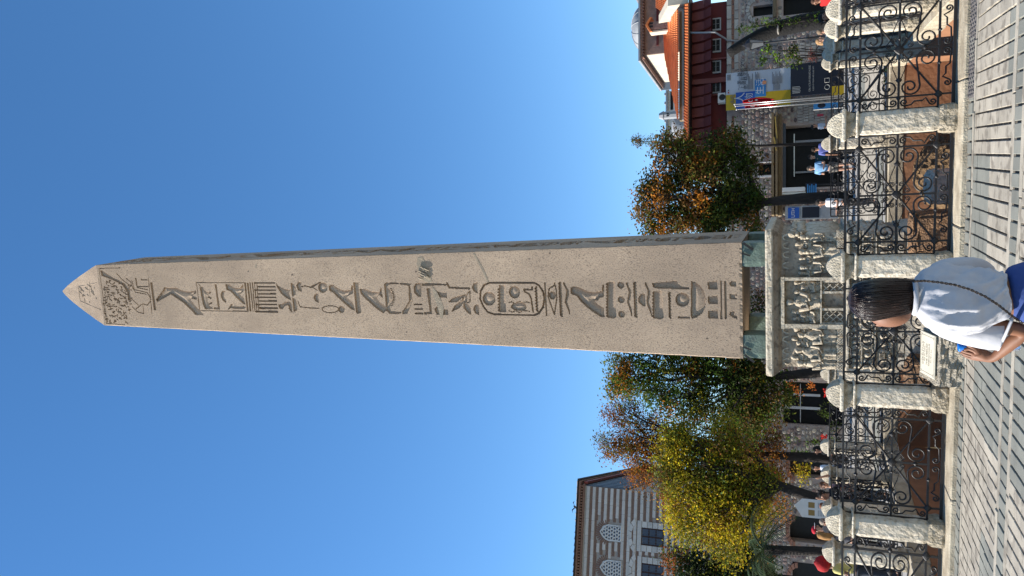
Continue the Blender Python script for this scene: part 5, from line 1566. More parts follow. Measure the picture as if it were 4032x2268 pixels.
def tree(name, label, ells, Y, trunk, pal, wts=None, size=0.13, dens=10.0, per=125, spread=0.26, grp='autumn trees in front of the museum', tr=0.22, colf=None, twigs=26, depth=0.9):
    """trunk: list of photo points from the ground up"""
    base = at_y(trunk[0][0], trunk[0][1], Y); base[2] = GZ
    root = thing(name, base, 0, label, 'tree', grp)
    rel = lambda p: tuple(np.array(p) - base)
    tp = [base] + [at_y(x, y, Y) for x, y in trunk[1:]]
    MB().tube([rel(p) for p in tp], [tr * (1 - 0.45 * i / max(1, len(tp) - 1)) for i in range(len(tp))], 10).obj('trunk', M['bark'], root, smooth=True)
    C, src = blob_centers(ells, Y, dens, depth)
    top = tp[-1]
    for (x, y, rx, ry) in ells:
        P = at_y(x, y, Y) + np.array([0, LR.uniform(-0.8, 0.8), 0])
        bp = branch_pts(top if LR.rand() < 0.6 else tp[-2] * 0.4 + tp[-1] * 0.6, P)
        MB().tube([rel(p) for p in bp], [tr * 0.42 * (1 - 0.75 * i / 5) for i in range(6)], 6).obj('limb', M['bark'], root, smooth=True)
        for k in range(max(2, twigs // len(ells))):
            kk = rx * dist_of(P) / FPX
            q = P + LR.normal(0, 0.55, 3) * kk
            MB().tube([rel(p) for p in branch_pts(bp[3 + k % 3], q, 4)], [0.035, 0.028, 0.02, 0.01], 4).obj('twig', M['bark'], root)
    cols = pick(pal, len(C), wts) if colf is None else np.array([colf(C[i], ells[src[i]]) for i in range(len(C))])
    leaf_cloud('crown', C, cols, root, size, per, spread)
    return root
DG, OG, YG = (0.034, 0.050, 0.010), (0.105, 0.110, 0.016), (0.27, 0.225, 0.016)
BR, ORG, RU, GR = (0.15, 0.075, 0.022), (0.36, 0.14, 0.018), (0.21, 0.068, 0.018), (0.065, 0.105, 0.014)
YL = (0.44, 0.33, 0.016)
tree('chestnut_tree', 'bushy brown and dark green tree right of the obelisk before the museum door',
     [(2600, 790, 70, 90), (2545, 850, 50, 60), (2555, 760, 45, 55), (2640, 680, 60, 80), (2660, 880, 80, 60), (2740, 800, 90, 100), (2740, 680, 80, 80), (2800, 900, 90, 45), (2820, 600, 70, 70), (2860, 720, 90, 100), (2900, 560, 50, 45), (2850, 850, 80, 80), (2945, 780, 45, 80), (2950, 650, 45, 60), (2960, 890, 40, 40), (2580, 930, 40, 40), (2620, 590, 50, 45), (2700, 560, 40, 40)],
     32, [(3330, 776), (3150, 782), (3050, 792), (2990, 800)], [DG, OG, BR, ORG, GR], [.34, .22, .26, .06, .12], size=0.14, tr=0.26,
     colf=lambda P, e: np.array([DG, OG, BR, ORG, GR])[LR.choice(5, p=[.12, .22, .46, .14, .06] if e[0] < 2770 else [.50, .22, .14, .03, .11])])
tree('plane_tree', 'leafy green tree with orange tips just left of the obelisk',
     [(2450, 1430, 60, 50), (2430, 1510, 50, 50), (2500, 1480, 70, 70), (2590, 1450, 80, 80), (2580, 1550, 70, 60), (2700, 1440, 90, 70), (2690, 1560, 80, 70), (2810, 1440, 90, 70), (2800, 1570, 90, 80), (2900, 1470, 90, 70), (2900, 1590, 80, 70), (2990, 1480, 80, 60), (2990, 1580, 70, 60), (3070, 1530, 50, 60), (3040, 1630, 50, 50), (2950, 1660, 60, 50), (2760, 1640, 60, 50), (2650, 1340, 70, 70), (2800, 1340, 80, 60), (2960, 1260, 90, 120)],
     31, [(3330, 1452), (3180, 1470), (3080, 1480), (3000, 1480)], [DG], size=0.125, tr=0.22, dens=10,
     colf=lambda P, e: np.array([DG, GR, OG, ORG, BR, YG])[LR.choice(6, p=[.10, .15, .20, .28, .15, .12] if e[0] < 2520 else [.46, .24, .16, .04, .05, .05])])
tree('maple_tree', 'rust brown tree rising behind the yellow one beside the striped building',
     [(2420, 1660, 45, 45), (2410, 1740, 45, 50), (2425, 1760, 40, 40), (2500, 1700, 70, 80), (2540, 1870, 55, 55), (2530, 1790, 80, 80), (2600, 1680, 60, 70), (2610, 1800, 80, 80), (2610, 1915, 45, 45), (2650, 1980, 40, 50), (2700, 1720, 60, 60), (2940, 1780, 60, 60), (3010, 1850, 60, 50), (3040, 1740, 50, 60), (3000, 1940, 50, 50), (2900, 1680, 70, 60), (2980, 1690, 60, 60), (2780, 1660, 60, 50), (3060, 1900, 40, 50), (3040, 2000, 50, 50), (2480, 1620, 50, 50)],
     35, [(3330, 1806), (3180, 1800), (3080, 1795), (2900, 1790)], [BR, ORG, RU, OG], [.42, .30, .16, .12], size=0.105, tr=0.24, dens=10)
tree('linden_tree', 'large yellow green tree in front of the striped building at left',
     [(2680, 1770, 80, 80), (2720, 1870, 90, 80), (2700, 1970, 80, 70), (2780, 1960, 90, 80), (2770, 1800, 90, 90), (2830, 1890, 90, 90), (2790, 2060, 80, 70), (2860, 2010, 90, 90), (2740, 2110, 60, 50), (2830, 2130, 80, 60), (2860, 1760, 90, 80), (2930, 1860, 80, 70), (2920, 2080, 60, 60), (2900, 2180, 50, 40), (2950, 1980, 60, 60), (2880, 1690, 70, 50), (2640, 1700, 60, 60), (2650, 1900, 60, 70), (2620, 1800, 50, 60), (2990, 1900, 50, 60), (2990, 2030, 50, 60), (2680, 2060, 60, 50)],
     28, [(3340, 1955), (3210, 1965), (3130, 1935), (3040, 1900)], [YG, YL, OG, GR], size=0.105, tr=0.27, dens=12, twigs=60,
     colf=lambda P, e: np.array([YG, YL, OG, GR, BR])[LR.choice(5, p=[.30, .12, .38, .10, .10] if e[1] < 1920 else [.34, .34, .20, .05, .07])])
tree('evergreen_tree', 'dark evergreen tree at the lower left edge beside the yellow tree',
     [(2660, 2210, 45, 45), (2720, 2250, 60, 60), (2800, 2230, 80, 55), (2890, 2240, 80, 60), (2960, 2190, 60, 60), (2980, 2260, 60, 50), (3020, 2200, 40, 50), (2900, 2160, 50, 40), (2860, 2330, 90, 70), (2720, 2340, 70, 60)],
     33, [(3330, 2300), (3200, 2290), (3050, 2270)], [DG], size=0.13, tr=0.2, dens=11,
     colf=lambda P, e: np.array([DG, (0.018, 0.032, 0.012), RU, OG])[LR.choice(4, p=[.3, .1, .4, .2] if e[0] < 2690 else [.52, .42, .02, .04])])
# young tree with a thin spire
yb = at_y(3330, 560, 36); yb[2] = GZ
yt = thing('young_tree', yb, 0, 'spindly young tree whose thin top rises above the museum roof', 'tree')
ys = [yb] + [at_y(x, y, 36) for x, y in ((3000, 575), (2700, 568), (2600, 562), (2485, 552))]
MB().tube([tuple(p - yb) for p in ys], [0.09, 0.07, 0.045, 0.03, 0.008], 6).obj('trunk', M['bark'], yt, smooth=True)
cs = []
for k in range(60):
    t = LR.rand(); P = ys[2] * (1 - t) + ys[4] * t
    w_ = 0.62 * (1 - t) ** 0.7 + 0.05
    d_ = np.array([LR.uniform(-1, 1), LR.uniform(-1, 1), LR.uniform(-0.1, 0.35)]) * w_
    MB().tube([tuple(P - yb), tuple(P + d_ - yb)], [0.014, 0.006], 4).obj('twig', M['bark'], yt)
    cs += [P + d_, P + d_ * 0.6]
leaf_cloud('crown', cs, pick([DG, BR, OG], len(cs)), yt, 0.12, 9, 0.10, 0.35, droop=0.8)
# bare leaning trunk with ivy at the right
lb = at_y(3345, 62, 34); lb[2] = GZ
lt = thing('leaning_trunk', lb, 0, 'thick dark shaded sawn-off leaning tree trunk before the museum wall at right', 'tree trunk')
lp = [lb] + [at_y(x, y, 34) for x, y in ((3250, 76), (3150, 92), (3060, 114), (2990, 142), (2930, 172), (2890, 196), (2868, 212))]
MB().tube([tuple(p - lb) for p in lp], [0.40, 0.38, 0.36, 0.33, 0.29, 0.24, 0.22, 0.20], 12).obj('trunk', mat('shade_darkened_bark', (0.016, 0.015, 0.015), (0.008, 0.008, 0.008), 9, 0.9, 0.8, 14, bdist=0.05), lt, smooth=True)  # bark coloured nearly black to stand for the shade of the trees
q = at_y(3065, 118, 33.7)
MB().lathe([(0.02, -0.04), (0.16, -0.02), (0.18, 0.02), (0.1, 0.05)], tuple(q - lb), 10, 1, 1.8).obj('pale_scar', M['ashlar'], lt)
def shrub(name, label, ells, Y, pal, wts=None, size=0.08, dens=22, per=14, spread=0.09, cat='plant', stem=True, grp=None, aspect=0.5, droop=0.0):
    P0 = at_y(*ells[-1][:2], Y); b0 = np.array([P0[0], P0[1], GZ])
    root = thing(name, b0, 0, label, cat, grp)
    C, src = blob_centers(ells, Y, dens, 0.7)
    leaf_cloud('foliage', C, pick(pal, len(C), wts), root, size, per, spread, aspect, droop=droop)
    if stem:
        for (x, y, rx, ry) in ells:
            P = at_y(x, y, Y)
            MB().tube([(LR.uniform(-.05, .05), 0, 0), tuple((P - b0) * 0.5 + np.array([LR.uniform(-.1, .1), 0, 0])), tuple(P - b0)], [0.035, 0.025, 0.012], 5).obj('stem', M['bark'], root)
    return root
IV = (0.10, 0.17, 0.018)
shrub('ivy', 'bright green ivy climbing beside the leaning trunk at right', [(2925, 112, 26, 12), (2965, 104, 36, 17), (3010, 95, 36, 18), (3060, 88, 34, 16), (3120, 80, 32, 14), (3200, 72, 40, 12)], 33.5, [IV, GR, DG], None, 0.10, 26, 14, 0.08, 'ivy')
shrub('small_tree', 'small glossy leaved tree against the museum wall right of the banner', [(3020, 230, 30, 26), (3040, 195, 34, 26), (3080, 225, 40, 30), (3110, 190, 36, 24), (3130, 235, 26, 22), (3290, 215, 5, 5)], 36, [GR, DG, OG, IV], [.35, .35, .2, .1], 0.13, 22, 16, 0.10, 'tree')
shrub('spiky_plant', 'pinkish spiky leaved plant at the foot of the museum wall at right', [(3195, 218, 26, 14), (3215, 224, 22, 12), (3280, 220, 6, 6)], 37, [(0.16, 0.06, 0.05), (0.22, 0.10, 0.08)], None, 0.28, 20, 8, 0.05, 'plant', aspect=0.12)
shrub('wall_creeper', 'green creeper on the museum wall behind the left posts, right one', [(3150, 1738, 50, 8), (3200, 1742, 30, 8), (3290, 1742, 20, 8)], 38.6, [IV, GR, DG], None, 0.11, 30, 12, 0.08)
shrub('wall_creeper', 'green creeper on the museum wall behind the left posts, left one', [(3140, 1780, 30, 10), (3200, 1786, 40, 8), (3290, 1786, 20, 8)], 38.6, [IV, GR, DG], None, 0.11, 30, 12, 0.08)
shrub('orange_creeper', 'bright orange creeper hanging over the dark shop glazing', [(3118, 1520, 16, 22), (3140, 1540, 14, 14), (3195, 1520, 14, 8)], 38.5, [(0.45, 0.14, 0.02), (0.36, 0.10, 0.02)], None, 0.11, 30, 12, 0.08, stem=False)
shrub('yellow_shrub', 'golden yellow shrub between the dark trunks at left', [(3140, 1848, 22, 26), (3165, 1880, 24, 20), (3180, 1840, 16, 16), (3290, 1860, 8, 8)], 36, [YL, YG, (0.32, 0.20, 0.02)], None, 0.12, 24, 14, 0.10)
hd = shrub('planter_hedge', 'dark green hedge with red flowers along the shop glazing', [(3270, 1530, 34, 14), (3268, 1580, 36, 20), (3265, 1630, 38, 20), (3270, 1680, 34, 20), (3275, 1730, 34, 18)], 37.5, [DG, GR], [.8, .2], 0.12, 26, 14, 0.10, 'hedge', False)
C, _ = blob_centers([(3252, 1540, 16, 6), (3258, 1552, 14, 6), (3248, 1722, 16, 8), (3256, 1740, 12, 6)], 37.2, 40, 0.6)
fo = leaf_cloud('red_flowers', C, pick([(0.55, 0.02, 0.02), (0.6, 0.05, 0.03)], len(C)), hd, 0.09, 5, 0.03, 0.8); tag(fo, kind='stuff')
shrub('pit_bush', 'bright green leafy bush growing from the pit wall at right', [(3530, 300, 36, 28), (3545, 325, 30, 22), (3510, 280, 26, 18), (3545, 300, 10, 10)], 19.0, [(0.12, 0.20, 0.02), GR, IV], None, 0.085, 60, 14, 0.05, stem=False)
shrub('wall_weeds', 'yellowish weeds on the coping at the far right edge of the pit', [(3600, 78, 26, 10), (3620, 62, 20, 8), (3580, 90, 14, 8)], 13.6, [(0.22, 0.22, 0.03), IV], None, 0.05, 120, 10, 0.03, stem=False)
# palm
pbz = at_y(3330, 2180, 25); pbz[2] = GZ
pm = thing('palm_tree', pbz, 0, 'palm with long drooping dark green fronds at the lower left', 'palm')
ptop = at_y(3010, 2165, 25)
MB().tube([(0, 0, 0), tuple((ptop - pbz) * 0.5 + np.array([0.05, 0, 0])), tuple(ptop - pbz)], [0.16, 0.14, 0.15], 9).obj('trunk', M['bark'], pm, smooth=True)
M['frond'] = mat('palm_frond', (0.055, 0.085, 0.02), (0.03, 0.05, 0.014), 5, 0.5, 0, rnd=0.25)
for k in range(22):
    an = 2 * math.pi * k / 22 + LR.uniform(-.15, .15); el = LR.uniform(-0.1, 0.95); ln = LR.uniform(1.5, 2.1)
    dr = np.array([math.cos(an) * math.cos(el), math.sin(an) * math.cos(el), math.sin(el)])
    sp_ = [ptop - pbz + dr * ln * t + np.array([0, 0, -1.15 * ln * t * t * 0.55]) for t in np.linspace(0, 1, 9)]
    f = MB(); f.tube([tuple(p) for p in sp_], [0.02 * (1 - 0.08 * i) for i in range(9)], 4)
    sd2 = np.cross(dr, [0, 0, 1]); sd2 /= np.linalg.norm(sd2)
    for t in np.linspace(0.12, 0.98, 24):
        i = min(7, int(t * 8)); p = sp_[i] + (sp_[i + 1] - sp_[i]) * (t * 8 - i); tg = (sp_[i + 1] - sp_[i]); tg = tg / np.linalg.norm(tg)
        for s_ in (-1, 1):
            ll_ = 0.42 * math.sin(math.pi * (0.12 + 0.8 * t)) + 0.05
            tip = p + (sd2 * s_ * 0.8 + tg * 0.7) * ll_ + np.array([0, 0, -0.16 * ll_])
            wv = tg * 0.018
            f.add([p - wv, p + wv, tip], [(0, 1, 2)])
    f.obj('frond', M['frond'], pm)
# ================================================================ banner, flags, lamp, boards
def flat(name, Y, x0, x1, y0, y1, th, m, parent, base):
    xl, zt = mp(x0, y1, Y); xr, zb = mp(x1, y0, Y)
    return MB().box(xl - base[0], xr - base[0], Y - base[1] - th, Y - base[1], zb - base[2], zt - base[2]).obj(name, m, parent)
def pm_(name, c, rough=0.5): return mat(name, c, tuple(q * 0.94 for q in c), 2, rough, 0)
M['vinyl_white'] = pm_('white_vinyl', (0.60, 0.62, 0.66)); M['vinyl_yellow'] = pm_('yellow_vinyl', (0.58, 0.38, 0.015)); M['vinyl_blue'] = pm_('blue_vinyl', (0.02, 0.10, 0.42))
M['navy'] = pm_('navy_board', (0.010, 0.014, 0.028)); M['ink'] = pm_('black_ink', (0.012, 0.012, 0.014)); M['greyink'] = pm_('grey_ink', (0.16, 0.17, 0.20)); M['skyvinyl'] = pm_('light_blue_vinyl', (0.04, 0.22, 0.50)); M['redcloth'] = pm_('red_cloth', (0.55, 0.012, 0.016), 0.8)
YBn = 39.6
bl0, bzt = mp(2859, 437, YBn); br0, _ = mp(2859, 290, YBn); _, bzb = mp(3113, 360, YBn)
bw, bh = br0 - bl0, bzt - bzb
bn = thing('banner', (bl0, YBn, bzb), 0, 'tall white, yellow and blue exhibition banner on the museum wall', 'banner')
sheet = MB()
nxx, nyy = 16, 20
for i in range(nxx + 1):
    for j in range(nyy + 1):
        u, v = i / nxx, j / nyy
        sheet.v.append((u * bw, -0.02 - 0.03 * math.sin(u * 5 + v * 3) * math.sin(math.pi * v), v * bh))
for i in range(nxx):
    for j in range(nyy): sheet.f.append((i * (nyy + 1) + j, (i + 1) * (nyy + 1) + j, (i + 1) * (nyy + 1) + j + 1, i * (nyy + 1) + j + 1))
sheet.obj('sheet', M['vinyl_white'], bn, smooth=True)
def bpan(name, u0, u1, v0, v1, d, m): return MB().box(u0 * bw, u1 * bw, -0.062 - d, -0.055 - d * 0.5, (1 - v1) * bh, (1 - v0) * bh).obj(name, m, bn)
bpan('yellow_field', 0.0, 0.415, 0.0, 1.0, 0.0, M['vinyl_yellow'])
bpan('blue_field', 0.02, 0.46, 0.155, 0.46, 0.006, M['vinyl_blue'])
bpan('blue_field', 0.30, 0.75, 0.455, 0.625, 0.010, M['skyvinyl'])
def btext(body, size, u, v, m, al='LEFT', sx=1.0): return text('printed_text', body, size, (u * bw, -0.082, (1 - v) * bh), (R(90), 0, 0), m, bn, 0.001, sx, al)
btext('“一带一路”', 0.20, 0.52, 0.215, M['ink']); btext('上海非物质文化', 0.22, 0.52, 0.265, M['ink']); btext('遗产精品展。', 0.22, 0.52, 0.318, M['ink'])
btext('人', 0.55, 0.16, 0.23, M['vinyl_white']); btext('物', 0.42, 0.20, 0.37, M['vinyl_white']); btext('生活', 0.42, 0.35, 0.54, M['vinyl_white'])
for k in range(4): bpan('text_line', 0.52, 0.93 - 0.07 * (k % 3), 0.350 + k * 0.020, 0.360 + k * 0.020, 0.004, M['greyink'])
for k in range(4): bpan('text_line', 0.80, 0.96, 0.018 + k * 0.016, 0.026 + k * 0.016, 0.004, M['greyink'])
for k in range(4): bpan('text_line', 0.72, 0.96 - 0.05 * (k % 2), 0.46 + k * 0.018, 0.468 + k * 0.018, 0.004, M['greyink'])
for k in range(9): bpan('text_line', 0.60 + 0.0 * k, 0.92 - 0.06 * (k % 3), 0.72 + k * 0.018, 0.728 + k * 0.018, 0.004, M['greyink'])
for k in range(6): bpan('text_line', 0.44, 0.66 - 0.04 * (k % 3), 0.74 + k * 0.018, 0.748 + k * 0.018, 0.004, M['greyink'])
for u in (0.46, 0.52): bpan('emblem', u, u + 0.035, 0.03, 0.05, 0.004, M['redcloth'] if u < 0.5 else M['greyink'])
q = MB().lathe([(0.10, -0.01), (0.10, 0.01)], (0, 0, 0), 16); q.move(lambda p: (0.66 * bw + p[0] * 1.0, -0.084 + p[2] * 0.2, (1 - 0.60) * bh + p[1])); q.obj('printed_disc', pm_('peach_ink', (0.60, 0.25, 0.12)), bn)
btext('“一带一路”', 0.12, 0.10, 0.09, M['greyink']); btext('上海精品展', 0.12, 0.10, 0.12, M['greyink'])
bb2 = np.array([mp(3113, 381, 39.0)[0], 39.0, GZ])
nb_ = thing('museum_board', bb2, 0, 'tall dark navy board with white lettering below the banner', 'sign')
xrb, ztb_ = mp(3113, 255, 39.0); wb, hb = xrb - bb2[0], ztb_ - GZ
MB().box(0, wb, -0.06, 0, 0.0, hb).obj('board', M['navy'], nb_)
M['pale_ink'] = pm_('pale_ink', (0.42, 0.42, 0.40))
for k in range(5): MB().box(0.14 + k * 0.07, 0.17 + k * 0.07, -0.066, -0.061, hb - 0.42 - (0.03 if k % 2 else 0), hb - 0.08).obj('emblem', M['pale_ink'], nb_)
text('printed_text', 'TÜRK VE İSLAM ESERLERİ MÜZESİ', 0.115, (wb * 0.5, -0.064, hb - 0.86), (R(90), 0, 0), M['pale_ink'], nb_, 0.001, 0.72)
text('printed_text', 'MUSEUM OF TURKISH AND ISLAMIC ARTS', 0.085, (wb * 0.5, -0.064, hb - 1.02), (R(90), 0, 0), M['pale_ink'], nb_, 0.001, 0.74)
for k, xk in enumerate((0.30, 0.62)):
    rings = [(xk + 0.11 * math.cos(2 * math.pi * j / 14), -0.064, hb - 1.62 + 0.11 * math.sin(2 * math.pi * j / 14)) for j in range(15)] if k == 0 else [(xk - 0.1, -0.064, hb - 1.72), (xk + 0.1, -0.064, hb - 1.72), (xk + 0.1, -0.064, hb - 1.52), (xk - 0.1, -0.064, hb - 1.52), (xk - 0.1, -0.064, hb - 1.72)]
    MB().tube(rings, 0.014, 4).obj('emblem', M['pale_ink'], nb_)
MB().box(-0.15, wb * 0.2, -0.10, -0.07, 0.0, 0.55).obj('yellow_strip', M['vinyl_yellow'], nb_)
# flagpoles with hanging flags
for k, (y0, y1, cm, lab) in enumerate(((411, 374, 'redcloth', 'right'), (418, 386, 'redcloth', 'middle'), (431, 397, 'redcloth', 'left'))):
    Yf = 38.0 + k * 0.15
    pt = at_y(2895 + k * 4, y0, Yf); p0 = np.array([pt[0], Yf, GZ])
    fp = thing('flagpole', p0, 0, 'slim steel flagpole with limp red flag, %s of the three' % lab, 'flagpole', 'flagpoles beside the banner')
    MB().tube([(0, 0, 0), (0, 0, pt[2] - GZ)], [0.035, 0.022], 8).obj('pole', M['steel'] if k != 9 else M['black'], fp, smooth=True)
    MB().ball((0, 0, pt[2] - GZ + 0.03), 0.045, 0.045, 0.045, 8, 6).obj('finial', M['steel'], fp, smooth=True)
    fl_ = MB(); hh = 1.25; zt_ = pt[2] - GZ - 0.35
    for j in range(15):
        for i in range(11):
            u, v = i / 10, j / 14
            wdt = 0.06 + 0.17 * math.sin(math.pi * min(1, v * 0.85 + 0.12))
            fl_.v.append((0.02 + u * wdt * (1 if k != 2 else 1), -0.06 * math.sin(u * 9 + v * 2 + k), zt_ - v * hh - u * 0.25 * v))
    for j in range(14):
        for i in range(10): fl_.f.append((j * 11 + i, j * 11 + i + 1, (j + 1) * 11 + i + 1, (j + 1) * 11 + i))
    fo = fl_.obj('flag', M['redcloth'], fp, smooth=True)
    st = []
    for j in range(10):
        r_ = 0.085 if j % 2 == 0 else 0.036
        st.append((0.11 + 0.6 * r_ * math.sin(2 * math.pi * j / 10), -0.075, zt_ - 0.62 + r_ * math.cos(2 * math.pi * j / 10)))
    MB().poly(st, (0, 0.004, 0)).obj('white_star', M['white'], fo)
    cr_ = [(0.10 + 0.06 * math.cos(a_), -0.075, zt_ - 0.36 + 0.10 * math.sin(a_)) for a_ in np.linspace(0.6, 5.7, 12)] + [(0.115 + 0.048 * math.cos(a_), -0.075, zt_ - 0.36 + 0.078 * math.sin(a_)) for a_ in np.linspace(5.6, 0.7, 12)]
    MB().poly(cr_, (0, 0.004, 0)).obj('white_crescent', M['white'], fo)
# street lamp
lpz = at_y(3300, 136, 30); lpz[2] = GZ
sl_ = thing('street_lamp', lpz, 0, 'black street lamp with glass lantern in front of the leaning trunk', 'street lamp')
ltop = at_y(3006, 170, 30); hl = ltop[2] - GZ; dxl = 0.0
sl_.location = (ltop[0], 30, GZ)
MB().lathe([(0.13, 0), (0.13, 0.35), (0.06, 0.45), (0.05, hl * 0.5), (0.065, hl * 0.5 + 0.04), (0.04, hl * 0.5 + 0.1), (0.035, hl)], (0, 0, 0), 10).obj('post', M['black'], sl_, smooth=True)
M['lamp_glass'] = mat('pale_lamp_glass', (0.13, 0.14, 0.15), (0.10, 0.11, 0.12), 4, 0.15, 0, spec=0.5)
MB().lathe([(0.10, hl), (0.20, hl + 0.48)], (0, 0, 0), 4).obj('lantern_glass', M['lamp_glass'], sl_)
for k in range(4):
    an = math.pi / 2 * k
    MB().tube([(0.11 * math.cos(an), 0.11 * math.sin(an), hl), (0.21 * math.cos(an), 0.21 * math.sin(an), hl + 0.49)], 0.014, 4).obj('lantern_rib', M['black'], sl_)
MB().lathe([(0.25, hl + 0.48), (0.16, hl + 0.60), (0.05, hl + 0.68), (0.015, hl + 0.78)], (0, 0, 0), 8).obj('lantern_cap', M['black'], sl_)
# information board on the left: white, pointed top
ib = at_z(3330, 2000, GZ); Yi = 25.0
xa_, za_ = mp(3132, 1992, Yi); xb0, zb_t = mp(3158, 1964, Yi); xb1, _ = mp(3158, 2034, Yi)
xc_ = (xb0 + xb1) / 2; wi = abs(xb0 - xb1) / 2; hi = zb_t - GZ
inf = thing('information_board', (xc_, Yi, GZ), R(12), 'white information board with pointed top and printed pictures, left of the enclosure', 'sign')
MB().poly([(-wi, 0, 0), (wi, 0, 0), (wi, 0, hi), (wi * 0.2, 0, hi + 0.22), (-wi, 0, hi)], (0, 0.08, 0)).obj('board', M['white'], inf)
M['sepia'] = pm_('sepia_picture', (0.30, 0.19, 0.06))
for x0_ in (-wi * 0.75, wi * 0.08):
    MB().box(x0_, x0_ + wi * 0.6, -0.006, -0.001, hi - 0.36, hi - 0.18).obj('printed_picture', M['sepia'], inf)
    for k in range(14): MB().box(x0_, x0_ + wi * (0.62 - 0.08 * (k % 3 == 2)), -0.005, -0.001, hi - 0.47 - k * 0.05, hi - 0.455 - k * 0.05).obj('printed_line', M['greyink'], inf)
# boards by the museum entrance
def board(name, label, Y, x0, x1, y0, y1, m, cat='sign', th=0.06):
    xl, zt = mp(x0, y1, Y); xr, zb = mp(x1, y0, Y)
    t = thing(name, ((xl + xr) / 2, Y, GZ), 0, label, cat)
    w2 = abs(xr - xl) / 2
    MB().box(-w2, w2, -th, 0, max(0, zb - GZ), zt - GZ).obj('panel', m, t)
    if zb > 0.15: MB().box(-w2 * 0.8, -w2 * 0.6, -th * 0.8, -0.01, 0, zb - GZ - 0.002).obj('leg', M['black'], t); MB().box(w2 * 0.6, w2 * 0.8, -th * 0.8, -0.01, 0, zb - GZ - 0.002).obj('leg', M['black'], t)
    return t, w2, zt - GZ
t, w2, h_ = board('shop_sign', 'pale framed shop sign with blue panel reading UTH beside the pedestal', 38.4, 3092, 3300, 806, 866, M['lead'])
MB().box(-w2 * 0.8, w2 * 0.8, -0.068, -0.061, h_ - 0.62, h_ - 0.12).obj('blue_panel', M['vinyl_blue'], t); text('printed_text', 'UTH', 0.22, (0, -0.07, h_ - 0.36), (R(90), 0, 0), M['white'], t, 0.001)
MB().box(-w2 * 0.8, w2 * 0.8, -0.068, -0.061, h_ - 1.5, h_ - 0.75).obj('dark_panel', M['navy'], t)
t, w2, h_ = board('light_box', 'white lit looking panel beside the museum entrance', 38.8, 3080, 3170, 736, 756, M['white'])
MB().box(-w2 - 0.12, -w2 - 0.04, -0.05, 0, h_ - 1.1, h_).obj('steel_edge', M['steel'], t)
t, w2, h_ = board('notice_board', 'dark notice board with rows of printed lines by the entrance', 38.7, 3172, 3215, 720, 772, M['navy'])
for k in range(5): MB().box(-w2 * 0.85, w2 * (0.8 - 0.2 * (k % 2)), -0.066, -0.061, h_ - 0.12 - k * 0.09, h_ - 0.07 - k * 0.09).obj('printed_line', M['skyvinyl'], t)
t, w2, h_ = board('poster_stand', 'blue picture poster stand left of the flagpoles', 38.6, 3203, 3300, 398, 432, M['skyvinyl'])
MB().ball((0, -0.062, h_ - 0.35), 0.12, 0.004, 0.18, 8, 6).obj('printed_figure', M['navy'], t)
MB().box(-w2 - 0.03, -w2 - 0.005, -0.06, 0.0, 0, h_).obj('edge_strip', M['white'], t)
# ================================================================ people
def skin_mesh(name, joints, bones, m, root=0, sub=1):
    """joints: name -> (x, y, z, rx, ry); a smooth body grown round the bones, one continuous surface"""
    ks = list(joints)
    me = bpy.data.meshes.new(name)
    me.from_pydata([joints[k][:3] for k in ks], [(ks.index(a), ks.index(b)) for a, b in bones], [])
    o = bpy.data.objects.new(name, me); COL.objects.link(o)
    sk = o.modifiers.new('skin', 'SKIN'); sk.use_smooth_shade = True
    for i, k in enumerate(ks):
        d = me.skin_vertices[0].data[i]
        d.radius = (joints[k][3], joints[k][4] if len(joints[k]) > 4 else joints[k][3])
        d.use_root = (i == root)
    if sub:
        sm = o.modifiers.new('sub', 'SUBSURF'); sm.levels = sub; sm.render_levels = sub
    dg = bpy.context.evaluated_depsgraph_get()
    out = bpy.data.meshes.new_from_object(o.evaluated_get(dg))
    bpy.data.objects.remove(o); bpy.data.meshes.remove(me)
    out.materials.clear(); out.materials.append(m)
    out.polygons.foreach_set('use_smooth', [True] * len(out.polygons))
    out.name = name
    return out
def cloth(name, c, v=0.12): return mat(name, c, tuple(q * (1 - v * 2) for q in c), 9, 0.85, 0.3, 30, bdist=0.02)
CL = {}
def cl(c):
    k = tuple(round(q, 3) for q in c)
    if k not in CL: CL[k] = cloth('cloth_%d' % len(CL), c)
    return CL[k]
SKIN = {s: mat('skin_%s' % s, c, tuple(q * 0.85 for q in c), 6, 0.55, 0.05, spec=0.3) for s, c in (('light', (0.56, 0.31, 0.21)), ('tan', (0.42, 0.21, 0.13)), ('dark', (0.22, 0.11, 0.07)))}
M['eye'] = mat('dark_eye', (0.02, 0.015, 0.012), (0.015, 0.012, 0.01), 5, 0.3, 0)
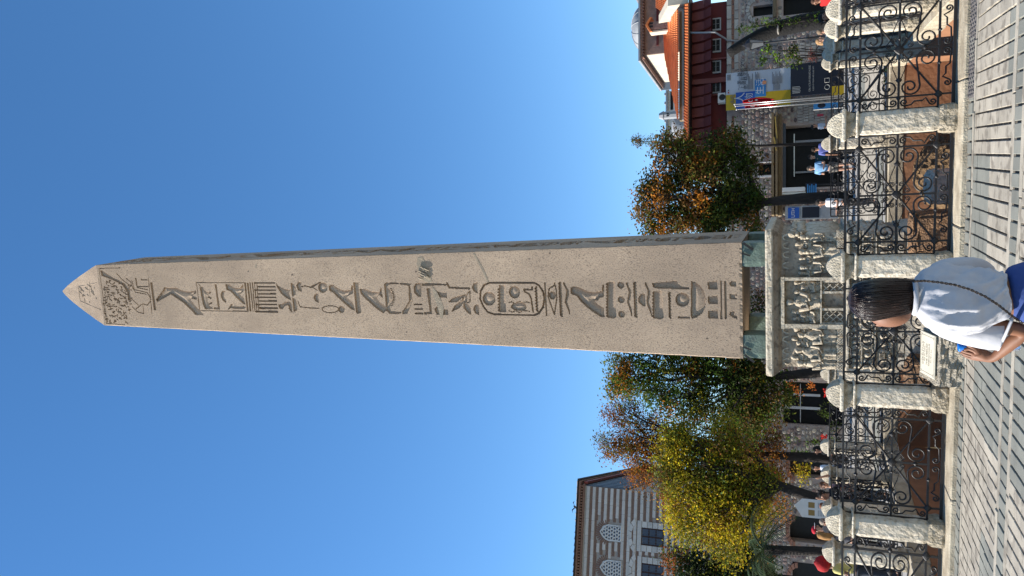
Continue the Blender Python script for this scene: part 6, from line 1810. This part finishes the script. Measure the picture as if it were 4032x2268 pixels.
def person(label, x, y, Y, face, shirt, pants, hair, skin='light', arms=('down', 'down'), hairstyle='short', extra=None, h=None, group='visitors behind the railings', shorts=False):
    P = at_y(x, y, Y); H_ = h or (P[2] - GZ)
    H_ = max(1.30, min(1.85, H_))
    root = thing('person', (P[0], Y, GZ), face, label, 'person', group)
    s = H_
    hand = {}
    J = {'pelvis': (0, 0, .53 * s, .075 * s, .055 * s), 'waist': (0, 0, .62 * s, .065 * s, .05 * s), 'chest': (0, -.005 * s, .735 * s, .078 * s, .058 * s), 'neckb': (0, 0, .815 * s, .035 * s), 'neck': (0, -.004 * s, .85 * s, .030 * s),
         'jaw': (0, -.014 * s, .878 * s, .040 * s, .046 * s), 'brow': (0, -.008 * s, .925 * s, .047 * s, .055 * s), 'crown': (0, 0, .955 * s, .036 * s, .042 * s)}
    B = [('pelvis', 'waist'), ('waist', 'chest'), ('chest', 'neckb'), ('neckb', 'neck'), ('neck', 'jaw'), ('jaw', 'brow'), ('brow', 'crown')]
    T = dict(J); TB = [('pelvis', 'waist'), ('waist', 'chest'), ('chest', 'neckb')]
    for sd, pose in ((-1, arms[0]), (1, arms[1])):
        n = 'L' if sd < 0 else 'R'
        sh = np.array([sd * .105 * s, 0, .795 * s])
        el, wr = {'down': (sh + np.array([sd * .03, .02, -.175]) * s, sh + np.array([sd * .035, -.02, -.33]) * s),
                  'front': (sh + np.array([sd * .03, -.01, -.165]) * s, sh + np.array([-sd * .03, -.14, -.15]) * s),
                  'face': (sh + np.array([sd * .06, -.10, -.12]) * s, sh + np.array([-sd * .035, -.20, .06]) * s),
                  'up': (sh + np.array([sd * .09, -.12, .02]) * s, sh + np.array([sd * .06, -.20, .17]) * s),
                  'side': (sh + np.array([sd * .14, -.05, -.06]) * s, sh + np.array([sd * .26, -.12, -.02]) * s)}[pose]
        J['sh' + n] = (*sh, .036 * s); J['el' + n] = (*el, .026 * s); J['wr' + n] = (*wr, .017 * s)
        d = (wr - el) / np.linalg.norm(wr - el); hd_ = wr + d * .05 * s; J['ha' + n] = (*hd_, .020 * s, .011 * s); J['fi' + n] = (*(hd_ + d * .04 * s), .013 * s, .008 * s)
        th = np.cross(d, [0, 0, 1]); th = th / (np.linalg.norm(th) + 1e-6)
        J['thb' + n] = (*(wr + d * .035 * s + th * .022 * s), .007 * s)
        B += [('chest', 'sh' + n), ('sh' + n, 'el' + n), ('el' + n, 'wr' + n), ('wr' + n, 'ha' + n), ('ha' + n, 'fi' + n), ('ha' + n, 'thb' + n)]
        m_ = sh + (el - sh) * 0.75
        T['sh' + n] = (*sh, .046 * s); T['sl' + n] = (*m_, .040 * s); TB += [('chest', 'sh' + n), ('sh' + n, 'sl' + n)]
        J['hip' + n] = (sd * .052 * s, 0, .50 * s, .055 * s); J['kn' + n] = (sd * .055 * s, -.012 * s, .285 * s, .036 * s); J['an' + n] = (sd * .055 * s, .01 * s, .045 * s, .024 * s); J['to' + n] = (sd * .06 * s, -.075 * s, .022 * s, .025 * s, .02 * s)
        B += [('pelvis', 'hip' + n), ('hip' + n, 'kn' + n), ('kn' + n, 'an' + n), ('an' + n, 'to' + n)]
    link('body', skin_mesh('body', J, B, SKIN[skin]), root)
    for k in ('pelvis', 'waist', 'chest', 'neckb'):
        T[k] = (*T[k][:3], T[k][3] * 1.17 + .004, (T[k][4] if len(T[k]) > 4 else T[k][3]) * 1.22 + .004)
    T['pelvis'] = (0, 0, .51 * s, .088 * s, .07 * s)
    for k in ('neck', 'jaw', 'brow', 'crown'): T.pop(k)
    link('shirt', skin_mesh('shirt', T, TB, cl(shirt)), root)
    Q = {'pelvis': (0, 0, .54 * s, .085 * s, .066 * s)}; QB = []
    for sd in (-1, 1):
        n = str(sd)
        Q['hip' + n] = (sd * .054 * s, 0, .495 * s, .066 * s); Q['kn' + n] = (sd * .057 * s, -.01 * s, (.32 if shorts else .285) * s, .052 * s)
        QB += [('pelvis', 'hip' + n), ('hip' + n, 'kn' + n)]
        if not shorts: Q['an' + n] = (sd * .057 * s, .01 * s, .05 * s, .042 * s); QB.append(('kn' + n, 'an' + n))
    link('trousers', skin_mesh('trousers', Q, QB, cl(pants)), root)
    for sd in (-1, 1): MB().ball((sd * .06 * s, -.035 * s, .028 * s), .032 * s, .075 * s, .030 * s, 8, 6).obj('shoe', cl((0.03, 0.03, 0.035)), root, smooth=True)
    # face and hair
    f = MB(); f.ball((0, -.066 * s, .905 * s), .009 * s, .014 * s, .016 * s, 6, 5); f.ball((0, -.052 * s, .880 * s), .016 * s, .008 * s, .005 * s, 6, 4)
    for sd in (-1, 1): f.ball((sd * .049 * s, 0, .908 * s), .007 * s, .014 * s, .020 * s, 6, 5)
    f.obj('face', SKIN[skin], root, smooth=True)
    for sd in (-1, 1): MB().ball((sd * .019 * s, -.056 * s, .920 * s), .008 * s, .005 * s, .006 * s, 6, 4).obj('eye', M['eye'], root)
    hm = cl(hair); hb = MB()
    if hairstyle == 'afro':
        hb.ball((0, .015 * s, .945 * s), .105 * s, .105 * s, .10 * s, 16, 12)
        hb.v = [(q[0] * (1 + .06 * nz(q, 14)), q[1] * (1 + .06 * nz(q, 14, 3)), q[2] + .02 * nz(q, 12, 5)) for q in hb.v]
    else:
        hb.ball((0, .010 * s, .942 * s), .054 * s, .060 * s, .046 * s, 12, 8)
        if hairstyle == 'long':
            hb.tube([(0, .03 * s, .95 * s), (0, .045 * s, .89 * s), (0, .045 * s, .82 * s), (0, .05 * s, .755 * s)], [.045 * s, .052 * s, .05 * s, .03 * s], 10)
        elif hairstyle == 'curly':
            for k in range(26):
                an = k * 2.4; hb.ball((.055 * s * math.cos(an), .012 * s + .055 * s * math.sin(an) * (1 if math.sin(an) > -0.3 else .3), (.90 + .075 * ((k * 7) % 13) / 13) * s), .022 * s, .022 * s, .022 * s, 6, 5)
    hb.obj('hair', hm, root, smooth=True)
    if extra: extra(root, s)
    return root
def cap_on(c, c2):
    def f(root, s):
        cp_ = MB().ball((0, .004 * s, .955 * s), .060 * s, .066 * s, .042 * s, 12, 8).obj('cap', cl(c), root, smooth=True)
        MB().lathe([(.05 * s, 0), (.058 * s, .004 * s), (.05 * s, .008 * s)], (0, -.055 * s, .945 * s), 12, 0.95, 1.1).obj('peak', cl(c2), cp_)
    return f
def bag_on(c):
    def f(root, s): MB().bbox(-.07 * s, .07 * s, .065 * s, .145 * s, .60 * s, .80 * s, .03 * s).obj('backpack', cl(c), root)
    return f
def glasses(root, s):
    g_ = MB()
    for sd in (-1, 1): g_.ball((sd * .021 * s, -.062 * s, .918 * s), .017 * s, .005 * s, .012 * s, 8, 5)
    g_.obj('sunglasses', M['black'], root)
def folder(root, s): MB().bbox(.02, .26, -.40, -.38, .80 * s - .16, .80 * s + .06, .006).obj('red_folder', cl((0.42, 0.03, 0.05)), root)
BLK, WHT = (0.015, 0.015, 0.018), (0.70, 0.70, 0.72)
F_, A_ = 0.0, math.pi                      # facing the camera, facing away
person('person in red top at the far right edge behind the side fence', 3190, 8, 24, R(-70), (0.55, 0.02, 0.02), BLK, (0.10, 0.05, 0.03), 'tan', ('down', 'side'))
person('dark haired person in mauve top raising a hand to the face by the right fence', 3216, 72, 15.6, F_, (0.20, 0.13, 0.16), BLK, (0.015, 0.012, 0.012), 'tan', ('down', 'face'), 'long')
person('person with bright blue backpack behind the shaded post', 3212, 127, 21, A_, (0.55, 0.55, 0.6), BLK, (0.25, 0.18, 0.12), 'light', extra=bag_on((0.02, 0.18, 0.50)))
person('fair person in white top left of the blue backpack', 3208, 162, 22, R(40), WHT, (0.18, 0.10, 0.08), (0.42, 0.25, 0.12), 'light', ('front', 'down'), 'long')
person('person in white shirt with red folder in the museum doorway', 3190, 500, 31, R(60), (0.62, 0.64, 0.70), BLK, (0.02, 0.018, 0.015), 'tan', ('front', 'front'), extra=folder)
person('person in violet blue shirt seen from behind at the museum door', 3192, 590, 29, A_, (0.16, 0.18, 0.48), BLK, (0.03, 0.02, 0.015), 'tan', ('front', 'down'))
person('person in dark teal top beside the violet shirt', 3178, 620, 31, R(-40), (0.012, 0.055, 0.07), BLK, (0.05, 0.03, 0.02), 'light', ('front', 'down'))
person('walking person in light blue shirt and shorts before the museum door', 3174, 664, 30, R(-30), (0.22, 0.42, 0.68), (0.20, 0.18, 0.16), (0.10, 0.08, 0.06), 'light', ('front', 'front'), shorts=True)
person('short haired person in white shirt with dark bag right of the pedestal', 3208, 800, 21.3, R(-75), (0.66, 0.67, 0.72), BLK, (0.06, 0.045, 0.035), 'light', ('front', 'front'), extra=bag_on(BLK))
person('person in black clothes between the left creepers', 3196, 1772, 25, R(-60), BLK, BLK, (0.02, 0.018, 0.015), 'tan', ('down', 'front'), 'long')
person('dark haired person in white and blue top before the yellow shrub', 3190, 1838, 24, R(-70), (0.58, 0.64, 0.74), (0.03, 0.04, 0.08), (0.02, 0.018, 0.015), 'tan', ('down', 'front'), 'long')
person('person with both bare arms raised over the left fence', 3222, 1908, 18.6, F_, (0.10, 0.08, 0.14), BLK, (0.10, 0.05, 0.03), 'light', ('up', 'up'), extra=glasses)
person('curly dark haired person next to the raised arms', 3216, 1948, 18.3, R(-20), BLK, BLK, (0.03, 0.025, 0.022), 'tan', ('down', 'down'), 'curly')
person('auburn haired person half hidden before the information board', 3222, 1990, 18.2, R(30), (0.10, 0.14, 0.30), BLK, (0.22, 0.08, 0.04), 'light', ('down', 'down'), 'long')
person('person with sunglasses right of the red cap', 3222, 2052, 18.2, R(20), (0.30, 0.32, 0.36), BLK, (0.35, 0.28, 0.22), 'light', extra=glasses)
person('person wearing a red and white cap behind the left front post', 3194, 2084, 20.5, R(80), (0.35, 0.28, 0.25), BLK, (0.06, 0.04, 0.03), 'light', extra=cap_on((0.55, 0.01, 0.03), WHT))
person('person with long light brown hair seen from behind at left post', 3212, 2104, 17.4, A_, (0.12, 0.12, 0.14), BLK, (0.36, 0.18, 0.06), 'light', hairstyle='long')
person('person in bright blue shirt with dark shoulder strap at far left', 3204, 2166, 25, A_, (0.03, 0.25, 0.62), BLK, (0.10, 0.06, 0.05), 'tan', extra=bag_on(BLK))
person('person with big red hair and pale yellow top at the left edge', 3222, 2222, 16.2, R(-100), (0.70, 0.62, 0.22), (0.03, 0.04, 0.06), (0.40, 0.012, 0.015), 'dark', ('front', 'front'), 'afro')

# ================================================================ the woman in the white shirt, near the camera
YW = 3.4
def wp(x, y, dy=0.0): return at_y(x, y, YW + dy)
wr0 = wp(3800, 1180); WB = np.array([wr0[0], YW, GZ])
wom = thing('person', WB, 0, 'woman with long dark hair and white shirt seen from behind in the foreground', 'person')
def wl(x, y, dy=0.0): return wp(x, y, dy) - WB
hc = wl(3470, 1178)                                     # head centre
neck = wl(3612, 1168, 0.0); chest = wl(3760, 1178); waist = wl(3975, 1165); pel = waist + np.array([0.01, 0, -0.16])
shR, shL = wl(3660, 1086, 0.06), wl(3660, 1262, 0.0)
elL = wl(4040, 1300, 0.05); wrL = wl(3915, 1408, 0.16); haL = wl(3868, 1408, 0.19)
elR = wl(3835, 1056, 0.12); wrR = elR + np.array([-0.12, 0.20, -0.02])
J = {'pelvis': (*pel, .135, .10), 'waist': (*(waist + np.array([.005, .02, -.02])), .088, .070), 'ribs': (*(chest * .5 + waist * .5 + np.array([0, .02, 0])), .090, .070), 'chest': (*(chest + np.array([0, .02, 0])), .098, .072), 'neckb': (*(neck + np.array([0, 0, -.03])), .05), 'neck': (*(neck + np.array([0, 0, .02])), .045),
     'jaw': (*(hc + np.array([-.035, .035, -.065])), .050, .058), 'mid': (*(hc + np.array([-.012, .02, .0])), .068, .082), 'crown': (*(hc + np.array([0, .01, .055])), .058, .066)}
B = [('pelvis', 'waist'), ('waist', 'ribs'), ('ribs', 'chest'), ('chest', 'neckb'), ('neckb', 'neck'), ('neck', 'jaw'), ('jaw', 'mid'), ('mid', 'crown')]
for n, sh, el, wr in (('L', shL, elL, wrL), ('R', shR, elR, wrR)):
    J['sh' + n] = (*(sh + (chest - sh) * .15), .040); J['el' + n] = (*el, .031); J['fa' + n] = (*(el * .55 + wr * .45), .029); J['wr' + n] = (*wr, .020)
    B += [('chest', 'sh' + n), ('sh' + n, 'el' + n), ('el' + n, 'fa' + n), ('fa' + n, 'wr' + n)]
for sd in (-1, 1):
    n = 'l' if sd < 0 else 'r'
    J['hip' + n] = (*(pel + np.array([sd * .085, 0, -.06])), .085); J['kn' + n] = (pel[0] + sd * .08, pel[1], .44, .055); J['an' + n] = (pel[0] + sd * .08, pel[1] - .02, .09, .038); J['toe' + n] = (pel[0] + sd * .085 - .03, pel[1] + .12, .035, .035)
    B += [('pelvis', 'hip' + n), ('hip' + n, 'kn' + n), ('kn' + n, 'an' + n), ('an' + n, 'toe' + n)]
# left hand: palm and five fingers closing on the bottle cap
cap_p = wl(3793, 1366, 0.20)
palm = wl(3862, 1402, 0.185)
J['palm'] = (*palm, .036, .018); B.append(('wrL', 'palm'))
fing = [((3838, 1380), (3812, 1372), (3795, 1380)), ((3832, 1392), (3800, 1384), (3783, 1378)), ((3828, 1402), (3796, 1392), (3780, 1384)), ((3832, 1411), (3804, 1402), (3790, 1394))]
for k, f in enumerate(fing):
    ds = [0.17, 0.18, 0.185] if k else [0.16, 0.165, 0.17]
    pr = 'palm'
    for j, q in enumerate(f):
        nm_ = 'f%d%d' % (k, j)
        J[nm_] = (*wl(q[0], q[1], ds[j] + k * 0.008), .0095 - j * .0012); B.append((pr, nm_)); pr = nm_
J['th0'] = (*wl(3840, 1372, 0.16), .012); J['th1'] = (*wl(3806, 1356, 0.165), .009); B += [('palm', 'th0'), ('th0', 'th1')]
wskin = mat('tan_skin', (0.27, 0.115, 0.058), (0.20, 0.085, 0.044), 12, 0.6, 0.05, spec=0.35)
link('body', skin_mesh('body', J, B, wskin, 0, 2), wom)
fc_ = MB()                                                # cheek, nose and mouth just showing past the hair
fc_.ball(tuple(hc + np.array([-.058, .030, -.032])), .056, .062, .080, 18, 12)
fc_.ball(tuple(hc + np.array([-.102, .060, .0])), .012, .018, .022, 8, 6); fc_.ball(tuple(hc + np.array([-.092, .066, -.058])), .016, .014, .010, 8, 6)
fc_.obj('face', wskin, wom, smooth=True)
MB().ball(tuple(hc + np.array([-.104, .050, .022])), .006, .012, .008, 8, 6).obj('eye', M['eye'], wom)
# hair: a long smooth fall with fine strands
M['hair'] = mat('dark_brown_hair', (0.034, 0.017, 0.012), (0.011, 0.007, 0.006), 70, 0.34, 0.5, 300, spec=0.32, stretch=(1, 1, 0.06), bdist=0.006)
hr_rows = [(3343, 1168, 1200), (3350, 1140, 1222), (3368, 1118, 1240), (3400, 1106, 1262), (3445, 1098, 1268), (3495, 1096, 1258), (3540, 1096, 1250), (3580, 1098, 1240), (3603, 1100, 1226), (3617, 1108, 1210)]
rings = []
for i, (x, y0, y1) in enumerate(hr_rows):
    pL, pR = wl(x, y1, -0.06), wl(x, y0, -0.06)
    c_h = (pL + pR) / 2; w_h = abs(pR[0] - pL[0]) / 2
    dpt = [0.03, 0.06, 0.085, 0.10, 0.105, 0.10, 0.085, 0.065, 0.05, 0.03][i]
    ring = []
    for j in range(28):
        an = 2 * math.pi * j / 28
        k = 1 + 0.018 * math.sin(j * 5.3 + i * .2) + (0.02 * math.sin(j * 9.1) if i > 6 else 0)
        ring.append((c_h[0] + w_h * math.cos(an) * k, c_h[1] + 0.055 + dpt * math.sin(an) * k - (0.0 if math.sin(an) < 0 else 0.0), c_h[2] + (0.006 * math.sin(j * 3.7) if i > 7 else 0)))
    rings.append(ring)
hair_o = MB().loft(rings).obj('hair', M['hair'], wom, smooth=True)
for k in range(190):                                       # loose locks over the fall
    u = -0.96 + 1.92 * LR.rand(); pts, rr_ = [], []
    i0 = LR.randint(1, 4); i1 = LR.randint(8, 10)
    for i in range(i0, i1 + 1):
        x, y0, y1 = hr_rows[i]
        pL, pR = wl(x, y1, -0.06), wl(x, y0, -0.06); c_h = (pL + pR) / 2; w_h = abs(pR[0] - pL[0]) / 2
        dpt = [0.03, 0.06, 0.085, 0.10, 0.105, 0.10, 0.085, 0.065, 0.05, 0.03][i]
        uu = u * (1 + 0.03 * math.sin(i + k))
        pts.append((c_h[0] + w_h * uu, c_h[1] + 0.055 - dpt * math.sqrt(max(0, 1 - uu * uu)) - 0.001 - 0.004 * math.sin(k * 1.7) * math.sin(i * 0.8 + k) ** 2, c_h[2])); rr_.append(0.0018 if i < i1 else 0.0006)
    if i1 == 9:
        pts.append((pts[-1][0], pts[-1][1], pts[-1][2] - 0.028 * LR.rand() - 0.004)); rr_.append(0.001)
    MB().tube(pts, rr_, 5).obj('lock', M['hair'], hair_o, smooth=True)
# shirt: body and two wide short sleeves with folds
M['shirt'] = mat('thin_white_cotton', (0.58, 0.575, 0.60), (0.51, 0.505, 0.53), 5, 0.85, 0.35, 30, bdist=0.008)
bs = M['shirt'].node_tree.nodes['Principled BSDF']
bs.inputs['Transmission Weight'].default_value = 0.0
sh_rows = [(3596, 1104, 1238, .050), (3610, 1086, 1254, .065), (3634, 1066, 1278, .085), (3680, 1046, 1300, .098), (3736, 1042, 1312, .104), (3792, 1044, 1314, .106), (3846, 1054, 1304, .105), (3892, 1064, 1288, .102), (3930, 1072, 1270, .100), (3956, 1076, 1258, .098)]
rings = []
NS, NR = 110, 44
TW = R(44)                                                # she is turned to the left: right shoulder farther away
sr = np.array(sh_rows, float); tq = np.linspace(0, len(sr) - 1, NR)
def smooth_col(c): return np.interp(tq, np.arange(len(sr)), sr[:, c])
fine = np.stack([smooth_col(c) for c in range(4)], 1)
for c in range(1, 4):
    for _ in range(3): fine[1:-1, c] = (fine[:-2, c] + fine[1:-1, c] * 2 + fine[2:, c]) / 4
for i, (x, y0, y1, dpt) in enumerate(fine):
    v = i / (NR - 1)
    pL, pR = wl(x, y1), wl(x, y0); c_h = (pL + pR) / 2; w_h = abs(pR[0] - pL[0]) / 2
    w_a = math.sqrt(max(1e-4, w_h ** 2 - (dpt * math.sin(TW)) ** 2)) / math.cos(TW)
    ring = []
    for j in range(NS):
        an = 2 * math.pi * j / NS
        amp = min(1.0, v * 3)
        # slanting folds that run from the shoulders to the hem, uneven creases between them
        f1 = (0.5 + 0.5 * math.sin(an * 7 + v * 5.0 + 1.2 * math.sin(an * 2 + v * 3))) ** 3
        f2 = (0.5 + 0.5 * math.sin(an * 11 - v * 7.5 + 1.5 * math.sin(v * 6 + an))) ** 4
        q3 = (math.cos(an) * 0.2, math.sin(an) * 0.2, v * 0.5)
        dd = amp * (0.011 * f1 + 0.008 * f2 + 0.010 * nz(q3, 9, 3.0) + 0.006 * nz(q3, 22, 7.0)) - 0.006
        zz = c_h[2] + (0.010 * math.sin(an * 3 + 1.0) * max(0, v - 0.85) * 6) + 0.022 * max(0, math.cos(an)) * max(0, v - 0.6) * 2.5
        ca, sa = (w_a + dd) * math.cos(an), (dpt + dd) * math.sin(an)
        ring.append((c_h[0] + ca * math.cos(TW) - sa * math.sin(TW), c_h[1] + ca * math.sin(TW) + sa * math.cos(TW), zz))
    rings.append(ring)
shirt_o = MB().loft(rings, False).obj('shirt', M['shirt'], wom, smooth=True)
def sleeve(pts, rads):
    P = [np.array(p) for p in pts]; mb = MB(); rings = []
    for i, p in enumerate(P):
        t = P[min(i + 1, len(P) - 1)] - P[max(0, i - 1)]; t = t / np.linalg.norm(t)
        a = np.cross(t, [0, 1, 0]); a /= np.linalg.norm(a); b = np.cross(t, a)
        rings.append([tuple(p + (a * math.cos(2 * math.pi * j / 24) + b * math.sin(2 * math.pi * j / 24)) * rads[i] * (1 + (0.07 * math.sin(j * 1.31 + i * 1.7) + 0.05 * math.sin(j * 2.6 - i * 2.3)) * (i > 0))) for j in range(24)])
    o = mb.loft(rings, False).obj('sleeve', M['shirt'], shirt_o, smooth=True)
    md = o.modifiers.new('sub', 'SUBSURF'); md.levels = 1; md.render_levels = 1
    return o
sleeve([wl(3648, 1236, .03), wl(3690, 1268, .03), wl(3770, 1290, .04), wl(3840, 1304, .05), wl(3900, 1316, .05), wl(3936, 1322, .05)], [.022, .054, .060, .062, .063, .060])
sleeve([wl(3650, 1112, .05), wl(3690, 1076, .06), wl(3760, 1066, .09), wl(3822, 1060, .11), wl(3862, 1070, .14), wl(3880, 1086, .17)], [.022, .052, .056, .054, .050, .046])
MB().tube([tuple(wl(3985, 1258, -.10)), tuple(wl(3958, 1320, -.02)), tuple(wl(3930, 1374, .05))], .012, 6, flat=0.5).obj('turned_cuff', M['shirt'], shirt_o, smooth=True)
# collar fold and bag chain
MB().tube([tuple(wl(3600, 1236, -.04)), tuple(wl(3606, 1215, -.075)), tuple(wl(3610, 1170, -.085)), tuple(wl(3604, 1110, -.06))], .010, 6).obj('collar', M['shirt'], shirt_o, smooth=True)
M['chain'] = mat('dark_chain', (0.05, 0.035, 0.025), (0.02, 0.015, 0.012), 30, 0.4, 0.3, 80, metal=0.4)
chp = [(3594, 1108, -.085), (3640, 1106, -.105), (3700, 1112, -.125), (3760, 1122, -.135), (3820, 1140, -.138), (3880, 1168, -.138), (3930, 1200, -.132), (3975, 1236, -.122), (4010, 1262, -.10), (4060, 1290, -.04)]
chn = thing('bag_strap', tuple(WB), 0, None, None); chn.parent = wom; chn.location = (0, 0, 0)
cpts = [wl(*p) for p in chp]
L2 = []
for a, b in zip(cpts[:-1], cpts[1:]):
    for t in np.linspace(0, 1, 8)[:-1]: L2.append(a + (b - a) * t)
lk = None
for k in range(len(L2) - 1):
    q = L2[k]; d = L2[k + 1] - L2[k]; d = d / np.linalg.norm(d)
    sdv = np.cross(d, [0, 1, 0]); sdv /= np.linalg.norm(sdv); sdv = sdv if k % 2 else np.array([0, -1.0, 0]) * 0.6 + sdv * 0.4
    MB().tube([tuple(q + d * .0055 * math.cos(t) * 1.25 + sdv * .0038 * math.sin(t)) for t in np.linspace(0, 2 * math.pi, 9)], .0015, 5).obj('chain_link', M['chain'], chn, smooth=True)
# jeans
jeans = cloth('blue_denim', (0.045, 0.085, 0.28))
Jn = {'w0': (*(waist + np.array([.012, .02, .012])), .108, .090), 'w': (*(waist + np.array([.014, .02, -.016])), .114, .096), 'p': (*pel, .152, .122)}
JB = [('w0', 'w'), ('w', 'p')]
for sd in (-1, 1):
    n = str(sd)
    Jn['h' + n] = (*(pel + np.array([sd * .088, 0, -.09])), .102); Jn['k' + n] = (pel[0] + sd * .085, pel[1], .44, .075); Jn['a' + n] = (pel[0] + sd * .085, pel[1] - .01, .10, .058)
    JB += [('p', 'h' + n), ('h' + n, 'k' + n), ('k' + n, 'a' + n)]
link('jeans', skin_mesh('jeans', Jn, JB, jeans, 2, 2), wom)
for sd in (-1, 1): MB().ball((pel[0] + sd * .085 - .02, pel[1] + .06, .05), .045, .12, .045, 10, 7).obj('shoe', cl((0.5, 0.5, 0.5)), wom, smooth=True)
MB().tube([tuple(np.array(wrL) + np.array([.024 * math.cos(t), .02 * math.sin(t), .012 * math.cos(t) - .012])) for t in np.linspace(0, 2 * math.pi, 15)], .003, 5).obj('bracelet', M['chain'], wom)
# water bottle in her hand
btl = thing('water_bottle', tuple(WB + wl(3855, 1362, 0.20)), 0, 'small clear water bottle with blue cap held in the woman\'s left hand', 'bottle')
btl.rotation_euler = (0, R(-5), 0)
M['clear'] = bpy.data.materials.new('clear_plastic'); M['clear'].use_nodes = True
cb = M['clear'].node_tree.nodes['Principled BSDF']; cb.inputs['Base Color'].default_value = (0.86, 0.90, 0.96, 1); cb.inputs['Roughness'].default_value = 0.08; cb.inputs['Transmission Weight'].default_value = 0.85; cb.inputs['IOR'].default_value = 1.3
zc = (wl(3793, 1366, .2) - wl(3855, 1362, .2))[2]
MB().lathe([(.006, zc - .20), (.028, zc - .195), (.030, zc - .10), (.028, zc - .055), (.016, zc - .030), (.0125, zc - .012), (.0125, zc - .002)], (0, 0, 0), 16).obj('bottle_body', M['clear'], btl, smooth=True)
MB().lathe([(.0195, zc - .026), (.0205, zc - .022), (.0205, zc + .016), (.017, zc + .020), (.004, zc + .021)], (0, 0, 0), 16).obj('cap', pm_('blue_cap', (0.01, 0.17, 0.60), 0.35), btl, smooth=True)
